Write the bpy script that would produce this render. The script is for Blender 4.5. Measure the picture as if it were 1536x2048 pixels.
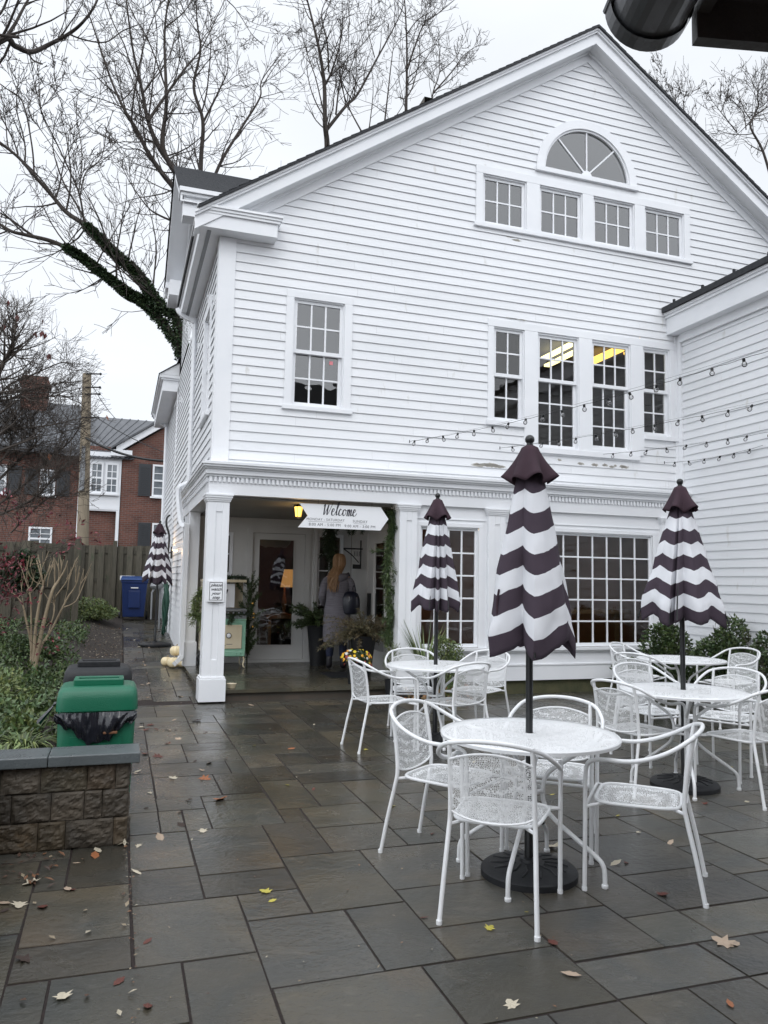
import bpy, bmesh, math, random
from mathutils import Vector, Matrix, noise
random.seed(11)
for o in list(bpy.data.objects): bpy.data.objects.remove(o)
sc = bpy.context.scene
C = sc.collection
R = math.radians
# ------------------------------------------------------------------ camera
YAW, PIT, ROL, FPX, EYE = R(18.653), R(5.163), R(1.071), 1550.7, Vector((0, 0, 1.5))
def cam_axes():
    cy, sy, cp, sp = math.cos(YAW), math.sin(YAW), math.cos(PIT), math.sin(PIT)
    f = Vector((sy*cp, cy*cp, sp)); r = Vector((cy, -sy, 0)); u = r.cross(f)
    cr, sr = math.cos(ROL), math.sin(ROL)
    return cr*r+sr*u, -sr*r+cr*u, f
AX, AY, AF = cam_axes()
cd = bpy.data.cameras.new('camera'); cam = bpy.data.objects.new('camera', cd); C.objects.link(cam)
cd.sensor_fit = 'HORIZONTAL'; cd.sensor_width = 36; cd.lens = 36*FPX/1536; cd.clip_end = 2000; cd.clip_start = .05
cam.matrix_world = Matrix(((AX.x, AY.x, -AF.x, EYE.x), (AX.y, AY.y, -AF.y, EYE.y), (AX.z, AY.z, -AF.z, EYE.z), (0, 0, 0, 1)))
sc.camera = cam
def at(px, py, Y):
    """surveyed point of the place: the spot seen in photo pixel (px,py) that lies at world depth y = Y"""
    d = AX*((px-768)/FPX)-AY*((py-1024)/FPX)+AF
    return EYE+d*(Y/d.y)
# ------------------------------------------------------------------ sky, sun
SUN_EL, SUN_AZ = R(48), R(200)
w = bpy.data.worlds.new('World'); sc.world = w; w.use_nodes = True
nt = w.node_tree; bg = nt.nodes['Background']; bg.inputs['Strength'].default_value = .1
sky = nt.nodes.new('ShaderNodeTexSky'); sky.sky_type = 'NISHITA'; sky.sun_disc = False
sky.sun_elevation = SUN_EL; sky.sun_rotation = SUN_AZ
geo = nt.nodes.new('ShaderNodeTexCoord'); sep = nt.nodes.new('ShaderNodeSeparateXYZ'); nt.links.new(geo.outputs['Generated'], sep.inputs[0])
SD = (math.cos(SUN_EL)*math.sin(SUN_AZ), math.cos(SUN_EL)*math.cos(SUN_AZ), math.sin(SUN_EL))   # the cloud is brightest round the hidden sun
dt = nt.nodes.new('ShaderNodeVectorMath'); dt.operation = 'DOT_PRODUCT'; nt.links.new(geo.outputs['Generated'], dt.inputs[0]); dt.inputs[1].default_value = SD
rmp = nt.nodes.new('ShaderNodeMapRange'); rmp.interpolation_type = 'SMOOTHSTEP'; rmp.inputs[1].default_value = -.15; rmp.inputs[2].default_value = 1; rmp.inputs[3].default_value = 10.8; rmp.inputs[4].default_value = 23
nt.links.new(dt.outputs['Value'], rmp.inputs[0])
cn = nt.nodes.new('ShaderNodeTexNoise'); cn.inputs['Scale'].default_value = 2.2; cn.inputs['Detail'].default_value = 5
cmap = nt.nodes.new('ShaderNodeMapping'); cmap.inputs['Scale'].default_value = (1, 1, 2.6); nt.links.new(geo.outputs['Generated'], cmap.inputs[0]); nt.links.new(cmap.outputs[0], cn.inputs[0])
cr_ = nt.nodes.new('ShaderNodeMapRange'); cr_.inputs[1].default_value = .3; cr_.inputs[2].default_value = .7; cr_.inputs[3].default_value = .92; cr_.inputs[4].default_value = 1.06; nt.links.new(cn.outputs[0], cr_.inputs[0])
mu = nt.nodes.new('ShaderNodeMath'); mu.operation = 'MULTIPLY'; nt.links.new(rmp.outputs[0], mu.inputs[0]); nt.links.new(cr_.outputs[0], mu.inputs[1])
vs = nt.nodes.new('ShaderNodeVectorMath'); vs.operation = 'SCALE'; vs.inputs[0].default_value = (.945, .985, 1.04); nt.links.new(mu.outputs[0], vs.inputs['Scale'])
mx = nt.nodes.new('ShaderNodeMix'); mx.data_type = 'RGBA'; mx.inputs[0].default_value = .93      # overcast: cloud layer over the clear sky
nt.links.new(sky.outputs[0], mx.inputs[6]); nt.links.new(vs.outputs[0], mx.inputs[7]); nt.links.new(mx.outputs[2], bg.inputs[0])
sl = bpy.data.lights.new('sun', 'SUN'); sl.energy = .5; sl.angle = R(20); sl.color = (1, .97, .93)
so = bpy.data.objects.new('sun', sl); C.objects.link(so); so.rotation_euler = (R(90)-SUN_EL, 0, R(180)-SUN_AZ+R(0))
sc.view_settings.view_transform = 'Standard'; sc.view_settings.look = 'None'; sc.view_settings.gamma = 1; sc.view_settings.exposure = 0
sc.render.engine = 'CYCLES'; sc.cycles.max_bounces = 8; sc.cycles.transparent_max_bounces = 24; sc.cycles.diffuse_bounces = 4
# ------------------------------------------------------------------ object helpers
def tag(o, label=None, cat=None, group=None, kind=None):
    if label: o['label'] = label
    if cat: o['category'] = cat
    if group: o['group'] = group
    if kind: o['kind'] = kind
    return o
def thing(name, loc=(0, 0, 0), rz=0, label=None, cat=None, group=None, kind=None):
    o = bpy.data.objects.new(name, None); C.objects.link(o); o.location = loc; o.rotation_euler = (0, 0, rz); o.empty_display_size = .1
    return tag(o, label, cat, group, kind)
def kids(o): return [c for c in bpy.data.objects if c.parent == o]
def copy_tree(o, parent=None):
    ch = kids(o); c = o.copy(); C.objects.link(c); c.parent = parent
    for k in ch: copy_tree(k, c)
    return c
class MB:
    def __init__(s): s.v = []; s.f = []; s.c = []; s.uv = []; s.smooth = False
    def add(s, vs, fs, col=None, uvs=None):
        b = len(s.v); s.v += [tuple(p) for p in vs]
        for i, f in enumerate(fs):
            s.f.append(tuple(b+k for k in f)); s.c.append(col)
            s.uv.append(uvs[i] if uvs else None)
        return s
    def box(s, x0, x1, y0, y1, z0, z1, col=None):
        return s.add([(x, y, z) for z in (z0, z1) for y in (y0, y1) for x in (x0, x1)], [(0, 2, 3, 1), (4, 5, 7, 6), (0, 1, 5, 4), (2, 6, 7, 3), (0, 4, 6, 2), (1, 3, 7, 5)], col)
    def pbox(s, P, u0, u1, n0, n1, z0, z1, col=None):          # box in a wall's own frame: u along, n outwards, z up
        return s.add([P(u, n, z) for z in (z0, z1) for n in (n0, n1) for u in (u0, u1)], [(0, 2, 3, 1), (4, 5, 7, 6), (0, 1, 5, 4), (2, 6, 7, 3), (0, 4, 6, 2), (1, 3, 7, 5)], col)
    def poly(s, pts, col=None): return s.add(pts, [tuple(range(len(pts)))], col)
    def prism(s, ring, d, col=None):                              # ring of points pushed along d
        n = len(ring); d = Vector(d)
        return s.add([Vector(p) for p in ring]+[Vector(p)+d for p in ring], [tuple(range(n))[::-1], tuple(range(n, 2*n))]+[(i, (i+1) % n, n+(i+1) % n, n+i) for i in range(n)], col)
    def tube(s, pts, r, n=8, col=None, cap=True, flat=None):
        pts = [Vector(p) for p in pts]; m = len(pts)
        rr = r if isinstance(r, (list, tuple)) else [r]*m
        up = None; b = len(s.v); rows = []
        for i, p in enumerate(pts):
            t = (pts[min(i+1, m-1)]-pts[max(i-1, 0)])
            if t.length < 1e-9: t = Vector((0, 0, 1))
            t.normalize()
            if up is None:
                up = t.orthogonal().normalized()
            else:
                up = up-t*up.dot(t)
                up = up.normalized() if up.length > 1e-6 else t.orthogonal().normalized()
            sd = t.cross(up)
            rows.append([p+(up*math.cos(a)+sd*math.sin(a))*rr[i] for a in [2*math.pi*k/n for k in range(n)]])
        vs = [q for row in rows for q in row]
        fs = [(i*n+k, i*n+(k+1) % n, (i+1)*n+(k+1) % n, (i+1)*n+k) for i in range(m-1) for k in range(n)]
        if cap: fs += [tuple(range(n))[::-1], tuple((m-1)*n+k for k in range(n))]
        return s.add(vs, fs, col)
    def lathe(s, prof, n=24, c=(0, 0, 0), col=None, sx=1, sy=1, cap=True):
        vs = [(c[0]+r*sx*math.cos(2*math.pi*k/n), c[1]+r*sy*math.sin(2*math.pi*k/n), c[2]+z) for r, z in prof for k in range(n)]
        m = len(prof)
        fs = [(i*n+k, i*n+(k+1) % n, (i+1)*n+(k+1) % n, (i+1)*n+k) for i in range(m-1) for k in range(n)]
        if cap: fs += [tuple(range(n))[::-1], tuple((m-1)*n+k for k in range(n))]
        return s.add(vs, fs, col)
    def ball(s, c, r, n=10, sz=1, col=None):
        return s.lathe([(r*math.sin(math.pi*k/n), -r*sz*math.cos(math.pi*k/n)) for k in range(1, n)], n*2 if n < 8 else n+4, c, col)
    def build(s, name, mat, parent=None, loc=None, smooth=None, bevel=0, label=None, cat=None, group=None, kind=None):
        me = bpy.data.meshes.new(name); me.from_pydata(s.v, [], s.f); me.update()
        if True:
            a = me.color_attributes.new('tint', 'FLOAT_COLOR', 'CORNER'); li = 0
            buf = []
            for f, c in zip(s.f, s.c):
                c = c if c is not None else (1, 1, 1)
                buf += [c[0], c[1], c[2], 1]*len(f)
            a.data.foreach_set('color', buf)
        if any(u is not None for u in s.uv):
            l = me.uv_layers.new(name='uv'); buf = []
            for f, u in zip(s.f, s.uv):
                for k in range(len(f)): buf += list(u[k]) if u else [0, 0]
            l.data.foreach_set('uv', buf)
        if smooth if smooth is not None else s.smooth:
            me.polygons.foreach_set('use_smooth', [True]*len(me.polygons))
            try: me.set_sharp_from_angle(angle=R(40))
            except Exception: pass
        me.materials.append(mat)
        o = bpy.data.objects.new(name, me); C.objects.link(o)
        if loc is not None: o.location = loc
        if parent is not None: o.parent = parent
        if bevel:
            m = o.modifiers.new('bevel', 'BEVEL'); m.width = bevel; m.segments = 2; m.limit_method = 'ANGLE'; m.angle_limit = R(50)
        return tag(o, label, cat, group, kind)
def catmull(P, k=6):
    P = [Vector(p) for p in P]; out = []
    for i in range(len(P)-1):
        a = P[max(i-1, 0)]; b = P[i]; c = P[i+1]; d = P[min(i+2, len(P)-1)]
        for j in range(k):
            t = j/k
            out.append(.5*((2*b)+(c-a)*t+(2*a-5*b+4*c-d)*t*t+(3*b-a-3*c+d)*t**3))
    return out+[P[-1]]
# ------------------------------------------------------------------ material helper
def mat(name, col, rough=.6, col2=None, nscale=8, nstretch=(1, 1, 1), bump=0, bscale=60, bdet=4, spec=.5, metal=0, tint=False, rough2=None, rscale=3, coat=0, emit=None, estr=0, obj=True, trans=0, spots=None, bstretch=None):
    m = bpy.data.materials.new(name); m.use_nodes = True; t = m.node_tree; N = t.nodes; L = t.links; p = N['Principled BSDF']
    tc = N.new('ShaderNodeTexCoord'); src = tc.outputs['Object']
    p.inputs['Roughness'].default_value = rough; p.inputs['Metallic'].default_value = metal; p.inputs['Specular IOR Level'].default_value = spec
    p.inputs['Coat Weight'].default_value = coat
    def nz(scale, st=(1, 1, 1), det=4, ro=.55):
        mp = N.new('ShaderNodeMapping'); mp.inputs['Scale'].default_value = st; L.new(src, mp.inputs[0])
        n = N.new('ShaderNodeTexNoise'); n.inputs['Scale'].default_value = scale; n.inputs['Detail'].default_value = det; n.inputs['Roughness'].default_value = ro; L.new(mp.outputs[0], n.inputs[0]); return n.outputs[0]
    def rng(x, a, b, c, d):
        r = N.new('ShaderNodeMapRange'); r.inputs[1].default_value = a; r.inputs[2].default_value = b; r.inputs[3].default_value = c; r.inputs[4].default_value = d; L.new(x, r.inputs[0]); return r.outputs[0]
    def mixc(f, a, b, bl='MIX'):
        x = N.new('ShaderNodeMix'); x.data_type = 'RGBA'; x.blend_type = bl
        for i, v in ((0, f), (6, a), (7, b)):
            if hasattr(v, 'links') or hasattr(v, 'is_linked'): L.new(v, x.inputs[i])
            else: x.inputs[i].default_value = v if i == 0 else (*v[:3], 1)
        return x.outputs[2]
    c = None
    if col2 is not None: c = mixc(rng(nz(nscale, nstretch, 6), .32, .68, 0, 1), col, col2)
    if spots is not None:
        sc_, scol, th, st = spots
        c = mixc(rng(nz(sc_, st, 5, .6), th, th+.08, 0, 1), c if c is not None else col, scol)
    if tint:
        a = N.new('ShaderNodeAttribute'); a.attribute_name = 'tint'
        c = mixc(1.0, c if c is not None else col, a.outputs['Color'], 'MULTIPLY')
    if c is None: p.inputs['Base Color'].default_value = (*col, 1)
    else: L.new(c, p.inputs['Base Color'])
    if rough2 is not None: L.new(rng(nz(rscale, (1, 1, 1), 5), .35, .65, rough, rough2), p.inputs['Roughness'])
    if bump:
        b = N.new('ShaderNodeBump'); b.inputs['Strength'].default_value = bump; b.inputs['Distance'].default_value = .01
        L.new(nz(bscale, bstretch or nstretch, bdet), b.inputs['Height']); L.new(b.outputs[0], p.inputs['Normal'])
    if emit: p.inputs['Emission Color'].default_value = (*emit, 1); p.inputs['Emission Strength'].default_value = estr
    if trans: p.inputs['Transmission Weight'].default_value = trans
    return m
def perforated(name, col, scale=115, open_=.4, stretch=(1, 1, 1), rand=.8):
    m = mat(name, col, .45); t = m.node_tree; N = t.nodes; L = t.links; p = N['Principled BSDF']; out = N['Material Output']
    tc = N.new('ShaderNodeTexCoord'); mp = N.new('ShaderNodeMapping'); mp.inputs['Scale'].default_value = stretch; L.new(tc.outputs['Object'], mp.inputs[0])
    v = N.new('ShaderNodeTexVoronoi'); v.feature = 'DISTANCE_TO_EDGE'; v.inputs['Randomness'].default_value = rand; v.inputs['Scale'].default_value = scale; L.new(mp.outputs[0], v.inputs['Vector'])
    g = N.new('ShaderNodeMath'); g.operation = 'GREATER_THAN'; g.inputs[1].default_value = open_; L.new(v.outputs['Distance'], g.inputs[0])
    tr = N.new('ShaderNodeBsdfTransparent'); ms = N.new('ShaderNodeMixShader'); L.new(g.outputs[0], ms.inputs[0]); L.new(p.outputs[0], ms.inputs[1]); L.new(tr.outputs[0], ms.inputs[2]); L.new(ms.outputs[0], out.inputs[0])
    return m
def glass(name, tint=(.9, .93, .92), gain=1.0, rough=0.0, wavy=.03):
    m = bpy.data.materials.new(name); m.use_nodes = True; t = m.node_tree; N = t.nodes; L = t.links; out = N['Material Output']; N.remove(N['Principled BSDF'])
    tr = N.new('ShaderNodeBsdfTransparent'); tr.inputs[0].default_value = (*tint, 1); gl = N.new('ShaderNodeBsdfGlossy'); gl.inputs['Roughness'].default_value = rough
    fr = N.new('ShaderNodeFresnel'); fr.inputs[0].default_value = 1.55
    mu = N.new('ShaderNodeMath'); mu.operation = 'MULTIPLY'; mu.inputs[1].default_value = gain; L.new(fr.outputs[0], mu.inputs[0])
    cl = N.new('ShaderNodeMath'); cl.operation = 'MINIMUM'; cl.inputs[1].default_value = 1; L.new(mu.outputs[0], cl.inputs[0])
    ms = N.new('ShaderNodeMixShader'); L.new(cl.outputs[0], ms.inputs[0]); L.new(tr.outputs[0], ms.inputs[1]); L.new(gl.outputs[0], ms.inputs[2]); L.new(ms.outputs[0], out.inputs[0])
    tc = N.new('ShaderNodeTexCoord'); n = N.new('ShaderNodeTexNoise'); n.inputs['Scale'].default_value = 2.5; L.new(tc.outputs['Object'], n.inputs[0])
    b = N.new('ShaderNodeBump'); b.inputs['Strength'].default_value = wavy; b.inputs['Distance'].default_value = .1; L.new(n.outputs[0], b.inputs['Height']); L.new(b.outputs[0], gl.inputs['Normal'])
    return m
def emitter(name, col, s):
    m = bpy.data.materials.new(name); m.use_nodes = True; t = m.node_tree; p = t.nodes['Principled BSDF']
    p.inputs['Base Color'].default_value = (*col, 1); p.inputs['Emission Color'].default_value = (*col, 1); p.inputs['Emission Strength'].default_value = s; return m
M = {}
M['siding'] = mat('white_siding', (.79, .80, .82), .5, (.73, .745, .765), 1.2, (.5, .5, 2.2), bump=.15, bscale=30, bdet=3, bstretch=(.3, .3, 6), tint=True, spots=(2.6, (.64, .64, .63), .64, (2.5, 2.5, .8)))
M['sideold'] = mat('weathered_siding', (.72, .72, .74), .6, (.60, .60, .62), 2.0, (.3, .3, 5), bump=.2, bscale=30, bstretch=(.3, .3, 6))
M['trim'] = mat('white_trim', (.80, .81, .83), .42, (.75, .765, .79), 2.0, (1, 1, 1), bump=.05, bscale=40)
M['soffit'] = mat('white_soffit', (.74, .745, .76), .6, (.68, .69, .70), 2)
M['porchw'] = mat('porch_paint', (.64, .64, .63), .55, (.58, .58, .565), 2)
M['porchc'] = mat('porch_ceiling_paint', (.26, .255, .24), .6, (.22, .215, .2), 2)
M['bare'] = mat('bare_wood', (.46, .44, .40), .8, (.36, .34, .30), 20, (1, 1, 6))
M['shingle'] = mat('roof_shingle', (.022, .024, .028), .9, (.04, .042, .046), 30, (1, 1, 1), bump=.6, bscale=50, tint=False)
M['glass'] = glass('window_glass', (.88, .90, .90), 1.9)
M['glassup'] = glass('upper_glass', (.75, .80, .83), 3.4)
M['room'] = mat('room_wall', (.34, .20, .14), .8, (.22, .13, .10), .7)
M['doorglass'] = glass('door_glass', (.8, .8, .78), 4.0)
M['roomdark'] = mat('room_dark', (.16, .145, .125), .8, (.10, .09, .08), .8)
M['wood'] = mat('counter_wood', (.42, .26, .13), .5, (.33, .19, .09), 6, (1, 8, 8))
M['stone'] = None
M['black'] = mat('black_metal', (.012, .013, .014), .35, bump=.05, bscale=90)
M['blackp'] = mat('black_plastic', (.011, .012, .014), .5, (.017, .018, .02), 30, bump=.2, bscale=120, spec=.35)
M['whitem'] = mat('white_powder_coat', (.78, .79, .80), .33, (.72, .73, .74), 6)
M['perf'] = perforated('perforated_steel', (.78, .79, .80), 128, .135, rand=.65)
M['perft'] = perforated('perforated_table_steel', (.80, .81, .82), 120, .25, (1, 1.35, 1), .35)
M['green'] = mat('green_plastic', (.004, .105, .055), .42, (.005, .125, .066), 2, bump=.25, bscale=160, rough2=.33)
M['capgrey'] = mat('grey_capstone', (.10, .115, .12), .35, (.075, .085, .088), 3, bump=.25, bscale=70, rough2=.22, rscale=5)
M['block'] = mat('split_face_block', (.082, .066, .048), .8, (.045, .038, .029), 9, bump=1, bscale=24, bdet=8, tint=True, spots=(5, (.11, .08, .05), .62, (1, 1, 2)), rough2=.5)
M['leafdk'] = mat('dark_leaf', (.034, .060, .020), .45, (.060, .088, .028), 3, tint=True)
M['leafyg'] = mat('grass_leaf', (.085, .125, .038), .5, (.14, .17, .06), 3, tint=True)
M['ivy'] = mat('ivy_leaf', (.018, .035, .014), .5, (.03, .05, .02), 3, tint=True)
M['redleaf'] = mat('red_leaf', (.15, .018, .028), .5, (.085, .014, .020), 4, tint=True)
M['bark'] = mat('bark', (.062, .051, .043), .9, (.06, .048, .04), 14, (1, 1, .3), bump=.6, bscale=40)
M['barkdk'] = mat('wet_bark', (.048, .038, .032), .9, (.028, .023, .02), 14, (1, 1, .3), bump=.6, bscale=40)
M['tanbark'] = mat('pale_bark', (.34, .27, .18), .8, (.22, .17, .11), 12, (1, 1, .4), bump=.4, bscale=60)
M['soil'] = mat('wet_mulch', (.030, .022, .016), .8, (.018, .013, .010), 20, bump=1, bscale=60, spots=(30, (.10, .07, .04), .66, (1, 1, 1)))
M['leafbr'] = mat('dead_leaf', (.8, .8, .8), .55, tint=True, bump=.3, bscale=120)
M['fence'] = mat('weathered_fence', (.10, .088, .066), .85, (.055, .052, .038), 6, (6, 6, .6), bump=.5, bscale=30, bstretch=(6, 6, .5), tint=True, spots=(3, (.05, .06, .035), .6, (1, 1, .6)))
M['pole'] = mat('utility_pole', (.30, .25, .18), .85, (.20, .165, .12), 8, (6, 6, .4), bump=.4, bscale=30, bstretch=(6, 6, .4))
M['blue'] = mat('blue_plastic', (.004, .022, .11), .45, (.003, .018, .09), 3)
M['metal'] = mat('grey_metal', (.25, .26, .27), .5, metal=.6)
M['pumpkin'] = mat('cream_pumpkin', (.82, .70, .46), .45, (.76, .60, .34), 5, coat=.3)
M['stoveg'] = mat('green_enamel', (.27, .50, .36), .25, (.22, .43, .31), 4, coat=.6)
M['cream'] = mat('cream_enamel', (.66, .58, .42), .25, (.60, .51, .35), 4, coat=.6, spots=(6, (.3, .16, .07), .72, (1, 1, 1)))
M['signw'] = mat('sign_white', (.82, .83, .85), .45)
M['ink'] = mat('sign_ink', (.012, .010, .02), .5)
M['inkg'] = mat('sign_ink_grey', (.12, .12, .13), .5)
M['glow'] = emitter('lantern_glow', (1, .62, .12), 3.0)
M['glow2'] = emitter('warm_bulb', (1, .66, .32), 6.0)
M['tubel'] = emitter('fluorescent', (1, .90, .42), 2.6)
M['tubelo'] = emitter('fluorescent_amber', (1, .62, .12), 2.4)
M['shade'] = emitter('lamp_shade', (1, .50, .16), .42)
M['hose'] = mat('green_hose', (.015, .07, .045), .4)
M['gutter'] = mat('dark_gutter', (.075, .078, .085), .32, (.10, .104, .11), 4, rough2=.24, bump=.05)
M['gutterb'] = mat('dark_fascia', (.10, .10, .10), .6, (.07, .071, .072), 5, bump=.3, bscale=40)
def brick(name, c1=(.155, .058, .040), c2=(.105, .040, .030), mortar=(.14, .12, .105), sc_=1.0, axis='xz'):
    m = bpy.data.materials.new(name); m.use_nodes = True; t = m.node_tree; N = t.nodes; L = t.links; p = N['Principled BSDF']; p.inputs['Roughness'].default_value = .85
    tc = N.new('ShaderNodeTexCoord'); s = N.new('ShaderNodeSeparateXYZ'); L.new(tc.outputs['Object'], s.inputs[0]); cb = N.new('ShaderNodeCombineXYZ')
    L.new(s.outputs[0 if axis == 'xz' else 1], cb.inputs[0]); L.new(s.outputs[2], cb.inputs[1])
    b = N.new('ShaderNodeTexBrick'); b.inputs['Scale'].default_value = sc_; b.inputs['Brick Width'].default_value = .215; b.inputs['Row Height'].default_value = .075; b.inputs['Mortar Size'].default_value = .008
    b.inputs['Color1'].default_value = (*c1, 1); b.inputs['Color2'].default_value = (*c2, 1); b.inputs['Mortar'].default_value = (*mortar, 1); L.new(cb.outputs[0], b.inputs[0])
    n = N.new('ShaderNodeTexNoise'); n.inputs['Scale'].default_value = 1.3; n.inputs['Detail'].default_value = 6; L.new(tc.outputs['Object'], n.inputs[0])
    r = N.new('ShaderNodeMapRange'); r.inputs[1].default_value = .3; r.inputs[2].default_value = .7; r.inputs[3].default_value = .72; r.inputs[4].default_value = 1.2; L.new(n.outputs[0], r.inputs[0])
    x = N.new('ShaderNodeVectorMath'); x.operation = 'SCALE'; L.new(b.outputs[0], x.inputs[0]); L.new(r.outputs[0], x.inputs['Scale']); L.new(x.outputs[0], p.inputs['Base Color'])
    return m
M['brick'] = brick('red_brick'); M['bricky'] = brick('red_brick_side', axis='yz'); M['stepbrick'] = brick('step_brick', (.075, .058, .045), (.055, .046, .036), (.06, .055, .045), 1)
# flagstone: per-slab tint, cleft streaks, wet patches
def flag(name, wet=True):
    m = bpy.data.materials.new(name); m.use_nodes = True; t = m.node_tree; N = t.nodes; L = t.links; p = N['Principled BSDF']
    tc = N.new('ShaderNodeTexCoord'); at_ = N.new('ShaderNodeAttribute'); at_.attribute_name = 'tint'
    # shift the pattern by the slab's tint so neighbours differ
    sh = N.new('ShaderNodeVectorMath'); sh.operation = 'SCALE'; sh.inputs['Scale'].default_value = 173; L.new(at_.outputs['Color'], sh.inputs[0])
    ad = N.new('ShaderNodeVectorMath'); ad.operation = 'ADD'; L.new(tc.outputs['Object'], ad.inputs[0]); L.new(sh.outputs[0], ad.inputs[1])
    def nz(v, scale, st=(1, 1, 1), det=6, ro=.6, dis=0):
        mp = N.new('ShaderNodeMapping'); mp.inputs['Scale'].default_value = st; L.new(v, mp.inputs[0])
        n = N.new('ShaderNodeTexNoise'); n.inputs['Scale'].default_value = scale; n.inputs['Detail'].default_value = det; n.inputs['Roughness'].default_value = ro; n.inputs['Distortion'].default_value = dis; L.new(mp.outputs[0], n.inputs[0]); return n.outputs[0]
    def rng(x, a, b, c, d):
        r = N.new('ShaderNodeMapRange'); r.inputs[1].default_value = a; r.inputs[2].default_value = b; r.inputs[3].default_value = c; r.inputs[4].default_value = d; L.new(x, r.inputs[0]); return r.outputs[0]
    def mixc(f, a, b, bl='MIX'):
        x = N.new('ShaderNodeMix'); x.data_type = 'RGBA'; x.blend_type = bl
        for i, v in ((0, f), (6, a), (7, b)):
            if hasattr(v, 'is_linked'): L.new(v, x.inputs[i])
            else: x.inputs[i].default_value = v if i == 0 else (*v[:3], 1)
        return x.outputs[2]
    v = ad.outputs[0]
    base = mixc(rng(nz(v, 1.7, (1, 1, 1), 6, .55, .8), .36, .64, 0, 1), (.038, .041, .036), (.067, .060, .042))
    base = mixc(rng(nz(v, 4, (.8, 1.5, 1), 7, .6, 2.0), .56, .76, 0, .5), base, (.115, .105, .085))
    base = mixc(rng(nz(v, 1.3, (1, 1, 1), 4, .5, .3), .58, .70, 0, .38), base, (.085, .058, .030))
    base = mixc(rng(nz(v, 90, (1, 1, 1), 3), .3, .7, .0, .35), base, (.035, .035, .034))
    tn = mixc(1.0, base, at_.outputs['Color'], 'MULTIPLY')
    L.new(tn, p.inputs['Base Color'])
    wetn = nz(tc.outputs['Object'], .9, (1, 1, 1), 5, .6, .5)
    L.new(rng(wetn, .38, .60, .09, .36), p.inputs['Roughness']); p.inputs['Specular IOR Level'].default_value = .62
    h1 = nz(v, 3.6, (.8, 1.25, 1), 9, .58, 1.1); h2 = nz(v, 28, (1, 1, 1), 6)
    mm = N.new('ShaderNodeMath'); mm.operation = 'MULTIPLY_ADD'; L.new(h1, mm.inputs[0]); mm.inputs[1].default_value = 1.6; L.new(h2, mm.inputs[2])
    b = N.new('ShaderNodeBump'); b.inputs['Strength'].default_value = .30; b.inputs['Distance'].default_value = .012; L.new(mm.outputs[0], b.inputs['Height']); L.new(b.outputs[0], p.inputs['Normal'])
    return m
M['stone'] = flag('wet_flagstone')
M['joint'] = mat('joint_grit', (.028, .015, .012), .8, (.012, .008, .007), 60, bump=1, bscale=200)
M['moss'] = mat('mossy_foundation', (.10, .095, .05), .9, (.055, .06, .03), 6, bump=.6, bscale=40)
def stripes(name, n=9.0):
    m = bpy.data.materials.new(name); m.use_nodes = True; t = m.node_tree; N = t.nodes; L = t.links; p = N['Principled BSDF']; p.inputs['Roughness'].default_value = .85; p.inputs['Specular IOR Level'].default_value = .2
    uv = N.new('ShaderNodeUVMap'); uv.uv_map = 'uv'; s = N.new('ShaderNodeSeparateXYZ'); L.new(uv.outputs[0], s.inputs[0])
    mu = N.new('ShaderNodeMath'); mu.operation = 'MULTIPLY'; mu.inputs[1].default_value = n; L.new(s.outputs[1], mu.inputs[0])
    md = N.new('ShaderNodeMath'); md.operation = 'MODULO'; md.inputs[1].default_value = 2; L.new(mu.outputs[0], md.inputs[0])
    g = N.new('ShaderNodeMath'); g.operation = 'GREATER_THAN'; g.inputs[1].default_value = 1; L.new(md.outputs[0], g.inputs[0])
    x = N.new('ShaderNodeMix'); x.data_type = 'RGBA'; x.inputs[6].default_value = (.056, .042, .056, 1); x.inputs[7].default_value = (.66, .67, .70, 1); L.new(g.outputs[0], x.inputs[0])
    tc = N.new('ShaderNodeTexCoord'); nn = N.new('ShaderNodeTexNoise'); nn.inputs['Scale'].default_value = 4; nn.inputs['Detail'].default_value = 5; L.new(tc.outputs['Object'], nn.inputs[0])
    r = N.new('ShaderNodeMapRange'); r.inputs[1].default_value = .3; r.inputs[2].default_value = .7; r.inputs[3].default_value = .88; r.inputs[4].default_value = 1.06; L.new(nn.outputs[0], r.inputs[0])
    sc2 = N.new('ShaderNodeVectorMath'); sc2.operation = 'SCALE'; L.new(x.outputs[2], sc2.inputs[0]); L.new(r.outputs[0], sc2.inputs['Scale']); L.new(sc2.outputs[0], p.inputs['Base Color'])
    w_ = N.new('ShaderNodeTexNoise'); w_.inputs['Scale'].default_value = 9; w_.inputs['Detail'].default_value = 3; L.new(tc.outputs['Object'], w_.inputs[0])
    b = N.new('ShaderNodeBump'); b.inputs['Strength'].default_value = .35; b.inputs['Distance'].default_value = .01; L.new(w_.outputs[0], b.inputs['Height']); L.new(b.outputs[0], p.inputs['Normal'])
    return m
M['canopy'] = stripes('striped_canvas')
M['plum'] = mat('plum_canvas', (.050, .029, .038), .85, (.038, .024, .032), 5, spec=.2, bump=.3, bscale=10)
# ground profile: level patio, rising gently along the side of the house
def gz(y):
    for (a, za), (b, zb) in zip(((-99, 0), (9.7, 0), (13, .11), (21, .5), (40, .9), (900, 1.2)), ((9.7, 0), (13, .11), (21, .5), (40, .9), (900, 1.2), (9999, 1.2))):
        if y <= b: return za+(zb-za)*(y-a)/(b-a)
    return 1.2
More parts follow.
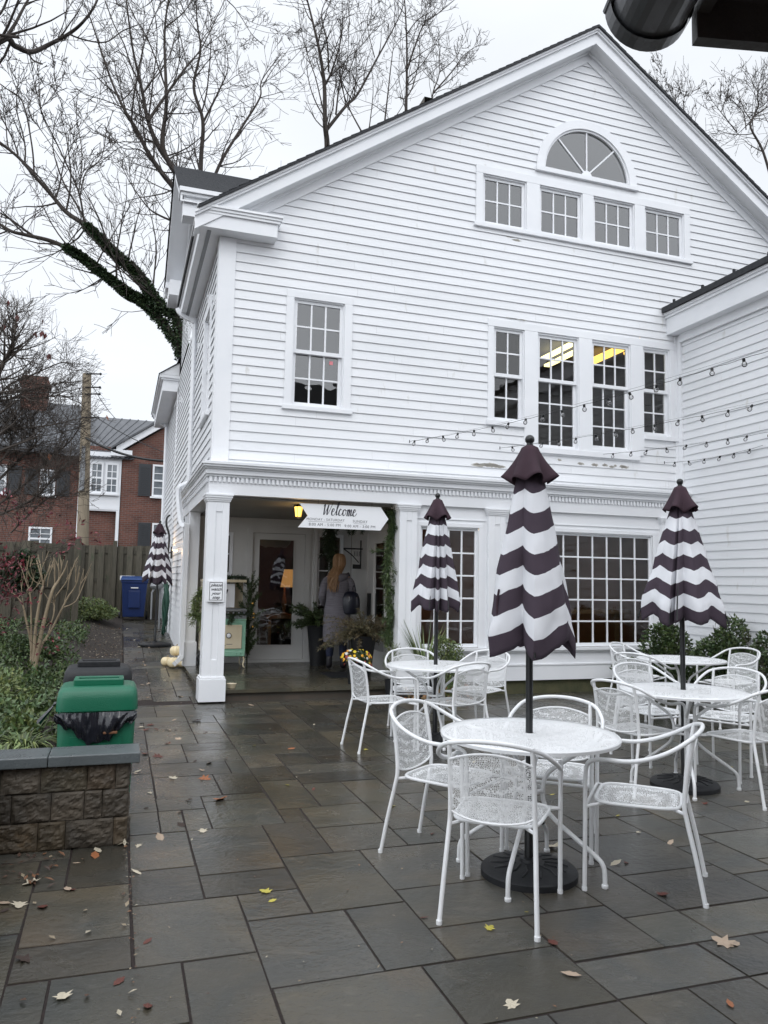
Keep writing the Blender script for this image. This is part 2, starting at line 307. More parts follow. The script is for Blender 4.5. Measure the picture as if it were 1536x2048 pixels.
# ================================================================== ground and paving
g = MB()
ys = [-60, 9.7, 13, 21, 40, 900]
for a, b in zip(ys, ys[1:]): g.add([(-600, a, gz(a)-.03), (600, a, gz(a)-.03), (600, b, gz(b)-.03), (-600, b, gz(b)-.03)], [(0, 1, 2, 3)])
g.build('ground', M['soil'], kind='structure')
PX0 = .115; CX = [PX0-.1475*k for k in range(22, 0, -1)]+[PX0, .30]+[.30+.149*k for k in range(1, 56)]
CY = [2.53+.1475*k for k in range(-14, 126)]
def near(a, v): return min(range(len(a)), key=lambda i: abs(a[i]-v))
STN = [(.12,3.26,.60,3.83),(.12,3.83,.45,4.29),(.12,4.29,.45,4.88),(.46,4.15,.9,4.88),(.45,3.84,.89,4.14),(.61,3.57,.88,3.84),(.89,3.57,1.34,4.3),(.91,4.3,1.19,4.93),(.61,2.97,1.05,3.57),(.3,2.53,.6,3.25),(-.15,2.83,.3,3.25),(-.325,3.26,.115,3.55),(-.325,3.55,.115,4.15),(-.18,4.15,.115,4.75),
 (1.05,2.98,1.34,3.57),(1.34,2.98,1.79,3.28),(1.34,3.28,1.93,3.72),(1.19,2.55,1.79,2.98),(1.79,2.85,2.24,3.3),(1.79,2.55,2.38,2.85),(2.24,2.85,2.52,3.16),(2.52,2.85,3.12,3.16),(.45,4.88,.6,5.33),(.115,5.33,.3,5.92),(.3,5.63,.75,6.22),(.3,6.22,.9,6.66),(1.04,5.2,1.34,5.9),(1.04,5.9,1.34,6.35),(.75,5.63,1.04,6.22),(.6,4.88,1.04,5.48),(.3,4.88,.45,5.33),(1.19,4.3,1.64,4.74)]
rs = random.Random(5)
occ = {}
slabs = []
def put(i0, i1, j0, j1):
    for i in range(i0, i1):
        for j in range(j0, j1): occ[(i, j)] = 1
    slabs.append((i0, i1, j0, j1))
for x0, y0, x1, y1 in STN:
    i0, i1, j0, j1 = near(CX, x0), near(CX, x1), near(CY, y0), near(CY, y1)
    if any((i, j) in occ for i in range(i0, i1) for j in range(j0, j1)) or i1 <= i0 or j1 <= j0: continue
    put(i0, i1, j0, j1)
SZ = [(3, 4), (4, 3), (3, 3), (3, 2), (2, 3), (4, 2), (2, 2), (4, 4), (2, 4)]
iP = near(CX, PX0)
def inside(i, j):
    x, y = CX[i], CY[j]
    if i < 0 or j < 0 or i >= len(CX)-1 or j >= len(CY)-1: return False
    if y < 5.0: return x < 8.15
    if x < PX0-.01: return False
    if y < 9.68: return x < 8.15
    return x < .95 and y < 20
for j in range(len(CY)-1):
    for i in range(len(CX)-1):
        if (i, j) in occ or not inside(i, j): continue
        opts = SZ[:]; rs.shuffle(opts)
        fr_ = 0
        while fr_ < 6 and (i+fr_, j) not in occ and inside(i+fr_, j) and not (fr_ > 0 and i+fr_ == iP): fr_ += 1
        up_ = 0
        while up_ < 6 and (i, j+up_) not in occ and inside(i, j+up_): up_ += 1
        opts = [q for q in opts if (fr_-q[0] != 1) and (up_-q[1] != 1)]+opts+[(3, 1), (1, 3), (2, 1), (1, 2), (1, 1)]
        for a, b in opts:
            if i < iP < i+a: continue
            if all((i+p, j+q) not in occ and inside(i+p, j+q) for p in range(a) for q in range(b)):
                put(i, i+a, j, j+b); break
pv = MB(); J = .005
for k, (i0, i1, j0, j1) in enumerate(slabs):
    x0, x1, y0, y1 = CX[i0]+J, CX[i1]-J, CY[j0]+.0065, CY[j1]-.0065
    if i0 == iP: x0 += .004
    if y0 < 9.68 < y1: y1 = 9.68
    h = rs.uniform(-.0010, .0012); tl = rs.uniform(.74, 1.5); wr = rs.random()
    c = (tl*(1+.07*wr), tl, tl*(1-.08*wr+.09*rs.random()))
    b = .0008; dz = [rs.uniform(-.0008, .0008) for _ in range(4)]
    jt = [rs.uniform(-.0035, .0035) for _ in range(8)]
    top = [(x0+b+jt[0], y0+b+jt[1]), (x1-b+jt[2], y0+b+jt[3]), (x1-b+jt[4], y1-b+jt[5]), (x0+b+jt[6], y1-b+jt[7])]
    out = [(x0+jt[0], y0+jt[1]), (x1+jt[2], y0+jt[3]), (x1+jt[4], y1+jt[5]), (x0+jt[6], y1+jt[7])]
    V = [(x, y, gz(y)+h+dz[q]) for q, (x, y) in enumerate(top)]+[(x, y, gz(y)-.0025) for x, y in out]+[(x, y, gz(y)-.02) for x, y in out]
    pv.add(V, [(0, 1, 2, 3)]+[(4+q, 4+(q+1) % 4, (q+1) % 4, q) for q in range(4)]+[(8+q, 8+(q+1) % 4, 4+(q+1) % 4, 4+q) for q in range(4)], c)
# curved apron stone beside the path
ar = [(PX0-.42*math.sin(math.pi*k/10)**.7, 17.3+3.0*k/10) for k in range(11)]
pv.poly([(x, y, gz(y)) for x, y in ar], (1.0, 1, 1)); pv.build('paving', M['stone'], kind='structure')
jb = MB()
def strip(x0, x1, y0, y1, dz):
    Y = [y0]+[v for v in ys if y0 < v < y1]+[y1]
    for a, b in zip(Y, Y[1:]): jb.add([(x0, a, gz(a)+dz), (x1, a, gz(a)+dz), (x1, b, gz(b)+dz), (x0, b, gz(b)+dz)], [(0, 1, 2, 3)])
strip(-3.2, PX0, .4, 5.0, -.0038); strip(PX0, 8.2, .4, 9.68, -.0038); strip(PX0, 1.04, 9.68, 20, -.0038)
jb.build('paving_joints', M['joint'], kind='structure')
# ================================================================== the white clapboard building
FY = 9.9                                                              # front wall plane, upper storeys
PF = lambda u, n, z: (u, FY-n, z)                                     # front: u = x, n towards the courtyard
PG = lambda u, n, z: (u, 9.80-n, z)                                   # ground floor front
PL = lambda u, n, z: (1.05-n, u, z)                                   # left side: u = y
PW = lambda u, n, z: (8.2-n, u, z)                                    # wing wall facing the courtyard
def siding(P, z0, z1, rng_, openings=(), expo=.124, mb=None, zoff=0):
    """lapped boards as real wedges; rng_(z) -> (u0,u1); openings = [(z0, z1, f(z)->(a,b))]"""
    m = mb or MB(); z = z0-zoff; rj = random.Random(int(z1*100)); key = None
    while z < z1:
        lv = sorted({z, z0, min(z+expo, z1)} | {q for o in openings for q in ((o[0], o[1])+tuple(o[3:])) if z < q < z+expo})
        lv = [q for q in lv if max(z, z0)-1e-6 <= q <= z+expo+1e-6]
        if len(lv) < 2: z += expo; continue
        for a, b in zip(lv, lv[1:]):
            na = .0195-.0145*(a-z)/expo; nb = .0195-.0145*(b-z)/expo
            ra, rb = rng_(a), rng_(b)
            mid = (a+b)/2
            cuts = sorted([o for o in openings if o[0] <= mid <= o[1]], key=lambda o: o[2](mid)[0])
            La, Lb = ra[0], rb[0]; segs = []
            for o in cuts:
                ca, cb = o[2](a), o[2](b); segs.append((La, ca[0], Lb, cb[0])); La, Lb = ca[1], cb[1]
            segs.append((La, ra[1], Lb, rb[1]))
            for p0, p1, q0, q1 in segs:
                if p1-p0 < .003 and q1-q0 < .003: continue
                if key != z:
                    key = z; js = []; u = rng_(z)[0]+rj.uniform(.5, 3.5)
                    while u < rng_(z)[1]: js.append(u); u += rj.uniform(1.6, 4.2)
                    tn = [rj.uniform(.965, 1.0) for _ in range(len(js)+1)]
                if abs(p0-q0) < 1e-6 and abs(p1-q1) < 1e-6: pc = [p0]+[u for u in js if p0+.05 < u < p1-.05]+[p1]; pieces = [(c+(.0005 if i else 0), d-(.0005 if i < len(pc)-2 else 0)) for i, (c, d) in enumerate(zip(pc, pc[1:]))]; pieces = [(c, d, c, d) for c, d in pieces]
                else: pieces = [(p0, p1, q0, q1)]
                for c0_, c1_, d0_, d1_ in pieces:
                    tq = tn[sum(1 for u in js if u < (c0_+c1_)/2)]; m.add([P(c0_, na, a), P(c1_, na, a), P(d1_, nb, b), P(d0_, nb, b)], [(0, 1, 2, 3)], (tq, tq, tq))
                if a == z and a > z0+.01:                                  # butt of the board; slot behind it added to darken the lap line
                    m.add([P(p0, .012, a), P(p1, .012, a), P(p1, na, a), P(p0, na, a), P(p0, .012, a+.012), P(p1, .012, a+.012), P(p1, .003, a+.012), P(p0, .003, a+.012), P(p0, .003, a), P(p1, .003, a)], [(0, 1, 2, 3), (0, 4, 5, 1), (8, 9, 6, 7)])
        z += expo
    return m
rect = lambda a, b, c, d: (c, d, lambda z, a=a, b=b: (a, b))
bld = thing('clapboard_building', (1.05, 9.9, 0), 0, 'white clapboard building with gable front, arched window and corner porch', 'building')
def part(m, name, mt, parent=bld, **k):
    if parent is not None and parent.parent is None and parent.type == 'EMPTY':
        ox, oy, oz = parent.location
        m.v = [(x-ox, y-oy, z-oz) for x, y, z in m.v]
    elif parent is not None and parent.parent is not None:
        q = parent.parent
        while q.parent: q = q.parent
        ox, oy, oz = q.location; m.v = [(x-ox, y-oy, z-oz) for x, y, z in m.v]
    return m.build(name, mt, parent, **k)
def window(P, u0, u1, z0, z1, cols, upper, lower, casing=True, zsplit=None, gl='glass', parent=bld, rec=.02, name='window', mun=.022, fr=.042):
    """sash frame with glazing bars, recessed; upper/lower rows of panes (lower 0 = single sash)"""
    m = MB(); T = .012
    m.pbox(P, u0, u0+.014, -.09, T+.0, z0, z1); m.pbox(P, u1-.014, u1, -.09, T, z0, z1); m.pbox(P, u0+.014, u1-.014, -.09, T, z1-.014, z1); m.pbox(P, u0+.014, u1-.014, -.09, T, z0, z0+.014)
    a0, a1, b0, b1 = u0+.014, u1-.014, z0+.014, z1-.014
    def sash(a0, a1, b0, b1, rows, n):
        m.pbox(P, a0, a0+fr, n-.035, n, b0, b1); m.pbox(P, a1-fr, a1, n-.035, n, b0, b1); m.pbox(P, a0+fr, a1-fr, n-.0352, n-.0002, b1-fr, b1); m.pbox(P, a0+fr, a1-fr, n-.0352, n-.0002, b0, b0+fr*1.2)
        A0, A1, B0, B1 = a0+fr, a1-fr, b0+fr*1.2, b1-fr
        for k in range(1, cols): u = A0+(A1-A0)*k/cols; m.pbox(P, u-mun/2, u+mun/2, n-.03, n-.006, B0, B1)
        for k in range(1, rows): z = B0+(B1-B0)*k/rows; m.pbox(P, A0, A1, n-.029, n-.007, z-mun/2, z+mun/2)
        return (A0, A1, B0, B1, n-.018)
    G = []
    if lower:
        zs = zsplit if zsplit else (b0+b1)/2
        G.append(sash(a0, a1, zs-.02, b1, upper, -.015)); G.append(sash(a0, a1, b0, zs+.02, lower, -.052))
    else: G.append(sash(a0, a1, b0, b1, upper, -.02))
    fo = part(m, name, M['trim'], parent)
    gm = MB()
    for A0, A1, B0, B1, n in G: gm.add([P(A0-.01, n, B0-.01), P(A1+.01, n, B0-.01), P(A1+.01, n, B1+.01), P(A0-.01, n, B1+.01)], [(0, 1, 2, 3)])
    q = gm
    ox, oy, oz = parent.location; q.v = [(x-ox, y-oy, z-oz) for x, y, z in q.v]
    q.build('pane', M[gl], fo)
    return fo
# ---- front wall siding
SL = .672; APX, APZ = 6.56, 9.72
fan_c, fan_z, fan_r = 6.555, 7.765, .80
def gable(z):
    lo, hi = 1.235, 11.885
    return (max(lo, APX-(APZ-z)/SL), min(hi, APX+(APZ-z)/SL))
def fanf(z):
    d = max(0, fan_r**2-max(0, z-fan_z)**2)**.5
    return (fan_c-d, fan_c+d)
steps = [fan_z+fan_r*k/14 for k in range(1, 14)]
G4 = [(4.77, 5.49), (5.71, 6.455), (6.65, 7.40), (7.595, 8.345)]
OP = [rect(2.02, 2.72, 3.79, 5.245)]+[rect(a, b, 6.74, 7.50) for a, b in G4]+[(fan_z, fan_z+fan_r, fanf, *steps)]
OP += [rect(4.96, 5.46, 3.84, 5.22), rect(5.68, 6.38, 3.50, 5.21), rect(6.61, 7.30, 3.55, 5.21), rect(7.53, 8.03, 3.83, 5.21)]
sd = siding(PF, 2.93, 9.72, gable, OP, zoff=.03); part(sd, 'front_siding', M['siding'])
# ---- windows of the front
window(PF, 2.02, 2.72, 3.79, 5.245, 3, 2, 2, zsplit=4.53, gl='glassup')
window(PF, 4.96, 5.46, 3.84, 5.22, 2, 2, 2, zsplit=4.52)
window(PF, 5.68, 6.38, 3.50, 5.21, 3, 2, 3, zsplit=4.52)
window(PF, 6.61, 7.30, 3.55, 5.21, 3, 2, 3, zsplit=4.53)
window(PF, 7.53, 8.03, 3.83, 5.21, 2, 2, 2, zsplit=4.54)
for a, b in G4: window(PF, a, b, 6.74, 7.50, 3, 2, 0, gl='glassup')
def casing(P, parent, rects, T0=.004, T1=.034):
    m = MB()
    for u0, u1, z0, z1, *t in rects: m.pbox(P, u0, u1, T0, (t[0] if t else T1), z0, z1)
    return part(m, 'window_casing', M['trim'], parent, bevel=.003)
casing(PF, bld, [(1.92, 2.02, 3.79, 5.245), (2.72, 2.83, 3.79, 5.245), (1.92, 2.83, 5.245, 5.345), (1.895, 2.85, 3.735, 3.79, .055)])
casing(PF, bld, [(4.87, 4.96, 3.84, 5.22), (4.87, 8.12, 5.222, 5.33), (5.46, 5.68, 3.50, 5.22), (6.38, 6.61, 3.50, 5.22), (7.30, 7.53, 3.50, 5.22), (8.03, 8.12, 3.83, 5.22),
    (4.85, 5.46, 3.77, 3.84, .055), (7.53, 8.17, 3.765, 3.83, .055), (5.48, 7.44, 3.42, 3.50, .058), (6.61, 7.30, 3.5, 3.55, .03)])
casing(PF, bld, [(4.66, 4.77, 6.74, 7.5), (8.345, 8.46, 6.74, 7.5), (5.49, 5.71, 6.74, 7.5), (6.455, 6.65, 6.74, 7.5), (7.40, 7.595, 6.74, 7.5), (4.66, 8.46, 7.502, 7.62), (4.63, 8.49, 6.685, 6.74, .055)])
# fan window
m = MB(); N_ = 36
def ring(m, P, c, z0, ra, rb, n0, n1):
    for k in range(N_):
        a, b = math.pi*k/N_, math.pi*(k+1)/N_
        q = lambda r, t, n: P(c+r*math.cos(t), n, z0+r*math.sin(t))
        m.add([q(ra, a, n0), q(rb, a, n0), q(rb, b, n0), q(ra, b, n0), q(ra, a, n1), q(rb, a, n1), q(rb, b, n1), q(ra, b, n1)], [(4, 5, 6, 7), (0, 3, 2, 1), (1, 2, 6, 5), (0, 4, 7, 3)])
ring(m, PF, fan_c, fan_z+.02, .765, .895, .003, .036); m.pbox(PF, fan_c-.91, fan_c+.91, .003, .06, fan_z-.045, fan_z+.02)
part(m, 'window_casing', M['trim'])
m = MB(); ring(m, PF, fan_c, fan_z+.02, .735, .768, -.09, .012); m.pbox(PF, fan_c-.765, fan_c+.765, -.09, .012, fan_z+.02, fan_z+.055)
for an in (45, 90, 135):
    a = R(an); d = Vector((math.cos(a), 0, math.sin(a))); p0 = Vector((fan_c, 0, fan_z+.06)); s = Vector((-d.z, 0, d.x))*.011
    V = [];
    for n in (-.03, -.005):
        for p in (p0-s, p0+d*.72-s, p0+d*.72+s, p0+s): V.append(PF(p.x, n, p.z))
    m.add(V, [(0, 1, 2, 3), (4, 5, 6, 7), (0, 1, 5, 4), (2, 3, 7, 6)])
hub = [PF(fan_c+.085*math.cos(math.pi*k/12), .0, fan_z+.05+.085*math.sin(math.pi*k/12)) for k in range(13)]; m.prism(hub, (0, .03, 0))
fw = part(m, 'arched_window', M['trim'])
m = MB(); m.poly([PF(fan_c+.75*math.cos(math.pi*k/30), -.02, fan_z+.03+.75*math.sin(math.pi*k/30)) for k in range(31)]); part(m, 'pane', M['glassup'], fw)
# peeled paint patches: bare wood showing through, flush with the boards
pr = random.Random(3)
m = MB()
def patch(P, u0, u1, z0, z1, nn=.0235, k=22):
    cu, cz = (u0+u1)/2, (z0+z1)/2
    ps = [(cu+(u1-u0)/2*math.cos(t)*pr.uniform(.45, 1.15), cz+(z1-z0)/2*math.sin(t)*pr.uniform(.4, 1.15)) for t in [2*math.pi*q/k for q in range(k)]]
    base = 2.90+.124*math.floor((cz-2.90)/.124); ps = [(u, min(max(z, base+.002), base+.122)) for u, z in ps]
    m.poly([P(u, .021-.0145*(z-base)/.124 if z < 5.3 or z > 5.4 else .0365, z) for u, z in ps])
for a, b, c, d in ((4.62, 4.95, 3.15, 3.21), (4.8, 5.10, 3.15, 3.225), (4.95, 5.2, 3.15, 3.20), (6.02, 6.08, 3.32, 3.36), (6.36, 6.47, 3.285, 3.33), (6.60, 6.72, 3.28, 3.33), (6.78, 6.90, 3.29, 3.34), (6.92, 7.02, 3.27, 3.32), (6.98, 7.06, 3.30, 3.34), (7.08, 7.25, 3.28, 3.34), (5.15, 5.35, 5.37, 5.385), (5.35, 5.48, 5.36, 5.38), (5.12, 5.32, 6.60, 6.635), (5.25, 5.4, 6.56, 6.60)):
    for _ in range(2): patch(PF, a+pr.uniform(-.02, .02), b-pr.uniform(-.02, .04), c, d)
part(m, 'peeled_paint', M['bare'])
# ---- corner boards
m = MB(); m.box(1.035, 1.235, FY-.03, FY+.0, 2.93, 5.92); m.box(1.018, 1.035, FY-.03, FY+.16, 2.93, 5.92)
part(m, 'corner_board', M['trim'], bevel=.003)
m = MB(); m.box(8.12, 8.2, FY-.04, FY-.002, 3.0, 5.45); part(m, 'corner_board', M['trim'], bevel=.003); m = MB(); m.box(8.16, 8.2, FY-.12, FY-.041, .1, 5.45); part(m, 'corner_board', M['trim'], bevel=.003)
# ---- rake, soffit, frieze along the gable
RY = 9.64
def rake(side):
    s = side; m = MB(); Z = lambda x: 10.06-SL*abs(x-APX)
    xe = APX+s*(APX-.68)
    def sl(xa, xb, y0, y1, lo, hi, mm):
        mm.add([(xa, y0, Z(xa)+lo), (xb, y0, Z(xb)+lo), (xb, y0, Z(xb)+hi), (xa, y0, Z(xa)+hi), (xa, y1, Z(xa)+lo), (xb, y1, Z(xb)+lo), (xb, y1, Z(xb)+hi), (xa, y1, Z(xa)+hi)], [(0, 1, 2, 3), (4, 7, 6, 5), (0, 4, 5, 1), (3, 2, 6, 7), (1, 5, 6, 2), (0, 3, 7, 4)])
    sl(APX, xe, RY, RY+.03, -.245, -.075, m)         # fascia
    sl(APX, xe, RY-.035, RY, -.082, -.05, m); sl(APX, xe, RY-.055, RY+.0, -.05, -.018, m)
    part(m, 'rake_board', M['trim'])
    m = MB(); sl(APX, xe, RY+.03, FY-.004, -.24, -.215, m); part(m, 'rake_soffit', M['soffit'])
    m = MB(); sl(APX, xe-s*.35, FY-.035, FY-.004, -.40, -.24, m); sl(APX, xe-s*.35, FY-.075, FY-.0352, -.275, -.24, m); part(m, 'rake_frieze', M['trim'])
rake(-1); rake(1)
# ---- cornice returns at the eaves
def eave_box(x0, x1, y0, y1, zs, zt, ends='', nm='eave_cornice', parent=bld, out=.06, xout=None):
    m = MB(); m.box(x0, x1, y0, y1, zs, zt-.10)
    m.box(x0-out*.45, x1+(out*.45 if 'r' in ends else 0), y0-out*.45, y1, zt-.10, zt-.065)
    m.box(x0-out*.7, x1+(out*.7 if 'r' in ends else 0), y0-out*.7, y1, zt-.065, zt-.03); m.box(x0-out, x1+(out if 'r' in ends else 0), y0-out, y1, zt-.03, zt)
    return part(m, nm, M['trim'], parent)
eave_box(.765, 1.73, 9.66, FY-.003, 5.925, 6.2, 'r')                    # front return
eave_box(.765, 1.045, FY-.0025, 13.36, 5.925, 6.199, '')                      # side eave
eave_box(11.6, 12.4, 9.66, FY-.003, 5.925, 6.2, 'r')
m = MB(); m.box(.85, .90, 9.76, 13.2, 5.918, 5.926); part(m, 'soffit_vent', M['metal'])
# ---- roofs
RT = lambda x: 10.075-SL*abs(x-APX)
def roof(xa, xb, ya, yb, f, th=.036):
    m = MB(); za, zb = f(xa), f(xb); n = max(1, int(abs(xb-xa)/.12)); s_ = 1
    m.add([(xa, ya, za-th), (xb, ya, zb-th), (xb, yb, zb-th), (xa, yb, za-th), (xa, ya, za), (xb, ya, zb), (xb, yb, zb), (xa, yb, za)], [(0, 1, 5, 4), (1, 2, 6, 5), (2, 3, 7, 6), (3, 0, 4, 7), (0, 3, 2, 1)])
    lo, hi = (xa, xb) if za < zb else (xb, xa)
    for k in range(n):                                                # shingle courses
        p, q = lo+(hi-lo)*k/n, lo+(hi-lo)*(k+1)/n
        m.add([(p, ya, f(p)+.012), (q, ya, f(q)+.002), (q, yb, f(q)+.002), (p, yb, f(p)+.012), (p, ya, f(p)), (p, yb, f(p))], [(0, 1, 2, 3), (4, 0, 3, 5)])
    return m
part(roof(.715, APX, 9.56, 13.4, RT), 'roof', M['shingle']); part(roof(3.3, APX, 13.401, 17.3, RT), 'roof', M['shingle']); part(roof(1.0, APX, 17.301, 22.0, RT), 'roof', M['shingle']); part(roof(12.43, APX, 9.56, 22.0, RT), 'roof', M['shingle'])
# cross gable on the left side (faces the path): eaves y 12.6 / 17.3, ridge along x
CGY, CGZ, CS = 14.95, 9.46, .672
m = MB(); FZ = lambda y: CGZ-CS*abs(y-CGY)
for sgn in (-1, 1):
    ye = CGY+sgn*2.36; n = 22
    for k in range(n):
        a, b = ye+(CGY-ye)*k/n, ye+(CGY-ye)*(k+1)/n
        xr = lambda y: min(APX, APX-(10.075-FZ(y))/SL)+.1
        m.add([(.62, a, FZ(a)+.012), (xr(a), a, FZ(a)+.012), (xr(b), b, FZ(b)+.002), (.62, b, FZ(b)+.002), (.62, a, FZ(a)), (xr(a), a, FZ(a)), (.62, a, FZ(a)-.06), (.62, b, FZ(b)-.06)], [(0, 1, 2, 3), (4, 5, 1, 0), (6, 0, 3, 7)])
part(m, 'cross_gable_roof', M['shingle'])
m = MB()
for sgn in (-1, 1):
    ye = CGY+sgn*2.36
    for x0, x1, lo, hi in ((.65, .68, -.24, -.06), (.68, 1.05, -.24, -.22), (1.0, 1.03, -.40, -.24)):
        m.add([(x, y, FZ(y)+d) for x in (x0, x1) for y in (CGY, ye) for d in (lo, hi)], [(0, 1, 3, 2), (4, 6, 7, 5), (0, 2, 6, 4), (1, 5, 7, 3), (2, 3, 7, 6)])
part(m, 'cross_gable_rake', M['trim'])
def cg(z): h = (CGZ-.25-z)/CS; return (max(12.95, CGY-h), min(16.95, CGY+h))
sdl = siding(PL, 6.0, 9.2, cg, [rect(14.2, 14.8, 6.75, 8.1), rect(15.1, 15.7, 6.75, 8.1)]); part(sdl, 'cross_gable_siding', M['siding'])
for a in (14.2, 15.1): window(PL, a, a+.6, 6.75, 8.1, 2, 2, 2)
casing(PL, bld, [(14.1, 14.2, 6.75, 8.1), (14.8, 15.1, 6.75, 8.1), (15.7, 15.8, 6.75, 8.1), (14.1, 15.8, 8.1, 8.2), (14.05, 15.85, 6.69, 6.75, .05)])
m = MB(); m.box(1.05, 3.6, 12.95, 12.98, 6.5, 7.75); part(m, 'cross_gable_cheek', M['siding'])
m = MB()
m.box(.70, 2.4, 12.64, 12.95, 7.42, 7.74); m.box(.66, 2.4, 12.58, 12.95, 7.74, 7.79); m.box(.63, 2.4, 12.54, 12.95, 7.79, 7.86)
part(m, 'eave_cornice', M['trim']); m = MB()
m.box(.70, 1.0, 16.95, 17.26, 7.42, 7.74); m.box(.64, 1.0, 16.9, 17.32, 7.74, 7.86); m.box(.70, 1.0, 16.4, 16.949, 7.42, 7.739)
part(m, 'eave_cornice', M['trim'])
# rear lower eave with its return
m = MB(); m.box(.70, 1.045, 17.5, 22.0, 5.62, 5.86); m.box(.66, 1.045, 17.46, 22.0, 5.86, 5.90); m.box(.62, 1.045, 17.42, 22.0, 5.90, 5.96)
m.prism([(.62, 17.42, 5.965), (1.04, 17.42, 5.965), (1.04, 17.42, 6.25)], (0, .05, 0)); part(m, 'eave_cornice', M['trim'])
m = MB(); m.add([(.60, 17.38, 5.97), (1.06, 17.38, 6.29), (1.06, 22.05, 6.29), (.60, 22.05, 5.97)], [(0, 1, 2, 3)]); part(m, 'rear_roof', M['shingle'])
# ---- left side wall
WL = [rect(10.75, 11.5, 3.78, 5.3)]
def lrange(z): return (FY+.15, 21.8) if z > 2.9 else (12.72, 21.8)
m = siding(PL, .16, 5.93, lrange, WL, zoff=.05); part(m, 'side_siding', M['siding'])
window(PL, 10.75, 11.5, 3.78, 5.3, 3, 2, 2)
casing(PL, bld, [(10.65, 10.75, 3.78, 5.3), (11.5, 11.6, 3.78, 5.3), (10.65, 11.6, 5.3, 5.4), (10.6, 11.65, 3.72, 3.78, .06)])
m = MB(); m.box(1.022, 1.06, 21.7, 21.86, .3, 5.9); part(m, 'corner_board', M['trim']); m = MB(); m.box(1.02, 1.05, 17.5, 17.62, .3, 5.7); part(m, 'corner_board', M['trim'])
m = MB(); m.box(1.035, 1.2, 12.72, 21.8, -.05, .20); m.box(1.0, 1.034, 12.6, 21.8, gz(14)-.2, gz(14)+.02); part(m, 'foundation', M['moss'])
# back and right closure so no light leaks
m = MB(); m.add([(1.06, 21.8, 0), (11.95, 21.8, 0), (11.95, 21.8, 6.1), (6.5, 21.8, 9.9), (1.06, 21.8, 6.1)], [(0, 1, 2, 3, 4)]); m.add([(11.95, 9.9, 0), (11.95, 21.8, 0), (11.95, 21.8, 6.2), (11.95, 9.9, 6.2)], [(0, 1, 2, 3)])
part(m, 'rear_wall', M['siding'])
# ---- ground floor front: frieze, dentils, crown
m = MB()
X1 = 8.19
m.box(.99, X1, 9.74, 9.90, 2.55, 2.77); m.box(.9905, 1.2, 9.9005, 13.9, 2.5501, 2.77)
m.box(.96, X1, 9.71, 9.905, 2.772, 2.80); m.box(.9601, 1.2, 9.906, 13.93, 2.7721, 2.80)
m.box(.945, X1, 9.68, 9.905, 2.80, 2.862); m.box(.9451, 1.2, 9.906, 13.96, 2.8001, 2.862)
m.box(.928, X1, 9.655, 9.905, 2.862, 2.885); m.box(.9281, 1.2, 9.906, 13.97, 2.8621, 2.885)
m.box(.905, X1, 9.62, 9.905, 2.885, 2.912); m.box(.9051, 1.2, 9.906, 13.98, 2.8851, 2.912)
m.box(.89, X1, 9.60, 9.905, 2.912, 2.942); m.box(.8901, 1.2, 9.906, 14.0, 2.9121, 2.942)
m.add([(.89, 9.60, 2.943), (X1, 9.60, 2.943), (X1, 9.905, 3.0), (1.055, 9.905, 3.0), (.8901, 14.0, 2.943), (1.055, 14.0, 3.0)], [(0, 1, 2, 3), (4, 0, 3, 5)])
part(m, 'porch_cornice', M['trim'])
m = MB(); x = .995
while x < X1-.05: m.box(x, x+.032, 9.715, 9.739, 2.705, 2.768); x += .0555
part(m, 'dentils', M['trim']); m = MB(); y = 9.78
while y < 13.85: m.box(.966, .9895, y, y+.032, 2.705, 2.768); y += .0555
part(m, 'dentils', M['trim'])
# columns and pilasters
def column(x0, x1, y0, y1, zb, panel=True, nm='column', base=True, capz=2.55):
    m = MB()
    w_ = x1-x0; a = .36; zlo, zhi = zb+.50, 2.33
    # shaft with a sunk panel in its front face
    pa, pb = x0+w_*.39, x0+w_*.68
    m.box(x0, pa, y0, y0+.012, zb+.28, 2.46); m.box(pb, x1, y0, y0+.012, zb+.28, 2.46); m.box(pa, pb, y0, y0+.012, zb+.28, zlo); m.box(pa, pb, y0, y0+.012, zhi, 2.46)
    m.box(x0, x1, y0+.0122, y1, zb+.28, 2.46)
    if base: m.box(x0-.028, x1+.028, y0-.028, y1+.028, zb, zb+.27); m.box(x0-.018, x1+.018, y0-.018, y1+.018, zb+.27, zb+.295); 
    m.box(x0-.012, x1+.012, y0-.012, y1+.012, 2.455, 2.475); m.box(x0-.022, x1+.022, y0-.022, y1+.022, 2.475, 2.50); m.box(x0-.034, x1+.034, y0-.034, y1+.034, 2.50, 2.525); m.box(x0-.042, x1+.042, y0-.042, y1+.042, 2.525, capz-.001)
    return part(m, nm, M['trim'], bevel=.004)
column(.985, 1.25, 9.70, 9.96, .02)
column(3.51, 3.76, 9.72, 9.97, .15, nm='pilaster')
column(4.82, 5.085, 9.72, 9.798, .17, nm='pilaster', base=False)
column(7.72, 7.95, 9.72, 9.798, .17, nm='pilaster', base=False)
m = MB(); m.box(.998, 1.16, 12.5, 12.72, .15, 2.549); m.box(.975, 1.18, 12.48, 12.74, .15, .52); m.box(.998, 1.05, 13.3, 13.5, .15, 2.549); m.box(.998, 1.05, 13.78, 13.9, .15, 2.549); m.box(1.012, 1.05, 12.74, 13.3, 2.2, 2.549); m.box(1.012, 1.05, 12.74, 12.9, .15, 2.2); m.box(1.0, 1.03, 12.9, 13.3, .15, .5); m.box(.99, 1.04, 12.88, 13.32, .5, .53)
part(m, 'pilaster', M['trim'], bevel=.003)
m = MB(); m.box(1.04, 1.06, 12.9, 13.3, .53, 2.2); sdr = part(m, 'side_door', M['porchw'])
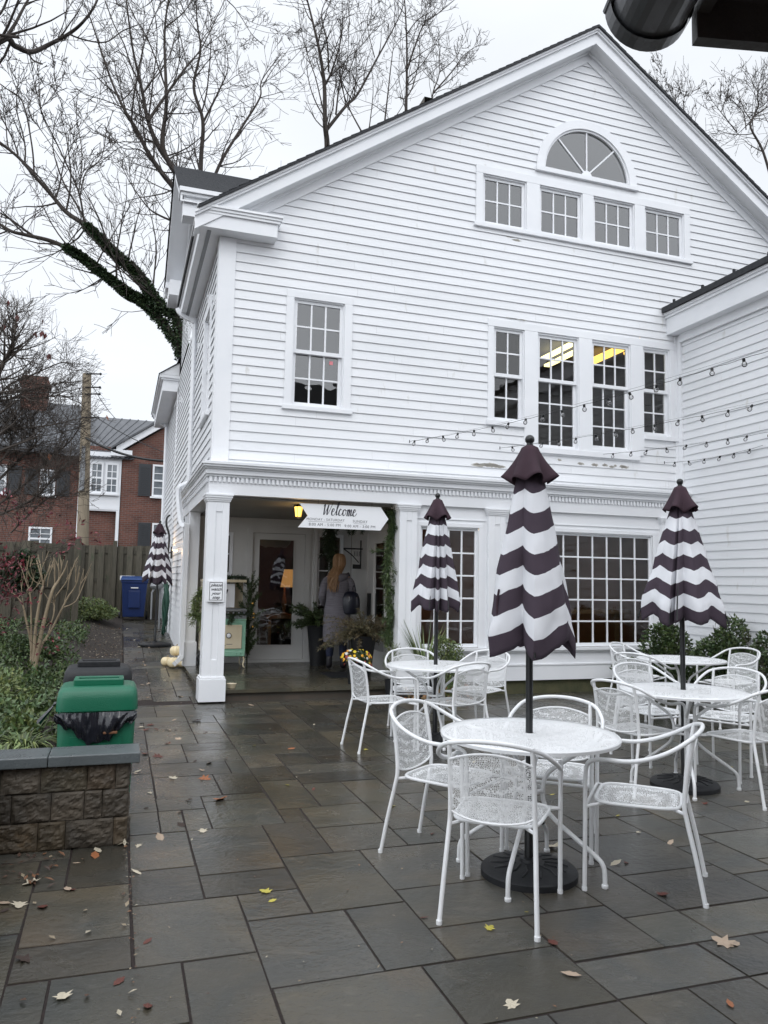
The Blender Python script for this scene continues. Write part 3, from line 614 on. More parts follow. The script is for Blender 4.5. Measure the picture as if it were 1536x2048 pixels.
# ground floor wall with the two big windows
m = MB()
m.pbox(PG, 3.762, 8.19, -.02, .012, 2.31, 2.55); m.pbox(PG, 4.745, 5.26, -.02, .012, .60, 2.31); m.pbox(PG, 7.63, 8.19, -.02, .012, .60, 2.31)
m.pbox(PG, 3.78, 8.19, .012, .026, 2.37, 2.382)
m.pbox(PG, 3.78, 8.19, -.02, .012, .17, .60); m.pbox(PG, 3.78, 8.19, .012, .034, .17, .375); m.pbox(PG, 3.78, 8.19, .012, .045, .375, .395); m.pbox(PG, 3.78, 8.19, .0121, .075, .585, .625); m.pbox(PG, 3.78, 8.19, .0121, .05, .56, .585)
part(m, 'front_panelling', M['trim'])
m = MB(); m.pbox(PG, 3.5, 8.19, -.06, -.022, -.02, .17); part(m, 'foundation', M['moss'])
w1 = window(PG, 3.83, 4.70, .63, 2.27, 4, 5, 0, fr=.028); w2 = window(PG, 5.30, 7.59, .63, 2.27, 9, 5, 0, fr=.028)
casing(PG, bld, [(3.775, 3.83, .625, 2.27), (4.70, 4.76, .625, 2.27), (3.775, 4.76, 2.271, 2.325), (5.24, 5.30, .625, 2.27), (7.59, 7.65, .625, 2.27), (5.24, 7.65, 2.271, 2.325)], .013, .03)
# ---- porch
m = MB(); m.box(1.02, 3.78, 9.78, 12.86, -.02, .108); 
part(m, 'porch_base', M['stepbrick'])
m = MB(); k = 0; px_ = [1.0, 1.5, 2.1, 2.55, 3.1, 3.5, 3.80]; py_ = [9.73, 10.3, 10.9, 11.3, 12.0, 12.5, 12.86]
for j in range(6):
    i = 0
    while i < 6:
        st = 2 if (pr.random() < .35 and i < 5) else 1
        t = pr.uniform(.9, 1.35); wv = pr.random()
        m.box(px_[i]+.003, px_[i+st]-.003, py_[j]+.003, py_[j+1]-.003, .11, .15+pr.uniform(0, .001), (t*1.05, t, t*(.86+.1*wv))); i += st
part(m, 'porch_floor', M['stone'])
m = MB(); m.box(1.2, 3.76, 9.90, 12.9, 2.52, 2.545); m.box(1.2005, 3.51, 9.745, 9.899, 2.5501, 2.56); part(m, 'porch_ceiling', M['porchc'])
DY = 12.87
PD = lambda u, n, z: (u, DY-n, z)
m = MB()                                                              # rear porch wall around door and windows
m.pbox(PD, 1.05, 1.42, -.03, 0, .15, 2.52); m.pbox(PD, 1.42, 1.74, -.03, 0, 2.27, 2.52); m.pbox(PD, 1.42, 1.74, -.03, 0, .15, .9); m.pbox(PD, 1.74, 2.06, -.03, 0, .15, 2.52)
m.pbox(PD, 2.06, 2.95, -.03, 0, 2.28, 2.52); m.pbox(PD, 2.95, 3.15, -.03, 0, .15, 2.52); m.pbox(PD, 3.15, 3.62, -.03, 0, 2.30, 2.52); m.pbox(PD, 3.62, 3.76, -.03, 0, .15, 2.52); m.pbox(PD, 3.15, 3.62, -.03, 0, .15, .75)
m.pbox(PD, 1.06, 3.76, 0, .02, 2.40, 2.45)
part(m, 'porch_rear_wall', M['porchw'])
m = MB()
for a, b in ((1.97, 2.06), (2.95, 3.04)): m.pbox(PD, a, b, .001, .025, .15, 2.28)
m.pbox(PD, 1.97, 3.04, .001, .025, 2.281, 2.36); m.pbox(PD, 3.09, 3.15, .001, .06, .15, 2.39); m.pbox(PD, 1.95, 3.06, .001, .06, .151, .19)
part(m, 'door_casing', M['porchw'])
# glazed door
m = MB(); m.pbox(PD, 2.065, 2.175, -.05, -.01, .19, 2.275); m.pbox(PD, 2.76, 2.945, -.05, -.01, .19, 2.275); m.pbox(PD, 2.175, 2.76, -.05, -.01, .19, .43); m.pbox(PD, 2.175, 2.76, -.05, -.01, 2.17, 2.275)
for a, b, c, d in ((2.16, 2.175, .42, 2.185), (2.76, 2.775, .42, 2.185), (2.175, 2.76, .415, .43), (2.175, 2.76, 2.17, 2.185)): m.pbox(PD, a, b, -.0099, .002, c, d)
dr = part(m, 'glazed_door', M['porchw']); m = MB(); m.add([PD(2.17, -.03, .42), PD(2.77, -.03, .42), PD(2.77, -.03, 2.18), PD(2.17, -.03, 2.18)], [(0, 1, 2, 3)]); part(m, 'pane', M['doorglass'], dr)
window(PD, 1.42, 1.74, .9, 2.27, 1, 2, 2, rec=0); window(PD, 3.15, 3.62, .75, 2.30, 2, 5, 0)
# right side wall of the porch with the entrance door
PR = lambda u, n, z: (3.765-n, u, z)
m = MB(); m.pbox(PR, 9.975, 10.9, -.03, 0, .15, 2.52); m.pbox(PR, 10.9, 11.9, -.03, 0, 2.28, 2.52); m.pbox(PR, 11.9, 12.86, -.03, 0, .15, 2.52); m.pbox(PR, 10.8, 10.9, 0, .02, .15, 2.35); m.pbox(PR, 11.9, 12.0, 0, .02, .15, 2.35); m.pbox(PR, 10.9, 11.9, 0, .02, 2.28, 2.35)
part(m, 'porch_side_wall', M['porchw'])
m = MB(); m.pbox(PR, 10.9, 11.1, -.05, -.01, .16, 2.28); m.pbox(PR, 11.65, 11.9, -.05, -.01, .16, 2.28); m.pbox(PR, 11.1, 11.65, -.05, -.01, .16, .45); m.pbox(PR, 11.1, 11.65, -.05, -.01, 2.1, 2.28)
ed = part(m, 'entrance_door', M['porchw']); m = MB(); m.add([PR(11.1, -.03, .45), PR(11.65, -.03, .45), PR(11.65, -.03, 2.1), PR(11.1, -.03, 2.1)], [(0, 1, 2, 3)]); part(m, 'pane', M['glass'], ed)
m = MB(); m.box(3.72, 3.775, 11.74, 11.79, .95, 1.32); part(m, 'door_handle', M['black'], ed)
# ---- rooms behind the glass
m = MB()
def room(x0, x1, y0, y1, z0, z1, mm):
    mm.add([(x, y, z) for z in (z0, z1) for y in (y0, y1) for x in (x0, x1)], [(0, 1, 3, 2), (4, 6, 7, 5), (2, 3, 7, 6), (0, 2, 6, 4), (1, 5, 7, 3)])
room(3.80, 8.15, 9.86, 13.6, .12, 2.54, m); part(m, 'shop_room', M['room'])
m = MB(); room(1.2, 3.77, 12.93, 16.5, .12, 2.5, m); part(m, 'back_room', M['roomdark'])
m = MB(); room(1.2, 11.8, 10.05, 15.0, 2.98, 5.75, m); part(m, 'upper_room', M['roomdark'])
m = MB(); room(3.9, 9.3, 10.05, 13.6, 6.2, 8.6, m); room(5.7, 7.4, 10.06, 13.0, 7.7, 8.62, m); part(m, 'attic_room', M['roomdark'])
m = MB()
m.box(7.08, 7.20, 10.7, 12.2, 5.60, 5.64); m.box(7.38, 7.50, 11.2, 12.6, 5.60, 5.64)
part(m, 'ceiling_light', M['tubel'])
m = MB(); m.box(7.95, 8.16, 10.3, 12.4, 5.60, 5.64); m.box(8.28, 8.36, 10.3, 11.4, 5.60, 5.64); part(m, 'ceiling_light', M['tubelo'])
m = MB(); m.box(4.6, 5.1, 11.2, 11.26, 2.42, 2.45); m.lathe([(.10, 0), (.10, .03)], 14, (4.85, 11.6, 2.2)); m.box(5.6, 7.4, 12.4, 12.5, 2.44, 2.47); part(m, 'ceiling_light', M['tubelo'])  # the long rear strip is added to brighten the shop room
m = MB(); m.box(5.4, 7.9, 10.75, 11.25, 1.06, 1.12); m.box(5.5, 5.6, 10.9, 11.0, .15, 1.06); m.box(7.7, 7.8, 10.9, 11.0, .15, 1.06); part(m, 'counter', M['wood'])
m = MB(); m.lathe([(.10, 1.27), (.135, 1.10), (.16, .96)], 20, (2.83, 13.5, .42), cap=False); sh = part(m, 'lamp_shade', M['shade'])
m = MB(); m.lathe([(.07, .0), (.08, .02), (.02, .05), (.05, .2), (.02, .36), (.01, .5)], 16, (2.74, 13.5, .9)); m.box(2.4, 3.3, 13.3, 13.8, .84, .9); m.box(2.45, 2.5, 13.35, 13.4, .15, .84); m.box(3.2, 3.25, 13.35, 13.4, .15, .84); part(m, 'table_lamp', M['wood'])
# small pink note stuck on the left window
m = MB(); m.pbox(PF, 2.545, 2.595, -.066, -.064, 4.41, 4.46); part(m, 'sticker', mat('pink_note', (.75, .25, .28), .6))
# ---- downspouts
def spout(pts, w_=.045, d_=.03, nm='downspout', parent=bld):
    m = MB(); m.tube(catmull(pts, 4), [w_]*((len(pts)-1)*4+1), 4); return part(m, nm, M['trim'], parent, smooth=False)
spout([(.70, 13.1, 6.0), (.74, 13.1, 5.93), (.85, 13.1, 5.86), (.98, 13.05, 5.78), (1.0, 13.05, 5.6), (1.0, 12.98, 3.2), (.98, 12.98, 3.06), (.86, 12.97, 2.98), (.84, 12.95, 2.85), (.88, 12.7, 2.4), (.93, 12.46, 2.3), (.95, 12.42, 2.2), (.95, 12.42, .42), (.94, 12.40, .30), (.89, 12.3, .25), (.84, 12.2, .22)])
spout([(.66, 21.4, 5.9), (.75, 21.4, 5.7), (.95, 21.3, 5.55), (1.0, 21.3, 5.4), (1.0, 21.3, .8)], .05)
# ================================================================== right wing
wing = thing('clapboard_wing', (8.2, 9.9, 0), 0, 'white clapboard wing with overhanging eave on the right of the courtyard', 'building')
m = siding(PW, .12, 5.46, lambda z: (-.5, FY-.125), [], expo=.124, zoff=.06); part(m, 'wing_siding', M['siding'], wing)
m = MB(); m.box(7.985, 8.2, -.6, FY-.004, 5.46, 5.72); m.box(7.955, 8.2, -.65, FY-.003, 5.72, 5.76); m.box(7.93, 8.2, -.68, FY-.002, 5.76, 5.80); m.box(8.14, 8.18, -.6, FY-.13, 5.33, 5.46); part(m, 'eave_fascia', M['trim'], wing)
m = MB(); m.add([(7.90, -.7, 5.805), (8.3, -.7, 5.90), (13.3, -.7, 8.2), (13.3, FY-.03, 8.2), (8.3, FY-.03, 5.90), (7.90, FY-.03, 5.805), (7.90, -.7, 5.86), (13.3, -.7, 8.26), (13.3, FY-.03, 8.26), (7.90, FY-.03, 5.86)], [(6, 7, 8, 9), (0, 6, 9, 5), (5, 9, 8, 3, 4), (0, 1, 2, 7, 6)])
m.box(7.885, 7.905, -.7, FY-.03, 5.80, 5.885); y = 9.6
while y > 0: m.box(7.90, 7.93, y, y+.03, 5.885, 5.94); y -= .62
part(m, 'wing_roof', M['shingle'], wing)
m = MB(); m.box(8.24, 13, -.5, -.45, 0, 5.5); m.box(8.205, 8.25, -.5, FY-.12, -.02, .12); part(m, 'wing_end_wall', M['moss'], wing)
# ================================================================== building behind the camera: eave with gutter overhead
nb = thing('neighbour_building', (1.35, 1.35, 0), 0, 'dark eave corner with half round gutter overhead at top right', 'building')
FC = Vector((1.215, 1.40, 2.768)); DXv = Vector((.97, -.235, 0)).normalized(); DYv = Vector((-.30, -.95, 0)).normalized()
m = MB(); a = FC; L_ = 3.0
V = []
for z in (0, .20):
    for p in (a, a+DXv*L_, a+DXv*L_-Vector((-.02, .0, 0))*0+DYv*.03, a+DYv*.03): V.append(p+Vector((0, 0, z)))
m.add(V, [(0, 1, 2, 3), (4, 7, 6, 5), (0, 4, 5, 1), (1, 5, 6, 2), (2, 6, 7, 3), (3, 7, 4, 0)])
V = []
for z in (.06, .20):
    for p in (a+DYv*.031, a+DYv*.031+DXv*.03, a+DYv*4+DXv*.03, a+DYv*4): V.append(p+Vector((0, 0, z)))
m.add(V, [(0, 1, 2, 3), (4, 7, 6, 5), (0, 4, 5, 1), (1, 5, 6, 2), (2, 6, 7, 3), (3, 7, 4, 0)])
part(m, 'fascia', M['gutterb'], nb)
m = MB(); s0 = a+DYv*.05+Vector((0, 0, .10)); m.add([s0, s0+DXv*3, s0+DXv*3+DYv*4, s0+DYv*4], [(0, 1, 2, 3)]); part(m, 'soffit', M['gutterb'], nb)
m = MB(); s0 = a-DXv*.16-DYv*.02+Vector((0, 0, .205)); m.add([s0, s0+DXv*3.2, s0+DXv*3.2+DYv*4+Vector((0, 0, .9)), s0+DYv*4], [(0, 1, 2, 3)]); part(m, 'roof', M['shingle'], nb)
# gutter: half round trough with a strap ring and rolled lip
gc0 = at(1296, 18, 1.42); m = MB(); rg = .090
def trough(mm, c0, L0, L1, r, t=.003, n=18):
    c = Vector(c0); sd_ = DYv.cross(Vector((0, 0, 1))).normalized()
    for (r_, fl) in ((r, 0), (r-t, 1)):
        for k in range(n):
            A, B = math.pi*k/n, math.pi*(k+1)/n
            q = lambda t_, L: c+DYv*L+sd_*r_*math.cos(t_)-Vector((0, 0, 1))*r_*math.sin(t_)
            f = [q(A, L0), q(B, L0), q(B, L1), q(A, L1)]; mm.add(f if not fl else f[::-1], [(0, 1, 2, 3)])
    return sd_
sdv = trough(m, gc0, 0, 3.6, rg); part(m, 'gutter', M['gutter'], nb, smooth=True)
m = MB(); trough(m, gc0, -.012, .03, rg+.008, .008)
m.poly([gc0+sdv*(rg+.006)*math.cos(math.pi*k/18)-Vector((0, 0, 1))*(rg+.006)*math.sin(math.pi*k/18)+DYv*.004 for k in range(19)])
for s in (-1, 1): m.tube([gc0+sdv*s*(rg+.004)+DYv*-.012, gc0+sdv*s*(rg+.004)+DYv*3.6], .009, 8)
trough(m, gc0, .20, .215, rg+.006, .006); part(m, 'gutter_end', M['gutter'], nb, smooth=True)
m = MB(); W0 = a+DXv*.55+DYv*.5
V = [W0+Vector((0, 0, -3)), W0+DXv*6+Vector((0, 0, -3)), W0+DXv*6+DYv*5+Vector((0, 0, -3)), W0+DYv*5+Vector((0, 0, -3))]; m.prism(V, (0, 0, 3.06)); part(m, 'brick_wall', M['brick'], nb)
# house across the courtyard, behind the camera: seen only mirrored in the glass
hb = thing('house_behind', (0, -14, 0), 0, 'brick house behind the viewer mirrored in the window glass', 'house')
m = MB(); m.box(-9, 16, -20, -14, 0, 7.2); part(m, 'wall', M['brick'], hb)
m = MB(); m.add([(-9.3, -13.6, 7.1), (16.3, -13.6, 7.1), (16.3, -17, 11.0), (-9.3, -17, 11.0), (16.3, -20.4, 7.1), (-9.3, -20.4, 7.1)], [(0, 1, 2, 3), (3, 2, 4, 5)]); part(m, 'roof', M['shingle'], hb)
# ================================================================== garden chairs
def arc_pts(c, r, a0, a1, n, ax=0): return [(c[0]+r*math.cos(a0+(a1-a0)*k/n), c[1]+r*math.sin(a0+(a1-a0)*k/n)) for k in range(n+1)]
def make_chair(loc, rz, label, group):
    t = thing('garden_chair', loc, rz, label, 'chair', group)
    T = .0112
    # arm and back hoop: one long tube from front foot to front foot
    half = [(.245, .255, 0), (.247, .25, .35), (.25, .245, .58), (.253, .215, .632), (.262, .15, .645), (.272, .04, .648), (.278, -.06, .672), (.266, -.16, .715), (.215, -.245, .768), (.115, -.288, .795), (0, -.30, .803)]
    pts = half+[(-x, y, z) for x, y, z in half[::-1][1:]]
    C_ = catmull(pts, 5); i1 = 5; n = len(C_)
    m = MB(); m.tube(C_[10:n-10], T, 10); hp = m.build('back_hoop', M['whitem'], t, smooth=True)
    for sl_ in (C_[:11], C_[n-11:][::-1]):
        m = MB(); m.tube(sl_, T, 10); m.tube([sl_[0]-Vector((0, 0, -.001)), sl_[0]+Vector((0, 0, .018))], T+.0025, 10); m.build('leg', M['whitem'], t, smooth=True)
    bl = lambda s: [(s*.215, -.30, 0), (s*.205, -.262, .2), (s*.196, -.222, .38), (s*.192, -.212, .46), (s*.190, -.228, .62), (s*.188, -.258, .77), (s*.19, -.262, .782)]
    for s in (-1, 1):
        m = MB(); P_ = catmull(bl(s), 5); m.tube(P_[:17], T, 10); m.tube([P_[0], P_[0]+Vector((0, 0, .018))], T+.0025, 10); m.build('leg', M['whitem'], t, smooth=True)
        m = MB(); m.tube(P_[16:], T, 10); m.build('back_post', M['whitem'], t, smooth=True)
    # back panel: arched top and bottom, bowed backwards
    m = MB(); nu, nv = 12, 8; V = []
    def bp(u, v):
        x = -.188+.376*u; q = 1-(2*u-1)**2; zt = .705+.038*q; zb = .470-.038*q**.7
        z = zb+(zt-zb)*v; yy = -.214-(z-.46)*.155-.012*q
        return (x, yy, z)
    for j in range(nv+1):
        for i in range(nu+1): V.append(bp(i/nu, j/nv))
    m.add(V, [(j*(nu+1)+i, j*(nu+1)+i+1, (j+1)*(nu+1)+i+1, (j+1)*(nu+1)+i) for j in range(nv) for i in range(nu)])
    bk = m.build('backrest', M['perf'], t, smooth=True)
    m = MB(); m.tube([bp(i/nu, 1) for i in range(nu+1)], .006, 6); m.build('rim', M['whitem'], bk, smooth=True); m = MB(); m.tube([bp(i/nu, 0) for i in range(nu+1)], .006, 6); m.build('rim', M['whitem'], bk, smooth=True)
    # seat
    def outline(k, n=44):
        a = 2*math.pi*k/n; c, s = math.cos(a), math.sin(a); e = .42
        x = math.copysign(abs(c)**e, c); y = math.copysign(abs(s)**e, s)
        return (x*(.205+.012*y), y*.205+.01)
    n = 44; m = MB(); V = []
    for r, dz in ((0, -.016), (.35, -.014), (.7, -.008), (1, 0)):
        for k in range(n):
            x, y = outline(k); V.append((x*r, (y-.01)*r+.01, .425+dz))
    F = [(i*n+k, i*n+(k+1) % n, (i+1)*n+(k+1) % n, (i+1)*n+k) for i in range(3) for k in range(n)]
    m.add(V, F); st = m.build('seat', M['perf'], t, smooth=True)
    m = MB(); rim = [(*outline(k), .424) for k in range(n)]; m.tube(rim+[rim[0]], .0085, 7, cap=False); m.build('rim', M['whitem'], st, smooth=True)
    m = MB(); m.tube([(-.246, .25, .405), (.246, .25, .405)], .0085, 7); m.tube([(-.246, .248, .405), (-.17, .17, .413)], .0085, 7); m.tube([(.246, .248, .405), (.17, .17, .413)], .0085, 7); m.build('crossbar', M['whitem'], t, smooth=True)
    for s in (-1, 1): m = MB(); m.tube([(s*.193, -.215, .41), (s*.145, -.16, .414)], .0085, 7); m.build('seat_bracket', M['whitem'], t, smooth=True)
    return t
def move(t, loc, rz, label, group=None):
    t.location = loc; t.rotation_euler = (0, 0, rz); t['label'] = label
    if group: t['group'] = group
    return t
def face(dx, dy): return math.atan2(dy, dx)-math.pi/2
GC = 'white steel garden chairs on the patio'
CH = [((1.76, 3.40), (.33, .42), 'nearest white steel chair, its perforated back towards the camera at the front table'),
 ((1.80, 4.13), (.62, -.78), 'white steel chair on the left side of the front table, back to the left'),
 ((2.60, 3.467), (-.39, .335), 'white steel chair seen side-on at the right of the front table'),
 ((2.46, 4.10), (-.64, -.77), 'white steel chair behind the front table, only its hoop and back above the tabletop'),
 ((2.33, 6.87), (.99, .08), 'white steel chair left of the far left table, next to the flower pot'),
 ((2.93, 6.60), (-.30, .95), 'white steel chair in front of the far left table with its back to the camera'),
 ((2.88, 7.50), (-.22, -.97), 'white steel chair behind the far left table, before the spiky plant'),
 ((3.52, 7.32), (-.85, -.5), 'white steel chair right of the far left table, near the panelled wall'),
 ((3.76, 5.06), (.97, .25), 'white steel chair left front of the middle right table, mesh back facing left'),
 ((4.48, 5.80), (.05, -1), 'white steel chair behind the middle right table, on its left'),
 ((4.93, 5.40), (-.82, -.5), 'white steel chair behind the middle right table, on its right'),
 ((4.40, 4.64), (-.15, 1), 'white steel chair cut by the right edge in front of the middle right table'),
 ((6.0, 8.05), (.5, -.85), 'rear white steel chair on the left of the table without parasol'),
 ((5.40, 7.10), (.93, .42), 'white steel chair left front of the table without parasol'),
 ((6.75, 7.35), (-.93, -.15), 'white steel chair right of the table without parasol, by the hedge')]
c0 = None
for (x, y), (dx, dy), lb in CH:
    if c0 is None: c0 = make_chair((x, y, 0), face(dx, dy), lb, GC)
    else: move(copy_tree(c0), (x, y, 0), face(dx, dy), lb)
# ================================================================== round tables
def make_table(loc, rz, label, group):
    t = thing('round_table', loc, rz, label, 'table', group); RR = .462
    m = MB(); n = 56; m.add([(r*math.cos(2*math.pi*k/n), r*math.sin(2*math.pi*k/n), .72) for r in (.026, .24, RR) for k in range(n)], [(i*n+k, i*n+(k+1) % n, (i+1)*n+(k+1) % n, (i+1)*n+k) for i in range(2) for k in range(n)])
    tp = m.build('tabletop', M['perft'], t)
    m = MB(); m.lathe([(RR-.012, .700), (RR+.004, .700), (RR+.006, .716), (RR, .7225), (RR-.008, .7225)], 64, cap=False); m.build('rim', M['whitem'], tp, smooth=True); m = MB(); m.lathe([(.032, .700), (.032, .7235), (.024, .7235), (.024, .700)], 20, cap=False); m.build('parasol_ring', M['whitem'], tp, smooth=True)
    for k in range(4):
        a = math.pi/2*k+.5; c, s = math.cos(a), math.sin(a)
        pr_ = [(.36, .70), (.30, .675), (.13, .555), (.085, .50), (.072, .44), (.08, .37), (.13, .30), (.33, .155), (.375, .11), (.385, .06), (.385, .004)]
        m = MB(); m.tube(catmull([(r*c, r*s, z) for r, z in pr_], 4), .0118, 10); m.lathe([(.016, .001), (.017, .004), (.017, .016), (.013, .02)], 12, (.385*c, .385*s, 0)); m.build('leg', M['whitem'], t, smooth=True)
    m = MB(); m.lathe([(.075, .425), (.078, .43), (.078, .442), (.075, .447), (.068, .447), (.068, .425)], 28, cap=False); m.tube([(-.36, 0, .698), (.36, 0, .698)], .009, 7); m.tube([(0, -.36, .697), (0, .36, .697)], .009, 7); m.build('support_ring', M['whitem'], t, smooth=True)
    return t
GT = 'round white perforated steel tables'
TB = [((2.085, 3.71), .3, 'round white steel table nearest the camera, under the largest striped parasol'), ((2.90, 6.96), .9, 'round white steel table by the porch step, left striped parasol through it'),
      ((4.12, 4.97), .55, 'round white steel table on the right with a striped parasol through it'), ((5.88, 7.12), .2, 'round white steel table without parasol, in front of the hedge')]
t0 = make_table((*TB[0][0], 0), TB[0][1], TB[0][2], GT)
for (x, y), a, lb in TB[1:]: move(copy_tree(t0), (x, y, 0), a, lb)
# ================================================================== parasols
def make_parasol(x, y, z0, top, bottom, rmax, rot, seed, label, ribs=6, bigbase=.25, angs=None, vdep=(.45, .75), up_=.45, pls=None, vas=None, lf=1.0):
    r_ = random.Random(seed); t = thing('closed_parasol', (x, y, z0), 0, label, 'parasol', 'closed striped parasols')
    m = MB(); m.tube([(0, 0, .03), (0, 0, top-.05)], .019, 16); m.build('pole', M['black'], t, smooth=True)
    m = MB(); m.lathe([(.024, .06), (.024, .34), (.021, .345)], 16); m.tube([(.02, 0, .26), (.06, 0, .26)], .008, 8); m.lathe([(.012, -.012), (.02, -.008), (.02, .008), (.012, .012)], 10, (.07, 0, .26)); m.build('base_tube', M['black'], t, smooth=True)
    m = MB(); m.lathe([(bigbase, 0), (bigbase, .03), (bigbase-.012, .042), (bigbase-.03, .045), (bigbase-.035, .05), (.10, .066), (.05, .07), (.045, .085), (.024, .09)], 48)
    for k in range(14):
        a = 2*math.pi*k/14; c, s = math.cos(a), math.sin(a); m.tube([(c*.08, s*.08, .068), (math.cos(a+.12)*.14, math.sin(a+.12)*.14, .062), (c*.2, s*.2, .052)], .006, 6)
    m.build('base', M['blackp'], t, smooth=True)
    m = MB(); m.ball((0, 0, top-.02), .026, 10); m.lathe([(.017, -.07), (.017, -.04), (.012, -.035)], 14, (0, 0, top)); m.build('finial', M['black'], t, smooth=True)
    # canopy: s along the rib from under the cap to the hem; ridges at ribs, cloth folded in between
    NS = 36; K = 14; NA = ribs*K; zt = top-.17; L_ = zt-bottom; band = L_/(9.0+up_)
    rr = [r_.uniform(.86, 1.12) for _ in range(ribs)]; va = [r_.uniform(*vdep) for _ in range(ribs)]; tw = [r_.uniform(-.16, .16) for _ in range(ribs)]; dz = [r_.uniform(-.025, .025) for _ in range(ribs)]; pl = [r_.uniform(.32, .68) for _ in range(ribs)]
    ang = angs if angs else sorted([2*math.pi*(k+r_.uniform(-.22, .22))/ribs for k in range(ribs)])
    if angs: ang = [R(q) for q in angs]
    if pls: pl = pls; va = vas; tw = [q*.4 for q in tw]
    V = []; UV = []
    for i in range(NS+1):
        s = i/NS
        for a in range(NA):
            k = a//K; f = (a % K)/K; k2 = (k+1) % ribs
            a0 = ang[k]; a1 = ang[k2]+(2*math.pi if k2 == 0 else 0)
            vp = pl[k]; ff = (f/vp) if f < vp else (1-f)/(1-vp)
            ff = ff*ff/(ff+.06)*1.06*(1-.3*s)+.3*s*math.sin(ff*math.pi/2)**2
            wv = (a1-a0)/(2*math.pi/ribs)
            th = a0+(a1-a0)*f+tw[k]*math.sin(math.pi*f)*s+rot+.05*math.sin(3*s+k)
            R0 = rr[k]*(1-f)+rr[k2]*f; d0 = dz[k]*(1-f)+dz[k2]*f
            rib = .058+(rmax-.058)*(s**1.05)+.012*math.sin(math.pi*s)
            rib *= (1+(R0-1)*s)
            r = rib*(1-(1-va[k])*(.45+.55*s)*ff)+.0035*math.sin(19*s+a*.7+k)*s*ff
            r *= 1-.10*max(0, (s-.86)/.14)**1.5; r += .026*s*noise.noise((math.cos(th)*2.4+seed, math.sin(th)*2.4, s*4.5))+.011*s*noise.noise((math.cos(th)*7+seed, math.sin(th)*7, s*11))
            r = max(.03, r)
            lift = lf*ff*(.03+.085*s)*min(1.4, wv)
            z = zt-L_*s+d0*s+lift+.017*s*noise.noise((math.cos(th)*2.1+seed*3, math.sin(th)*2.1, s*3.2))+.006*s*noise.noise((math.cos(th)*6+seed, math.sin(th)*6, s*7))
            V.append((r*math.cos(th), r*math.sin(th), z)); UV.append((a/NA, max(.001, (s*(9+up_)-up_)/9)))
    F = [(i*NA+a, i*NA+(a+1) % NA, (i+1)*NA+(a+1) % NA, (i+1)*NA+a) for i in range(NS) for a in range(NA)]
    m = MB(); m.add(V, F, None, [[UV[q] for q in f] for f in F])
    cn_ = m.build('canopy', M['canopy'], t, smooth=True); sm = cn_.modifiers.new('cloth', 'SOLIDIFY'); sm.thickness = .002
    # vent cap: plain plum cone with its own flounce
    m = MB(); V = []; n = 72; cz = .20; rc = r_.uniform(.122, .130)
    for i in range(11):
        s = i/10
        for a in range(n):
            th = 2*math.pi*a/n+rot; w_ = math.cos(6*th+seed)*.55+.35*math.cos(4*th+seed*2)
            r = .030*min(1, s*14)+.004+(rc-.034)*(s**1.05)*(1+.46*s*w_)
            V.append((r*math.cos(th), r*math.sin(th), top-.046-.006*(1-min(1, s*14))*0-cz*s+.03*s*s*w_))
    m.add(V, [(i*n+a, i*n+(a+1) % n, (i+1)*n+(a+1) % n, (i+1)*n+a) for i in range(10) for a in range(n)]); cp = m.build('vent_cap', M['plum'], t, smooth=True); sm = cp.modifiers.new('cloth', 'SOLIDIFY'); sm.thickness = .002
    # rib ends and tie strap
    m = MB()
    for k in range(ribs):
        th = ang[k]+rot; r = rmax*rr[k]-.014
        m.tube([(.02*math.cos(th), .02*math.sin(th), top-.19), (.5*r*math.cos(th), .5*r*math.sin(th), (top+bottom)/2), (r*math.cos(th), r*math.sin(th), zt-L_+dz[k]+.02)], .005, 5)
    m.build('rib', M['black'], t, smooth=True)
    zb_ = bottom+.34*(zt-bottom); rb_ = .058+(rmax-.058)*.66
    m = MB(); th = ang[0]+rot+.1; q0 = Vector((math.cos(th)*rb_*.98, math.sin(th)*rb_*.98, zb_)); m.tube(catmull([q0, q0+Vector((math.cos(th)*.012, math.sin(th)*.012, -.08)), q0+Vector((math.cos(th+.1)*.004, math.sin(th+.1)*.004, -.20))], 4), .006, 4); m.build('tie_strap', M['plum'], t, smooth=True)
    m = MB(); m.lathe([(.021, -.05), (.028, -.04), (.028, .04), (.021, .05)], 14, (0, 0, bottom+.22)); m.build('runner', M['black'], t, smooth=True)
    return t
make_parasol(2.085, 3.71, 0, 2.31, 1.13, .262, 0, 4, 'largest black and white striped parasol, closed, over the nearest table', 4, angs=[-182, -112, -22, 75], vdep=(.50, .62), pls=[.52, .86, .5, .5], vas=[.36, .86, .6, .6])
make_parasol(2.90, 6.96, 0, 2.37, 1.22, .272, 0, 9, 'left striped closed parasol in front of the porch pilaster and narrow window', 6, angs=[-185, -128, -108, -88, -35, 60], vdep=(.45, .72), lf=.6, pls=[.2, .5, .5, .5, .5, .5], vas=[.75, .6, .5, .55, .7, .7])
make_parasol(4.12, 4.97, 0, 2.345, 1.22, .312, 0, 15, 'right striped closed parasol in front of the wing siding and hedge', 6, angs=[-205, -150, -136, -100, -50, 50], vdep=(.5, .75), lf=.62, pls=[.3, .5, .4, .6, .5, .5], vas=[.8, .55, .6, .8, .7, .7])
make_parasol(.68, 15.4, gz(15.4), 2.36, 1.14, .33, 0, 21, 'far striped closed parasol standing on the side path by the wall lamp', 6, bigbase=.30, angs=[-175, -120, -98, -60, 10, 90], vdep=(.5, .75))
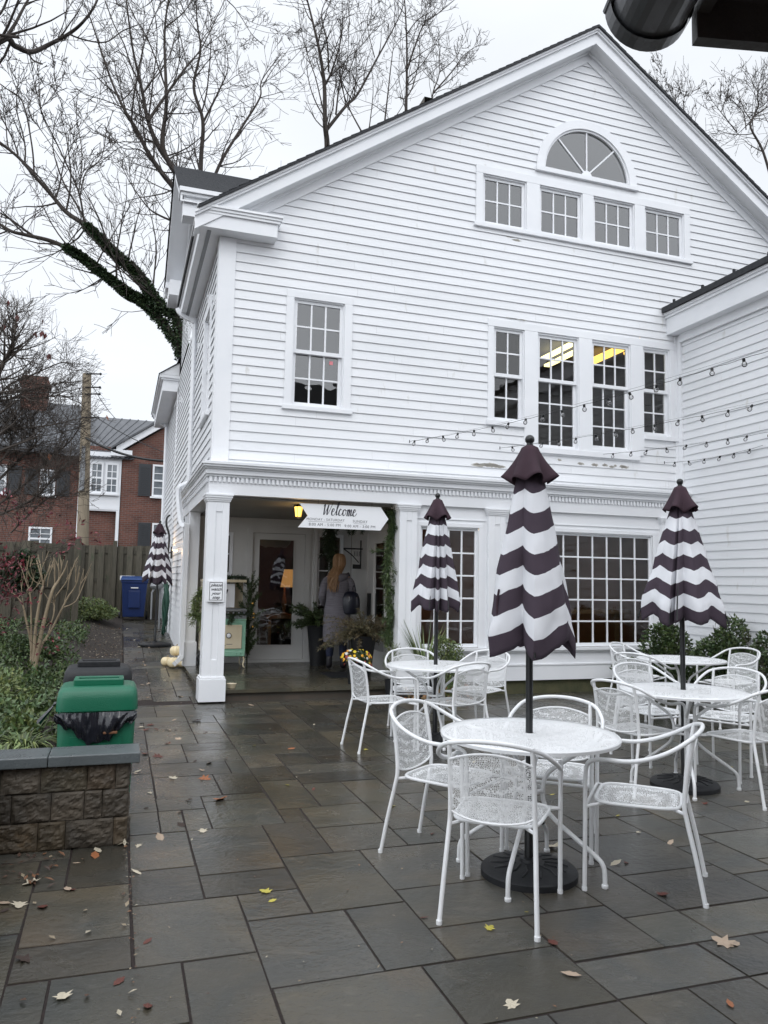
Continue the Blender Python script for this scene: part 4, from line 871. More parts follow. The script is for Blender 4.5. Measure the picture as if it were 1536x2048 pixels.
# ================================================================== string lights
M['bulb'] = glass('clear_bulb', (.9, .9, .9), 2.2)
def string_light(A, B, sag, label, first=.1, step=.30, nmax=60):
    A, B = Vector(A), Vector(B); t = thing('string_light', A, 0, label, 'string light', 'strings of bulbs over the courtyard')
    L_ = (B-A).length; r_ = random.Random(int(L_*100))
    f = lambda s: (B-A)*s-Vector((0, 0, 4*sag*s*(1-s)))
    n = int(L_/.1); m = MB()
    m.tube([f(k/n)+Vector((0, 0, .004*math.sin(k*2.1))) for k in range(n+1)], .0026, 5)
    m.tube([f(k/n)*1+Vector((0, 0, 4*sag*.12*(k/n)*(1-k/n))) for k in range(n+1)], .0012, 4)
    m.lathe([(.006, -.02), (.006, .02)], 8); m.build('cable', M['black'], t, smooth=True)
    d = first; proto = None
    while d < L_ and nmax:
        p = f(d/L_); tx, ty = r_.uniform(-.5, .5), r_.uniform(-.5, .5)
        if proto is None:
            m = MB(); m.lathe([(.011, -.012), (.0135, -.006), (.0135, .012), (.008, .018)], 10, (0, 0, -.012)); m.lathe([(.0135, -.028), (.0135, -.012)], 10, (0, 0, 0)); sk = m.build('socket', M['black'], t, smooth=True)
            m = MB(); m.lathe([(.003, -.075), (.014, -.072), (.0215, -.062), (.024, -.05), (.0215, -.038), (.0125, -.028)], 14); gb = m.build('bulb', M['bulb'], sk, smooth=True)
            proto = sk
        else:
            sk = proto.copy(); C.objects.link(sk); sk.parent = t; gb = kids(proto)[0].copy(); C.objects.link(gb); gb.parent = sk
        sk.location = p; sk.rotation_euler = (tx, ty, 0)
        d += step*r_.uniform(.85, 1.15); nmax -= 1
    return t
dd = Vector((1.38, -4.85, 0)).normalized()
string_light((3.68, 9.86, 3.43), (6.15, 1.2, 4.0), .26, 'string of clear bulbs starting furthest left on the wall, above the arrow sign side', .12)
string_light((5.06, 9.86, 3.44), (7.53, 1.2, 3.85), .23, 'string of clear bulbs starting under the big middle windows', .25)
string_light((6.77, 9.86, 3.47), (8.17, 4.95, 3.62), .12, 'string of clear bulbs starting under the right small window', .2)
string_light((7.89, 9.86, 3.42), (8.17, 8.2, 3.44), .05, 'shortest string of clear bulbs in the corner with the wing', .2, .26)
# ================================================================== foliage helpers
def leaf(m, p, d, up, L, W, col):
    d = d.normalized(); s = d.cross(up)
    if s.length < 1e-4: s = d.orthogonal()
    s.normalize(); n = s.cross(d)
    m.add([p, p+d*L*.45+s*W*.5+n*L*.06, p+d*L, p+d*L*.45-s*W*.5+n*L*.06], [(0, 1, 2, 3)], col)
def rv(r): 
    while True:
        v = Vector((r.uniform(-1, 1), r.uniform(-1, 1), r.uniform(-1, 1)))
        if .05 < v.length < 1: return v.normalized()
def tintc(r, lo=.6, hi=1.5, warm=.15):
    a = r.uniform(lo, hi); b = r.uniform(-warm, warm); return (a*(1+b), a, a*(1-b))
def bush(m, c, rad, n, size, r, hollow=.35, lumps=5):
    c = Vector(c); L_ = [(rv(r)*r.uniform(.3, .75), r.uniform(.35, .6)) for _ in range(lumps)]
    for _ in range(n):
        o, q = r.choice(L_); v = rv(r)*q*r.uniform(hollow, 1)**.5+o
        if v.length > 1.15: v *= 1.0/v.length
        p = c+Vector((v.x*rad[0], v.y*rad[1], max(-.95, v.z)*rad[2]))
        dn = (v+rv(r)*.9+Vector((0, 0, .1))); leaf(m, p, dn, rv(r), size*r.uniform(.6, 1.3), size*r.uniform(.4, .7), tintc(r))
def branchy(m, P0, d0, L, r0, depth, r, up=.12, spread=.75, seg=5, kids_=(2, 4), wig=.16, rmin=.0025, sides=(7, 5, 4, 3, 3, 3), lvl=0, tips=None):
    pts = [Vector(P0)]; d = Vector(d0).normalized(); rr = [r0]; 
    for k in range(seg):
        d = (d+rv(r)*wig+Vector((0, 0, up*.5))).normalized(); pts.append(pts[-1]+d*L/seg); rr.append(max(rmin, r0*(1-.72*(k+1)/seg)))
    m.tube(pts, rr, sides[min(lvl, 5)], cap=False)
    if depth > 0:
        for _ in range(r.randint(*kids_)):
            k = r.uniform(.25, 1)*seg; i = min(int(k), seg-1); p = pts[i].lerp(pts[i+1], k-i); dd_ = (pts[i+1]-pts[i]).normalized()
            nd = (dd_+rv(r)*spread+Vector((0, 0, up))).normalized()
            branchy(m, p, nd, L*r.uniform(.45, .75), max(rmin, rr[i]*r.uniform(.45, .65)), depth-1, r, up, spread, max(3, seg-1), kids_, wig, rmin, sides, lvl+1, tips)
    elif tips is not None: tips.append((pts[-1], d))
def limb(m, px, Y, r0, r1, r, wob=.25, ybias=0):
    """a limb surveyed from the photo: points at depth about Y, wandering a little towards and away"""
    n = len(px); P_ = []; o = 0
    for i, q in enumerate(px):
        o += r.uniform(-wob, wob)+ybias; P_.append(at(q[0], q[1], Y+o))
    Cc = catmull(P_, 5); k = len(Cc); rr = [r0+(r1-r0)*(j/(k-1))**.8 for j in range(k)]
    m.tube(Cc, rr, 9, cap=True); return Cc, rr
def dress(m, Cc, rr, n, r, Lf=26, depth=2, kids_=(2, 3), up=.12, rmin=.004, start=.12, spread=1.15):
    k = len(Cc)
    for _ in range(n):
        i = int(r.uniform(start, .98)*(k-1)); d = (Cc[min(i+1, k-1)]-Cc[i]).normalized() if i < k-1 else (Cc[-1]-Cc[-2]).normalized()
        nd = (d*.9+rv(r)*spread+Vector((0, 0, up))).normalized(); ra = min(.03, rr[i]*r.uniform(.3, .6))
        branchy(m, Cc[i], nd, min(r.uniform(.8, 3.0), max(.35, ra*Lf*1.5)), max(rmin, ra), depth, r, up, .95, 5, kids_, .2, rmin)
# ================================================================== bare trees behind the building
Z2 = lambda L: [(x/2.194, y/2.194) for x, y in L]
r = random.Random(31)
LIMBS = []
def tree(name, base, limbs, Y, label, cat='tree', mt='barkdk', n=14, group='bare trees behind the building', Lf=30, depth=2, rmin=.0075, seed=1, leaves_=0, thin=.66, dens=.8, sub_=1.25):
    r = random.Random(seed); t = thing(name, base, 0, label, cat, group)
    tm, cm = MB(), MB(); LIMBS.clear()
    for L in limbs:
        px, r0, r1 = L[0], L[1]*thin, max(.006, L[2]*.75); nn = int((L[3] if len(L) > 3 else n)*dens)
        Cc, rr = limb(tm if r0 > .03 else cm, px, Y, r0, r1, r); LIMBS.append((Cc, rr)); dress(cm, Cc, rr, nn, r, Lf*2.4, depth, rmin=rmin)
        for _ in range(int(sub_*len(Cc)/14)):                          # secondary boughs
            i = int(r.uniform(.2, .9)*(len(Cc)-1)); d0 = (Cc[i+1]-Cc[i]).normalized(); lat = Vector((r.choice((-1, 1))*r.uniform(.3, .9), r.uniform(-.5, .5), r.uniform(.1, .8))); d = (d0*.8+lat).normalized(); p = Cc[i]; Q = [p.copy()]; ln = r.uniform(2.5, 5.5)
            for k in range(6): d = (d+rv(r)*.22+Vector((0, 0, .10))).normalized(); p = p+d*ln/6; Q.append(p.copy())
            Cq = catmull(Q, 3); ra = min(.035, rr[i]*.6); rq = [ra+(.008-ra)*(j/(len(Cq)-1)) for j in range(len(Cq))]; cm.tube(Cq, rq, 5, cap=False); dress(cm, Cq, rq, 9, r, Lf*2.4, 2, rmin=rmin)
    if leaves_:
        for _ in range(leaves_):
            p = Vector(r.choice(cm.v)); leaf(cm, p, Vector((0, 0, -1))+rv(r)*.6, rv(r), .11, .07, None)
    b = Vector(base)
    for q in (tm, cm): q.v = [tuple(Vector(v)-b) for v in q.v]
    tr = tm.build('trunk', M[mt], t, smooth=True); cr = cm.build('crown', M[mt], t, smooth=True)
    return t
Yt = 25
tb = at(380, 1160, Yt); tbase = (tb.x, tb.y, .5)
A1 = [(390, 900)]+Z2([(800, 1560), (650, 1345), (560, 1285), (440, 1190), (330, 1110), (230, 1060), (110, 1030), (40, 1010), (-60, 940)])
A2 = [(388, 880)]+Z2([(790, 1440), (690, 1325), (600, 1200), (500, 1110), (420, 1030), (370, 985), (290, 930), (230, 860), (150, 770), (80, 690), (-20, 610)])
ivt = tree('ivy_clad_tree', tbase, [
 ([(400, 1160)]+A1, .34, .05, 16), ([(402, 1160)]+A2, .36, .05, 20),
 (Z2([(370, 985), (350, 860), (310, 760), (240, 610), (180, 480), (170, 340), (150, 200)]), .09, .012, 16), (Z2([(350, 870), (375, 760), (445, 690), (470, 560), (500, 480)]), .06, .01, 10), (Z2([(345, 850), (360, 680), (335, 500), (345, 400)]), .05, .01, 8),
 (Z2([(150, 770), (140, 640), (100, 450), (30, 390), (-40, 340)]), .07, .02, 10), (Z2([(80, 690), (60, 620), (0, 500), (-50, 380)]), .06, .02, 8), (Z2([(290, 740), (200, 600), (120, 500), (60, 480)]), .04, .008, 8), (Z2([(130, 1030), (60, 970), (0, 950)]), .05, .02, 6)], Yt,
 'leaning bare tree with two ivy-covered limbs reaching left from behind the building', Lf=26, seed=3, thin=.40)
m = MB(); r = random.Random(8)
b0 = Vector(tbase)
for (Cc, rr), i1 in ((LIMBS[0], 32), (LIMBS[1], 34)):
    n = i1
    for _ in range(12000):
        k = int(r.random()**.8*n); s = 1.1-.6*k/n; v = rv(r); p = Cc[k].lerp(Cc[k+1], r.random())+v*(rr[k]*.75+.03)*(1.15-.35*k/n)*r.uniform(.8, 1.7)-b0
        leaf(m, p, v+Vector((0, 0, -.5))+rv(r)*.5, rv(r), r.uniform(.06, .11), r.uniform(.05, .08), tintc(r, .5, 1.8))
m.build('ivy', M['ivy'], ivt)
Yb = 29; bb = at(400, 1160, Yb)
tree('bare_tree', (bb.x, bb.y, .6), [
 (Z2([(880, 1500), (830, 1000), (790, 790), (700, 650), (650, 530), (620, 380), (580, 200), (550, -40)]), .26, .03, 22),
 (Z2([(800, 800), (715, 650), (730, 450), (722, 150), (745, -40)]), .19, .03, 20), (Z2([(840, 1000), (780, 850), (715, 765), (650, 670), (600, 570), (540, 470), (480, 330), (410, 120), (370, 10)]), .20, .02, 24),
 (Z2([(650, 530), (740, 400), (820, 290), (890, 200), (1000, -30)]), .10, .015, 16), (Z2([(780, 980), (690, 940), (640, 900), (570, 800), (540, 740)]), .07, .012, 10), (Z2([(690, 740), (620, 660), (540, 650), (480, 590)]), .06, .01, 10),
 (Z2([(640, 520), (560, 480), (460, 440), (350, 400), (270, 290)]), .05, .008, 12), (Z2([(725, 120), (800, 60), (860, -20)]), .05, .015, 8), (Z2([(480, 330), (400, 350), (320, 330)]), .03, .008, 6)], Yb,
 'tallest bare tree, its dark forked trunks rising behind the small shingled dormer roof', mt='barkdk', seed=5)
Yc = 31; cb_ = at(470, 1160, Yc)
tree('bare_tree', (cb_.x, cb_.y, .6), [(Z2([(900, 1400), (880, 900), (882, 700), (890, 530), (850, 380), (880, 220), (865, 100), (860, -40)]), .20, .02, 22), (Z2([(890, 540), (960, 400), (1000, 300), (990, 200)]), .08, .01, 12), (Z2([(860, 380), (820, 320), (780, 300)]), .04, .01, 6), (Z2([(880, 950), (960, 730), (1060, 560), (1140, 430), (1150, 350), (1240, 230)]), .13, .015, 20), (Z2([(1150, 380), (1200, 300), (1280, 200)]), .04, .01, 8)], Yc,
 'bare tree with slender upright stems between the dormer roof and the gable slope', seed=7)
Z6 = lambda L: [(560+x/3.491, y/3.491) for x, y in L]
Yd = 33; db = at(655, 1160, Yd)
tree('bare_tree', (db.x, db.y, .6), [(Z6([(330, 1500), (330, 1030), (315, 870), (310, 600), (280, 380), (240, 200), (190, 0), (170, -80)]), .24, .03, 24), (Z6([(330, 900), (460, 740), (540, 660), (660, 440), (780, 220), (850, 70), (880, -60)]), .13, .015, 22), (Z6([(310, 600), (360, 500), (430, 250), (440, 0)]), .10, .015, 16), (Z6([(340, 500), (330, 300), (290, 110), (330, 0), (420, -60)]), .07, .012, 12), (Z6([(390, 800), (420, 560), (470, 420), (485, 80)]), .07, .01, 12), (Z6([(570, 920), (480, 750), (430, 600), (390, 380), (300, 250)]), .06, .01, 12), (Z6([(660, 400), (610, 170), (640, 0)]), .04, .008, 8), ([(590, -60), (540, -80), (480, -60), (450, -12), (470, 16), (486, 40), (505, 70), (530, 92)], .06, .012, 8)], Yd,
 'bare tree with several thick forks standing just above the middle of the gable slope', mt='barkdk', seed=9)
Ye = 35; eb = at(812, 1160, Ye)
tree('bare_tree', (eb.x, eb.y, .6), [(Z6([(880, 1500), (880, 800), (885, 600), (885, 300), (870, 0), (860, -60)]), .16, .02, 20), (Z6([(890, 480), (940, 330), (1010, 160), (1110, 90), (1230, -10)]), .09, .012, 18), (Z6([(1010, 160), (1020, 60), (1000, -40)]), .05, .01, 8), (Z6([(885, 240), (960, 140), (1080, 60), (1100, -30)]), .05, .01, 8), (Z6([(730, 860), (755, 640), (780, 420), (800, 330), (900, 230)]), .07, .01, 14), (Z6([(620, 920), (650, 650), (640, 480)]), .05, .01, 10)], Ye,
 'bare tree with a straight dark stem left of the gable peak', mt='barkdk', seed=10)
tree('bare_tree', (at(870, 1160, 34).x, 34, .6), [(Z6([(1000, 1200), (1060, 690), (1110, 520), (1110, 300)]), .09, .01, 18), (Z6([(1070, 650), (1200, 500), (1290, 380), (1400, 310)]), .07, .01, 18), (Z6([(1120, 500), (1230, 400), (1280, 270)]), .04, .008, 8), (Z6([(760, 880), (860, 730), (900, 600)]), .04, .008, 8), (Z6([(1080, 650), (1160, 620), (1230, 630)]), .03, .008, 4)], 34,
 'small fanned bare tree nearest the gable peak, thin twigs against the sky', seed=12)
Z9 = lambda L: [(1130+x/3.783, y/3.783) for x, y in L]
tree('bare_tree', (at(1500, 1160, 30).x, 30, .6), [(Z9([(1600, 1500), (1500, 1150), (1400, 940), (1500, 830), (1600, 780)]), .12, .03, 22), (Z9([(1400, 940), (1460, 800), (1460, 700), (1536, 600), (1580, 540)]), .07, .01, 20), (Z9([(1300, 1000), (1180, 850), (1060, 690)]), .05, .008, 18), (Z9([(1370, 980), (1350, 850), (1280, 770)]), .05, .008, 16), (Z9([(1180, 850), (1230, 700), (1240, 600)]), .03, .008, 12), (Z9([(1460, 700), (1400, 600), (1340, 530)]), .03, .008, 8)], 30,
 'twiggy bare tree beyond the right slope of the gable, at the right edge', mt='barkdk', seed=14, Lf=34, leaves_=250)
tree('bare_tree', (at(1400, 1160, 30).x, 32, .6), [(Z9([(1100, 1300), (960, 1000), (860, 830), (830, 750), (810, 650)]), .07, .01, 26), (Z9([(900, 900), (900, 760), (940, 650)]), .04, .008, 16), (Z9([(850, 830), (780, 740), (720, 690), (650, 610)]), .03, .008, 10)], 32,
 'low bare treetop showing just over the right roof slope', mt='barkdk', seed=15, Lf=36, leaves_=250)
tree('bare_tree', (-4.2, 9.0, .1), [([(-330, 1250), (-250, 600), (-120, 200), (0, 82), (30, 92), (62, 104), (100, 88), (137, 68), (165, 45), (190, 10), (205, -30)], .13, .012, 10), ([(137, 68), (170, 80), (212, 84), (245, 62), (275, 50)], .022, .006, 8), ([(56, 104), (66, 120), (84, 128)], .022, .012, 2), ([(-40, 60), (0, 70), (38, 75)], .035, .02, 3), ([(-20, 40), (0, 28), (14, 0), (20, -20)], .03, .015, 5)], 9.0,
 'bare tree out to the left whose crooked limb crosses the top left sky', group='bare trees in the garden', seed=17, Lf=16, rmin=.0025, thin=.42, dens=1, sub_=0)
# ------------------------------------------------------------------ left garden trees and shrubs
Z5 = lambda L: [(x/2.768, 560+y/2.768) for x, y in L]
tree('ornamental_tree', (-3.0, 12, .2), [
 (Z5([(-260, 1500), (-160, 900), (0, 500), (65, 375), (80, 300), (95, 140)]), .09, .008, 26), (Z5([(-160, 900), (60, 830), (75, 740), (0, 660), (-40, 640)]), .035, .012, 16), (Z5([(-100, 760), (40, 590), (150, 540), (330, 460), (400, 470)]), .03, .005, 22), (Z5([(-100, 700), (100, 650), (200, 660), (330, 640), (440, 680)]), .025, .004, 20), (Z5([(-120, 800), (100, 820), (300, 800), (420, 770)]), .025, .004, 22), (Z5([(-40, 640), (150, 610), (280, 580), (440, 560)]), .02, .004, 16),
 (Z5([(-200, 1300), (100, 1000), (200, 900), (170, 780), (230, 700)]), .035, .005, 24), (Z5([(-150, 1350), (150, 1120), (260, 1000), (380, 900), (450, 800)]), .035, .005, 26), (Z5([(0, 1300), (200, 1200), (330, 1050), (400, 1000)]), .03, .005, 24), (Z5([(-100, 1100), (40, 960), (60, 860), (20, 780)]), .03, .005, 20), (Z5([(60, 1400), (180, 1280), (280, 1200), (440, 1180)]), .02, .004, 20), (Z5([(-50, 400), (0, 300), (60, 200), (150, 170)]), .02, .004, 12)], 12,
 'twiggy ornamental tree at the left edge with a few hanging red-brown leaves', group='bare trees in the garden', seed=21, Lf=13, rmin=.0022, depth=2, mt='bark', thin=.62, dens=3.0, sub_=0)
m = MB(); r = random.Random(4)
lt = [o for o in bpy.data.objects if o.name.startswith('ornamental_tree')][0]
for x, y in ((48, 110), (95, 190), (240, 215), (95, 235), (235, 280), (15, 240), (195, 285), (270, 405), (255, 292)):
    p = at(x/2.768, 560+y/2.768, 11.9)-lt.location
    for _ in range(2): leaf(m, p, Vector((r.uniform(-.3, .3), 0, -1)), rv(r), .11, .06, (.16*r.uniform(.8, 1.3), .045, .04))
for x, y in ((350, 655), (270, 960), (225, 1195), (590, 745), (470, 830)):
    p = at(x/2.768, 560+y/2.768, 11.9)-lt.location; leaf(m, p, Vector((r.uniform(-.5, .5), 0, -1)), rv(r), .10, .07, (.30, .10, .04))
m.build('hanging_leaves', M['leafbr'], lt)
# pruned shrub with pale stems
Z7 = lambda L: [(x/4.656, 980+y/4.656) for x, y in L]
sb = at(63, 1336, 10.6); t = thing('pruned_shrub', (sb.x, sb.y, .1), 0, 'hard-pruned shrub of pale tan upright stems in the garden bed', 'shrub')
m = MB(); r = random.Random(6)
LB = [([(285, 1680), (290, 1450), (240, 1200), (205, 1060), (120, 960), (30, 920)], .03, .005), ([(295, 1500), (290, 1200), (280, 980), (240, 850), (190, 700)], .02, .006), ([(310, 1680), (330, 1300), (380, 970), (400, 880), (375, 780), (340, 650)], .035, .007), ([(320, 1680), (380, 1350), (480, 960), (540, 850), (600, 750), (630, 660)], .045, .008),
 ([(340, 1600), (390, 1440), (480, 1300), (620, 1020), (700, 900), (740, 770)], .030, .008), ([(600, 1090), (690, 1050), (740, 970), (810, 800)], .013, .006), ([(430, 1400), (500, 1150), (500, 1040)], .013, .006), ([(280, 980), (250, 940), (290, 890), (310, 840)], .011, .006), ([(400, 890), (430, 800), (470, 710)], .014, .006), ([(400, 880), (380, 740), (370, 660)], .013, .006), ([(480, 960), (510, 850), (505, 640)], .014, .006), ([(540, 860), (550, 760), (520, 660)], .011, .006), ([(560, 800), (570, 730), (570, 650)], .01, .006), ([(520, 990), (620, 850), (690, 700)], .014, .006), ([(630, 930), (640, 850), (665, 770)], .012, .007), ([(705, 860), (705, 800), (708, 755)], .012, .007), ([(740, 960), (750, 880), (800, 810)], .009, .006), ([(250, 870), (250, 760), (258, 665)], .009, .005), ([(285, 960), (340, 900), (350, 890)], .009, .005), ([(400, 880), (320, 850), (240, 740)], .01, .005), ([(440, 900), (455, 800), (500, 690)], .009, .005), ([(300, 1420), (380, 1310)], .008, .006), ([(430, 1270), (490, 1200), (510, 1110)], .008, .005), ([(620, 830), (660, 760), (700, 680)], .01, .006), ([(410, 960), (470, 1040), (500, 1045)], .008, .005), ([(160, 1010), (200, 960), (195, 880)], .008, .004), ([(280, 720), (285, 690), (290, 690)], .007, .004), ([(390, 800), (385, 740), (430, 640)], .009, .005)]
for L, r0, r1 in LB:
    Cc, rr = limb(m, Z7(L), 10.6, r0*.68, r1*.8, r, .05)
    for _ in range(3):
        i = r.randint(len(Cc)//2, len(Cc)-2); branchy(m, Cc[i], (Cc[i+1]-Cc[i]).normalized()+rv(r)*.4+Vector((0, 0, .5)), r.uniform(.08, .22), max(.004, r1*.7), 0, r, .3, .5, 3)
m.v = [tuple(Vector(v)-t.location) for v in m.v]; m.build('stems', M['tanbark'], t, smooth=True)
# garden bed
m = MB(); n = 60
def bedz(x, y):
    e = max(0, min(1, (PX0-.02-x)/.9)); return gz(y)+.012+.22*e*e*(3-2*e)*(1 if y < 16 else .8)+.03*noise.noise((x*1.3, y*1.3, 0))*e
xs_ = [PX0-.012-6.5*(k/26)**1.6 for k in range(27)]; yv = [5.0+17*k/60 for k in range(61)]
m.add([(x, y, bedz(x, y)) for y in yv for x in xs_], [(j*27+i, j*27+i+1, (j+1)*27+i+1, (j+1)*27+i) for j in range(60) for i in range(26)]); m.build('garden_bed', M['soil'], kind='structure', smooth=True)
m = MB(); r = random.Random(12)
def gc(nn, xr, yr, h, size, lo, hi, warm=.15, clump=1.2, th=.0):
    k = 0; tries = 0
    while k < nn and tries < nn*6:
        tries += 1
        x, y = r.uniform(*xr), r.uniform(*yr); q = noise.noise((x*clump, y*clump, 3.1))
        if q < th: continue
        z = bedz(x, y)+r.random()*h*(1+q); leaf(m, Vector((x, y, z)), rv(r)+Vector((0, 0, .5)), rv(r), size*r.uniform(.6, 1.4), size*r.uniform(.35, .7), tintc(r, lo, hi, warm)); k += 1
gc(17000, (-4.2, -.5), (6.2, 16.5), .17, .058, .6, 2.0); gc(6500, (-1.0, -.28), (6.2, 11.5), .07, .045, .5, 1.5, .2, 2.5, .05)
m.build('ground_cover', M['leafdk'], label='low dark green ivy and ground cover over the garden bed', cat='ground cover', kind='stuff')
def plant(name, loc, label, cat, fn, mt, grp=None, pname='foliage'):
    t = thing(name, loc, 0, label, cat, grp); mm = MB(); fn(mm); mm.build(pname, M[mt] if isinstance(mt, str) else mt, t); return t
def shrub(name, loc, rad, n, size, label, mt='leafdk', seed=1, cat='shrub', grp=None, stems=5, lumps=7):
    rr_ = random.Random(seed); t = thing(name, loc, 0, label, cat, grp); mm = MB(); bush(mm, (0, 0, rad[2]*.95), rad, n, size, rr_, lumps=lumps); mm.build('foliage', M[mt], t)
    mm = MB()
    for _ in range(stems): branchy(mm, (rr_.uniform(-.05, .05), rr_.uniform(-.05, .05), 0), (rr_.uniform(-.5, .5), rr_.uniform(-.5, .5), 1), rad[2]*1.05, .009, 2, rr_, .1, .7, 4, (2, 3), .12, .003)
    mm.build('stems', M['bark'], t, smooth=True); return t
shrub('leafy_shrub', (-.55, 18.4, gz(18.4)), (.62, .8, .32), 5200, .06, 'bright green low shrub by the fence left of the path end', 'leafyg', 3)
shrub('leafy_shrub', (-1.1, 12.3, .25), (.55, .5, .24), 3600, .045, 'blue-green mounded shrub right behind the pruned shrub', 'leafdk', 4)
shrub('leafy_shrub', (-1.15, 8.0, .15), (.45, .5, .24), 2600, .05, 'yellow-green low shrub at the left edge behind the strap leaves', 'leafyg', 5)
shrub('leafy_shrub', (-.72, 7.1, .12), (.24, .5, .14), 1100, .05, 'small yellow-green plant left of the bins', 'leafyg', 6)
shrub('leafy_shrub', (-1.85, 16.5, 1.0), (.55, .4, .48), 3400, .11, 'dark glossy shrub hanging over the fence top on the left', 'ivy', 7)
for (x, y, z, a, b, s, lb) in ((-1.85, 9.4, 1.25, .26, .22, 31, 'red-leaved maple twigs in upper left of the garden, thin bright red sprays'), (-2.0, 10.4, .75, .5, .5, 32, 'dark red-leaved shrub at the left edge of the garden')):
    rr_ = random.Random(s); t = thing('red_shrub', (x, y, .1), 0, lb, 'shrub', 'red shrubs'); mm, lm = MB(), MB(); tips = []
    for _ in range(5): branchy(mm, (0, 0, 0), (rr_.uniform(-.5, .6), rr_.uniform(-.4, .4), 1.2), z+a*.9, .012, 3, rr_, .05, .8, 5, (2, 4), .15, .0025, tips=tips)
    for p, d in tips:
        for _ in range(7 if s == 32 else 9): leaf(lm, p+rv(rr_)*.07, d+rv(rr_), rv(rr_), rr_.uniform(.035, .07), .024, tintc(rr_, .5, 1.7, .1))
    mm.build('stems', M['barkdk'], t, smooth=True); lm.build('foliage', M['redleaf'], t)
# strap-leaved clumps behind the low wall
def strap(m, c, n, L, r, w=.012, droop=1.0):
    for _ in range(n):
        a = r.uniform(0, 6.283); d = Vector((math.cos(a), math.sin(a), 0)); le = L*r.uniform(.6, 1.2); p0 = Vector(c)+d*r.uniform(0, .05); col = tintc(r, .4, 1.8, .12); pr_ = None; out_ = r.uniform(.35, .9)
        s = Vector((-d.y, d.x, 0))
        for k in range(6):
            t_ = k/5; p = p0+d*le*out_*t_+Vector((0, 0, le*(1.1*t_-droop*.95*t_*t_))); ww = w*(1-t_*.85)
            if pr_: m.add([pr_[0]-s*pr_[1], pr_[0]+s*pr_[1], p+s*ww, p-s*ww], [(0, 1, 2, 3)], col)
            pr_ = (p, ww)
r = random.Random(9); k = 0
for x, y in ((-.62, 5.4), (-.92, 5.38), (-.68, 5.8), (-1.0, 5.85), (-.60, 6.2), (-.95, 6.3), (-1.2, 5.5)):
    plant('strap_leaf_clump', (x, y, .22), 'arching grassy clump of strap leaves behind the low block wall', 'grass clump', lambda m: strap(m, (0, 0, 0), 120, .36, r, .009), 'leafyg', 'strap-leaved clumps by the wall')
# hedge in the corner by the wing
for i, (x, y, rx, ry, rz, n, lb) in enumerate(((7.45, 9.15, .48, .38, .58, 8000, 'dense green shrub in the corner under the big window'), (7.75, 8.4, .44, .55, .66, 9500, 'tallest dark green shrub of the hedge against the wing wall'), (7.82, 7.4, .40, .6, .60, 8000, 'leafy green shrub of the hedge at the right edge, leaves open against the siding'), (7.0, 9.45, .35, .25, .26, 1500, 'small low shrub below the right end of the big window'), (7.86, 6.4, .36, .5, .55, 5000, 'shrub of the hedge furthest right, mostly behind the chairs'))):
    shrub('hedge_shrub', (x, y, 0), (rx, ry, rz), int(n*.8), .055, lb, 'leafdk', 40+i, 'shrub', 'hedge shrubs in the corner', 7, 9)
# ================================================================== low block wall with grey cap
t = thing('retaining_wall', (.1, 4.7, 0), 0, 'low split-face block wall with smooth grey capstones in front of the bins', 'low wall')
m = MB(); r = random.Random(2)
def rough_block(m, x0, x1, y, z0, z1, yb, col, ax=0):
    nx, nz = max(4, int((x1-x0)/.011)), 14
    def pt(i, j, sd):
        u, v = i/nx, j/nz; x = x0+(x1-x0)*u; z = z0+(z1-z0)*v; e = min(u, 1-u, v, 1-v)*2*6
        d = .014*min(1, e)*(.6+.9*noise.noise((x*8+3, z*9, y*5+ax*7))+.7*noise.noise((x*24, z*27, 1.7))+.55*noise.noise((x*60, z*65, 4.7)))
        return (x, y-max(-.004, d), z) if ax == 0 else (y+max(-.004, d), x, z)
    V = [pt(i, j, 0) for j in range(nz+1) for i in range(nx+1)]
    F = [(j*(nx+1)+i, j*(nx+1)+i+1, (j+1)*(nx+1)+i+1, (j+1)*(nx+1)+i) for j in range(nz) for i in range(nx)]
    m.add(V, F, col)
    b = (x0, x1, y+.004, yb) if ax == 0 else (yb, y-.004, x0, x1)
    m.box(b[0], b[1], b[2], b[3], z0+.003, z1-.003, col)
rows = [(0.0, .155), (.155, .31), (.31, .455)]
JX = [[-.98, -.66, -.36, -.22, .03, .105], [-.98, -.75, -.50, -.30, -.13, -.035, .105], [-.98, -.56, -.36, -.12, .03, .105]]
for (z0, z1), js in zip(rows, JX[::-1] if False else JX):
    for a, b in zip(js, js[1:]): rough_block(m, a+.0015, b-.0015, 4.74, z0+.0015, z1-.0015, 4.93, tuple([r.uniform(.8, 1.25)]*3) if r.random() < .6 else (r.uniform(1, 1.15), r.uniform(.95, 1.05), r.uniform(.8, .95)))
m.box(-.97, .095, 4.80, 4.92, 0, .45, (.3, .3, .3)); m.box(-.94, -.70, 3.0, 4.79, 0, .45, (.3, .3, .3))
for z0, z1 in rows:
    rough_block(m, 4.75, 4.93, .1, z0+.003, z1-.003, .05, (1, 1, 1), 1)
    y = 3.0
    while y < 4.7: rough_block(m, y+.003, min(4.72, y+.3)-.003, -.655, z0+.003, z1-.003, -.95, (r.uniform(.8, 1.3),)*3, 1); y += .3
m.v = [tuple(Vector(v)-t.location) for v in m.v]; m.build('blocks', M['block'], t)
m = MB(); m.box(-.325, .155, 4.69, 4.95, .457, .515); m.box(-.98, -.328, 4.69, 4.95, .4572, .5148); m.box(-.98, -.62, 3.0, 4.687, .457, .515)
m.v = [tuple(Vector(v)-t.location) for v in m.v]; m.build('capstones', M['capgrey'], t, bevel=.006)
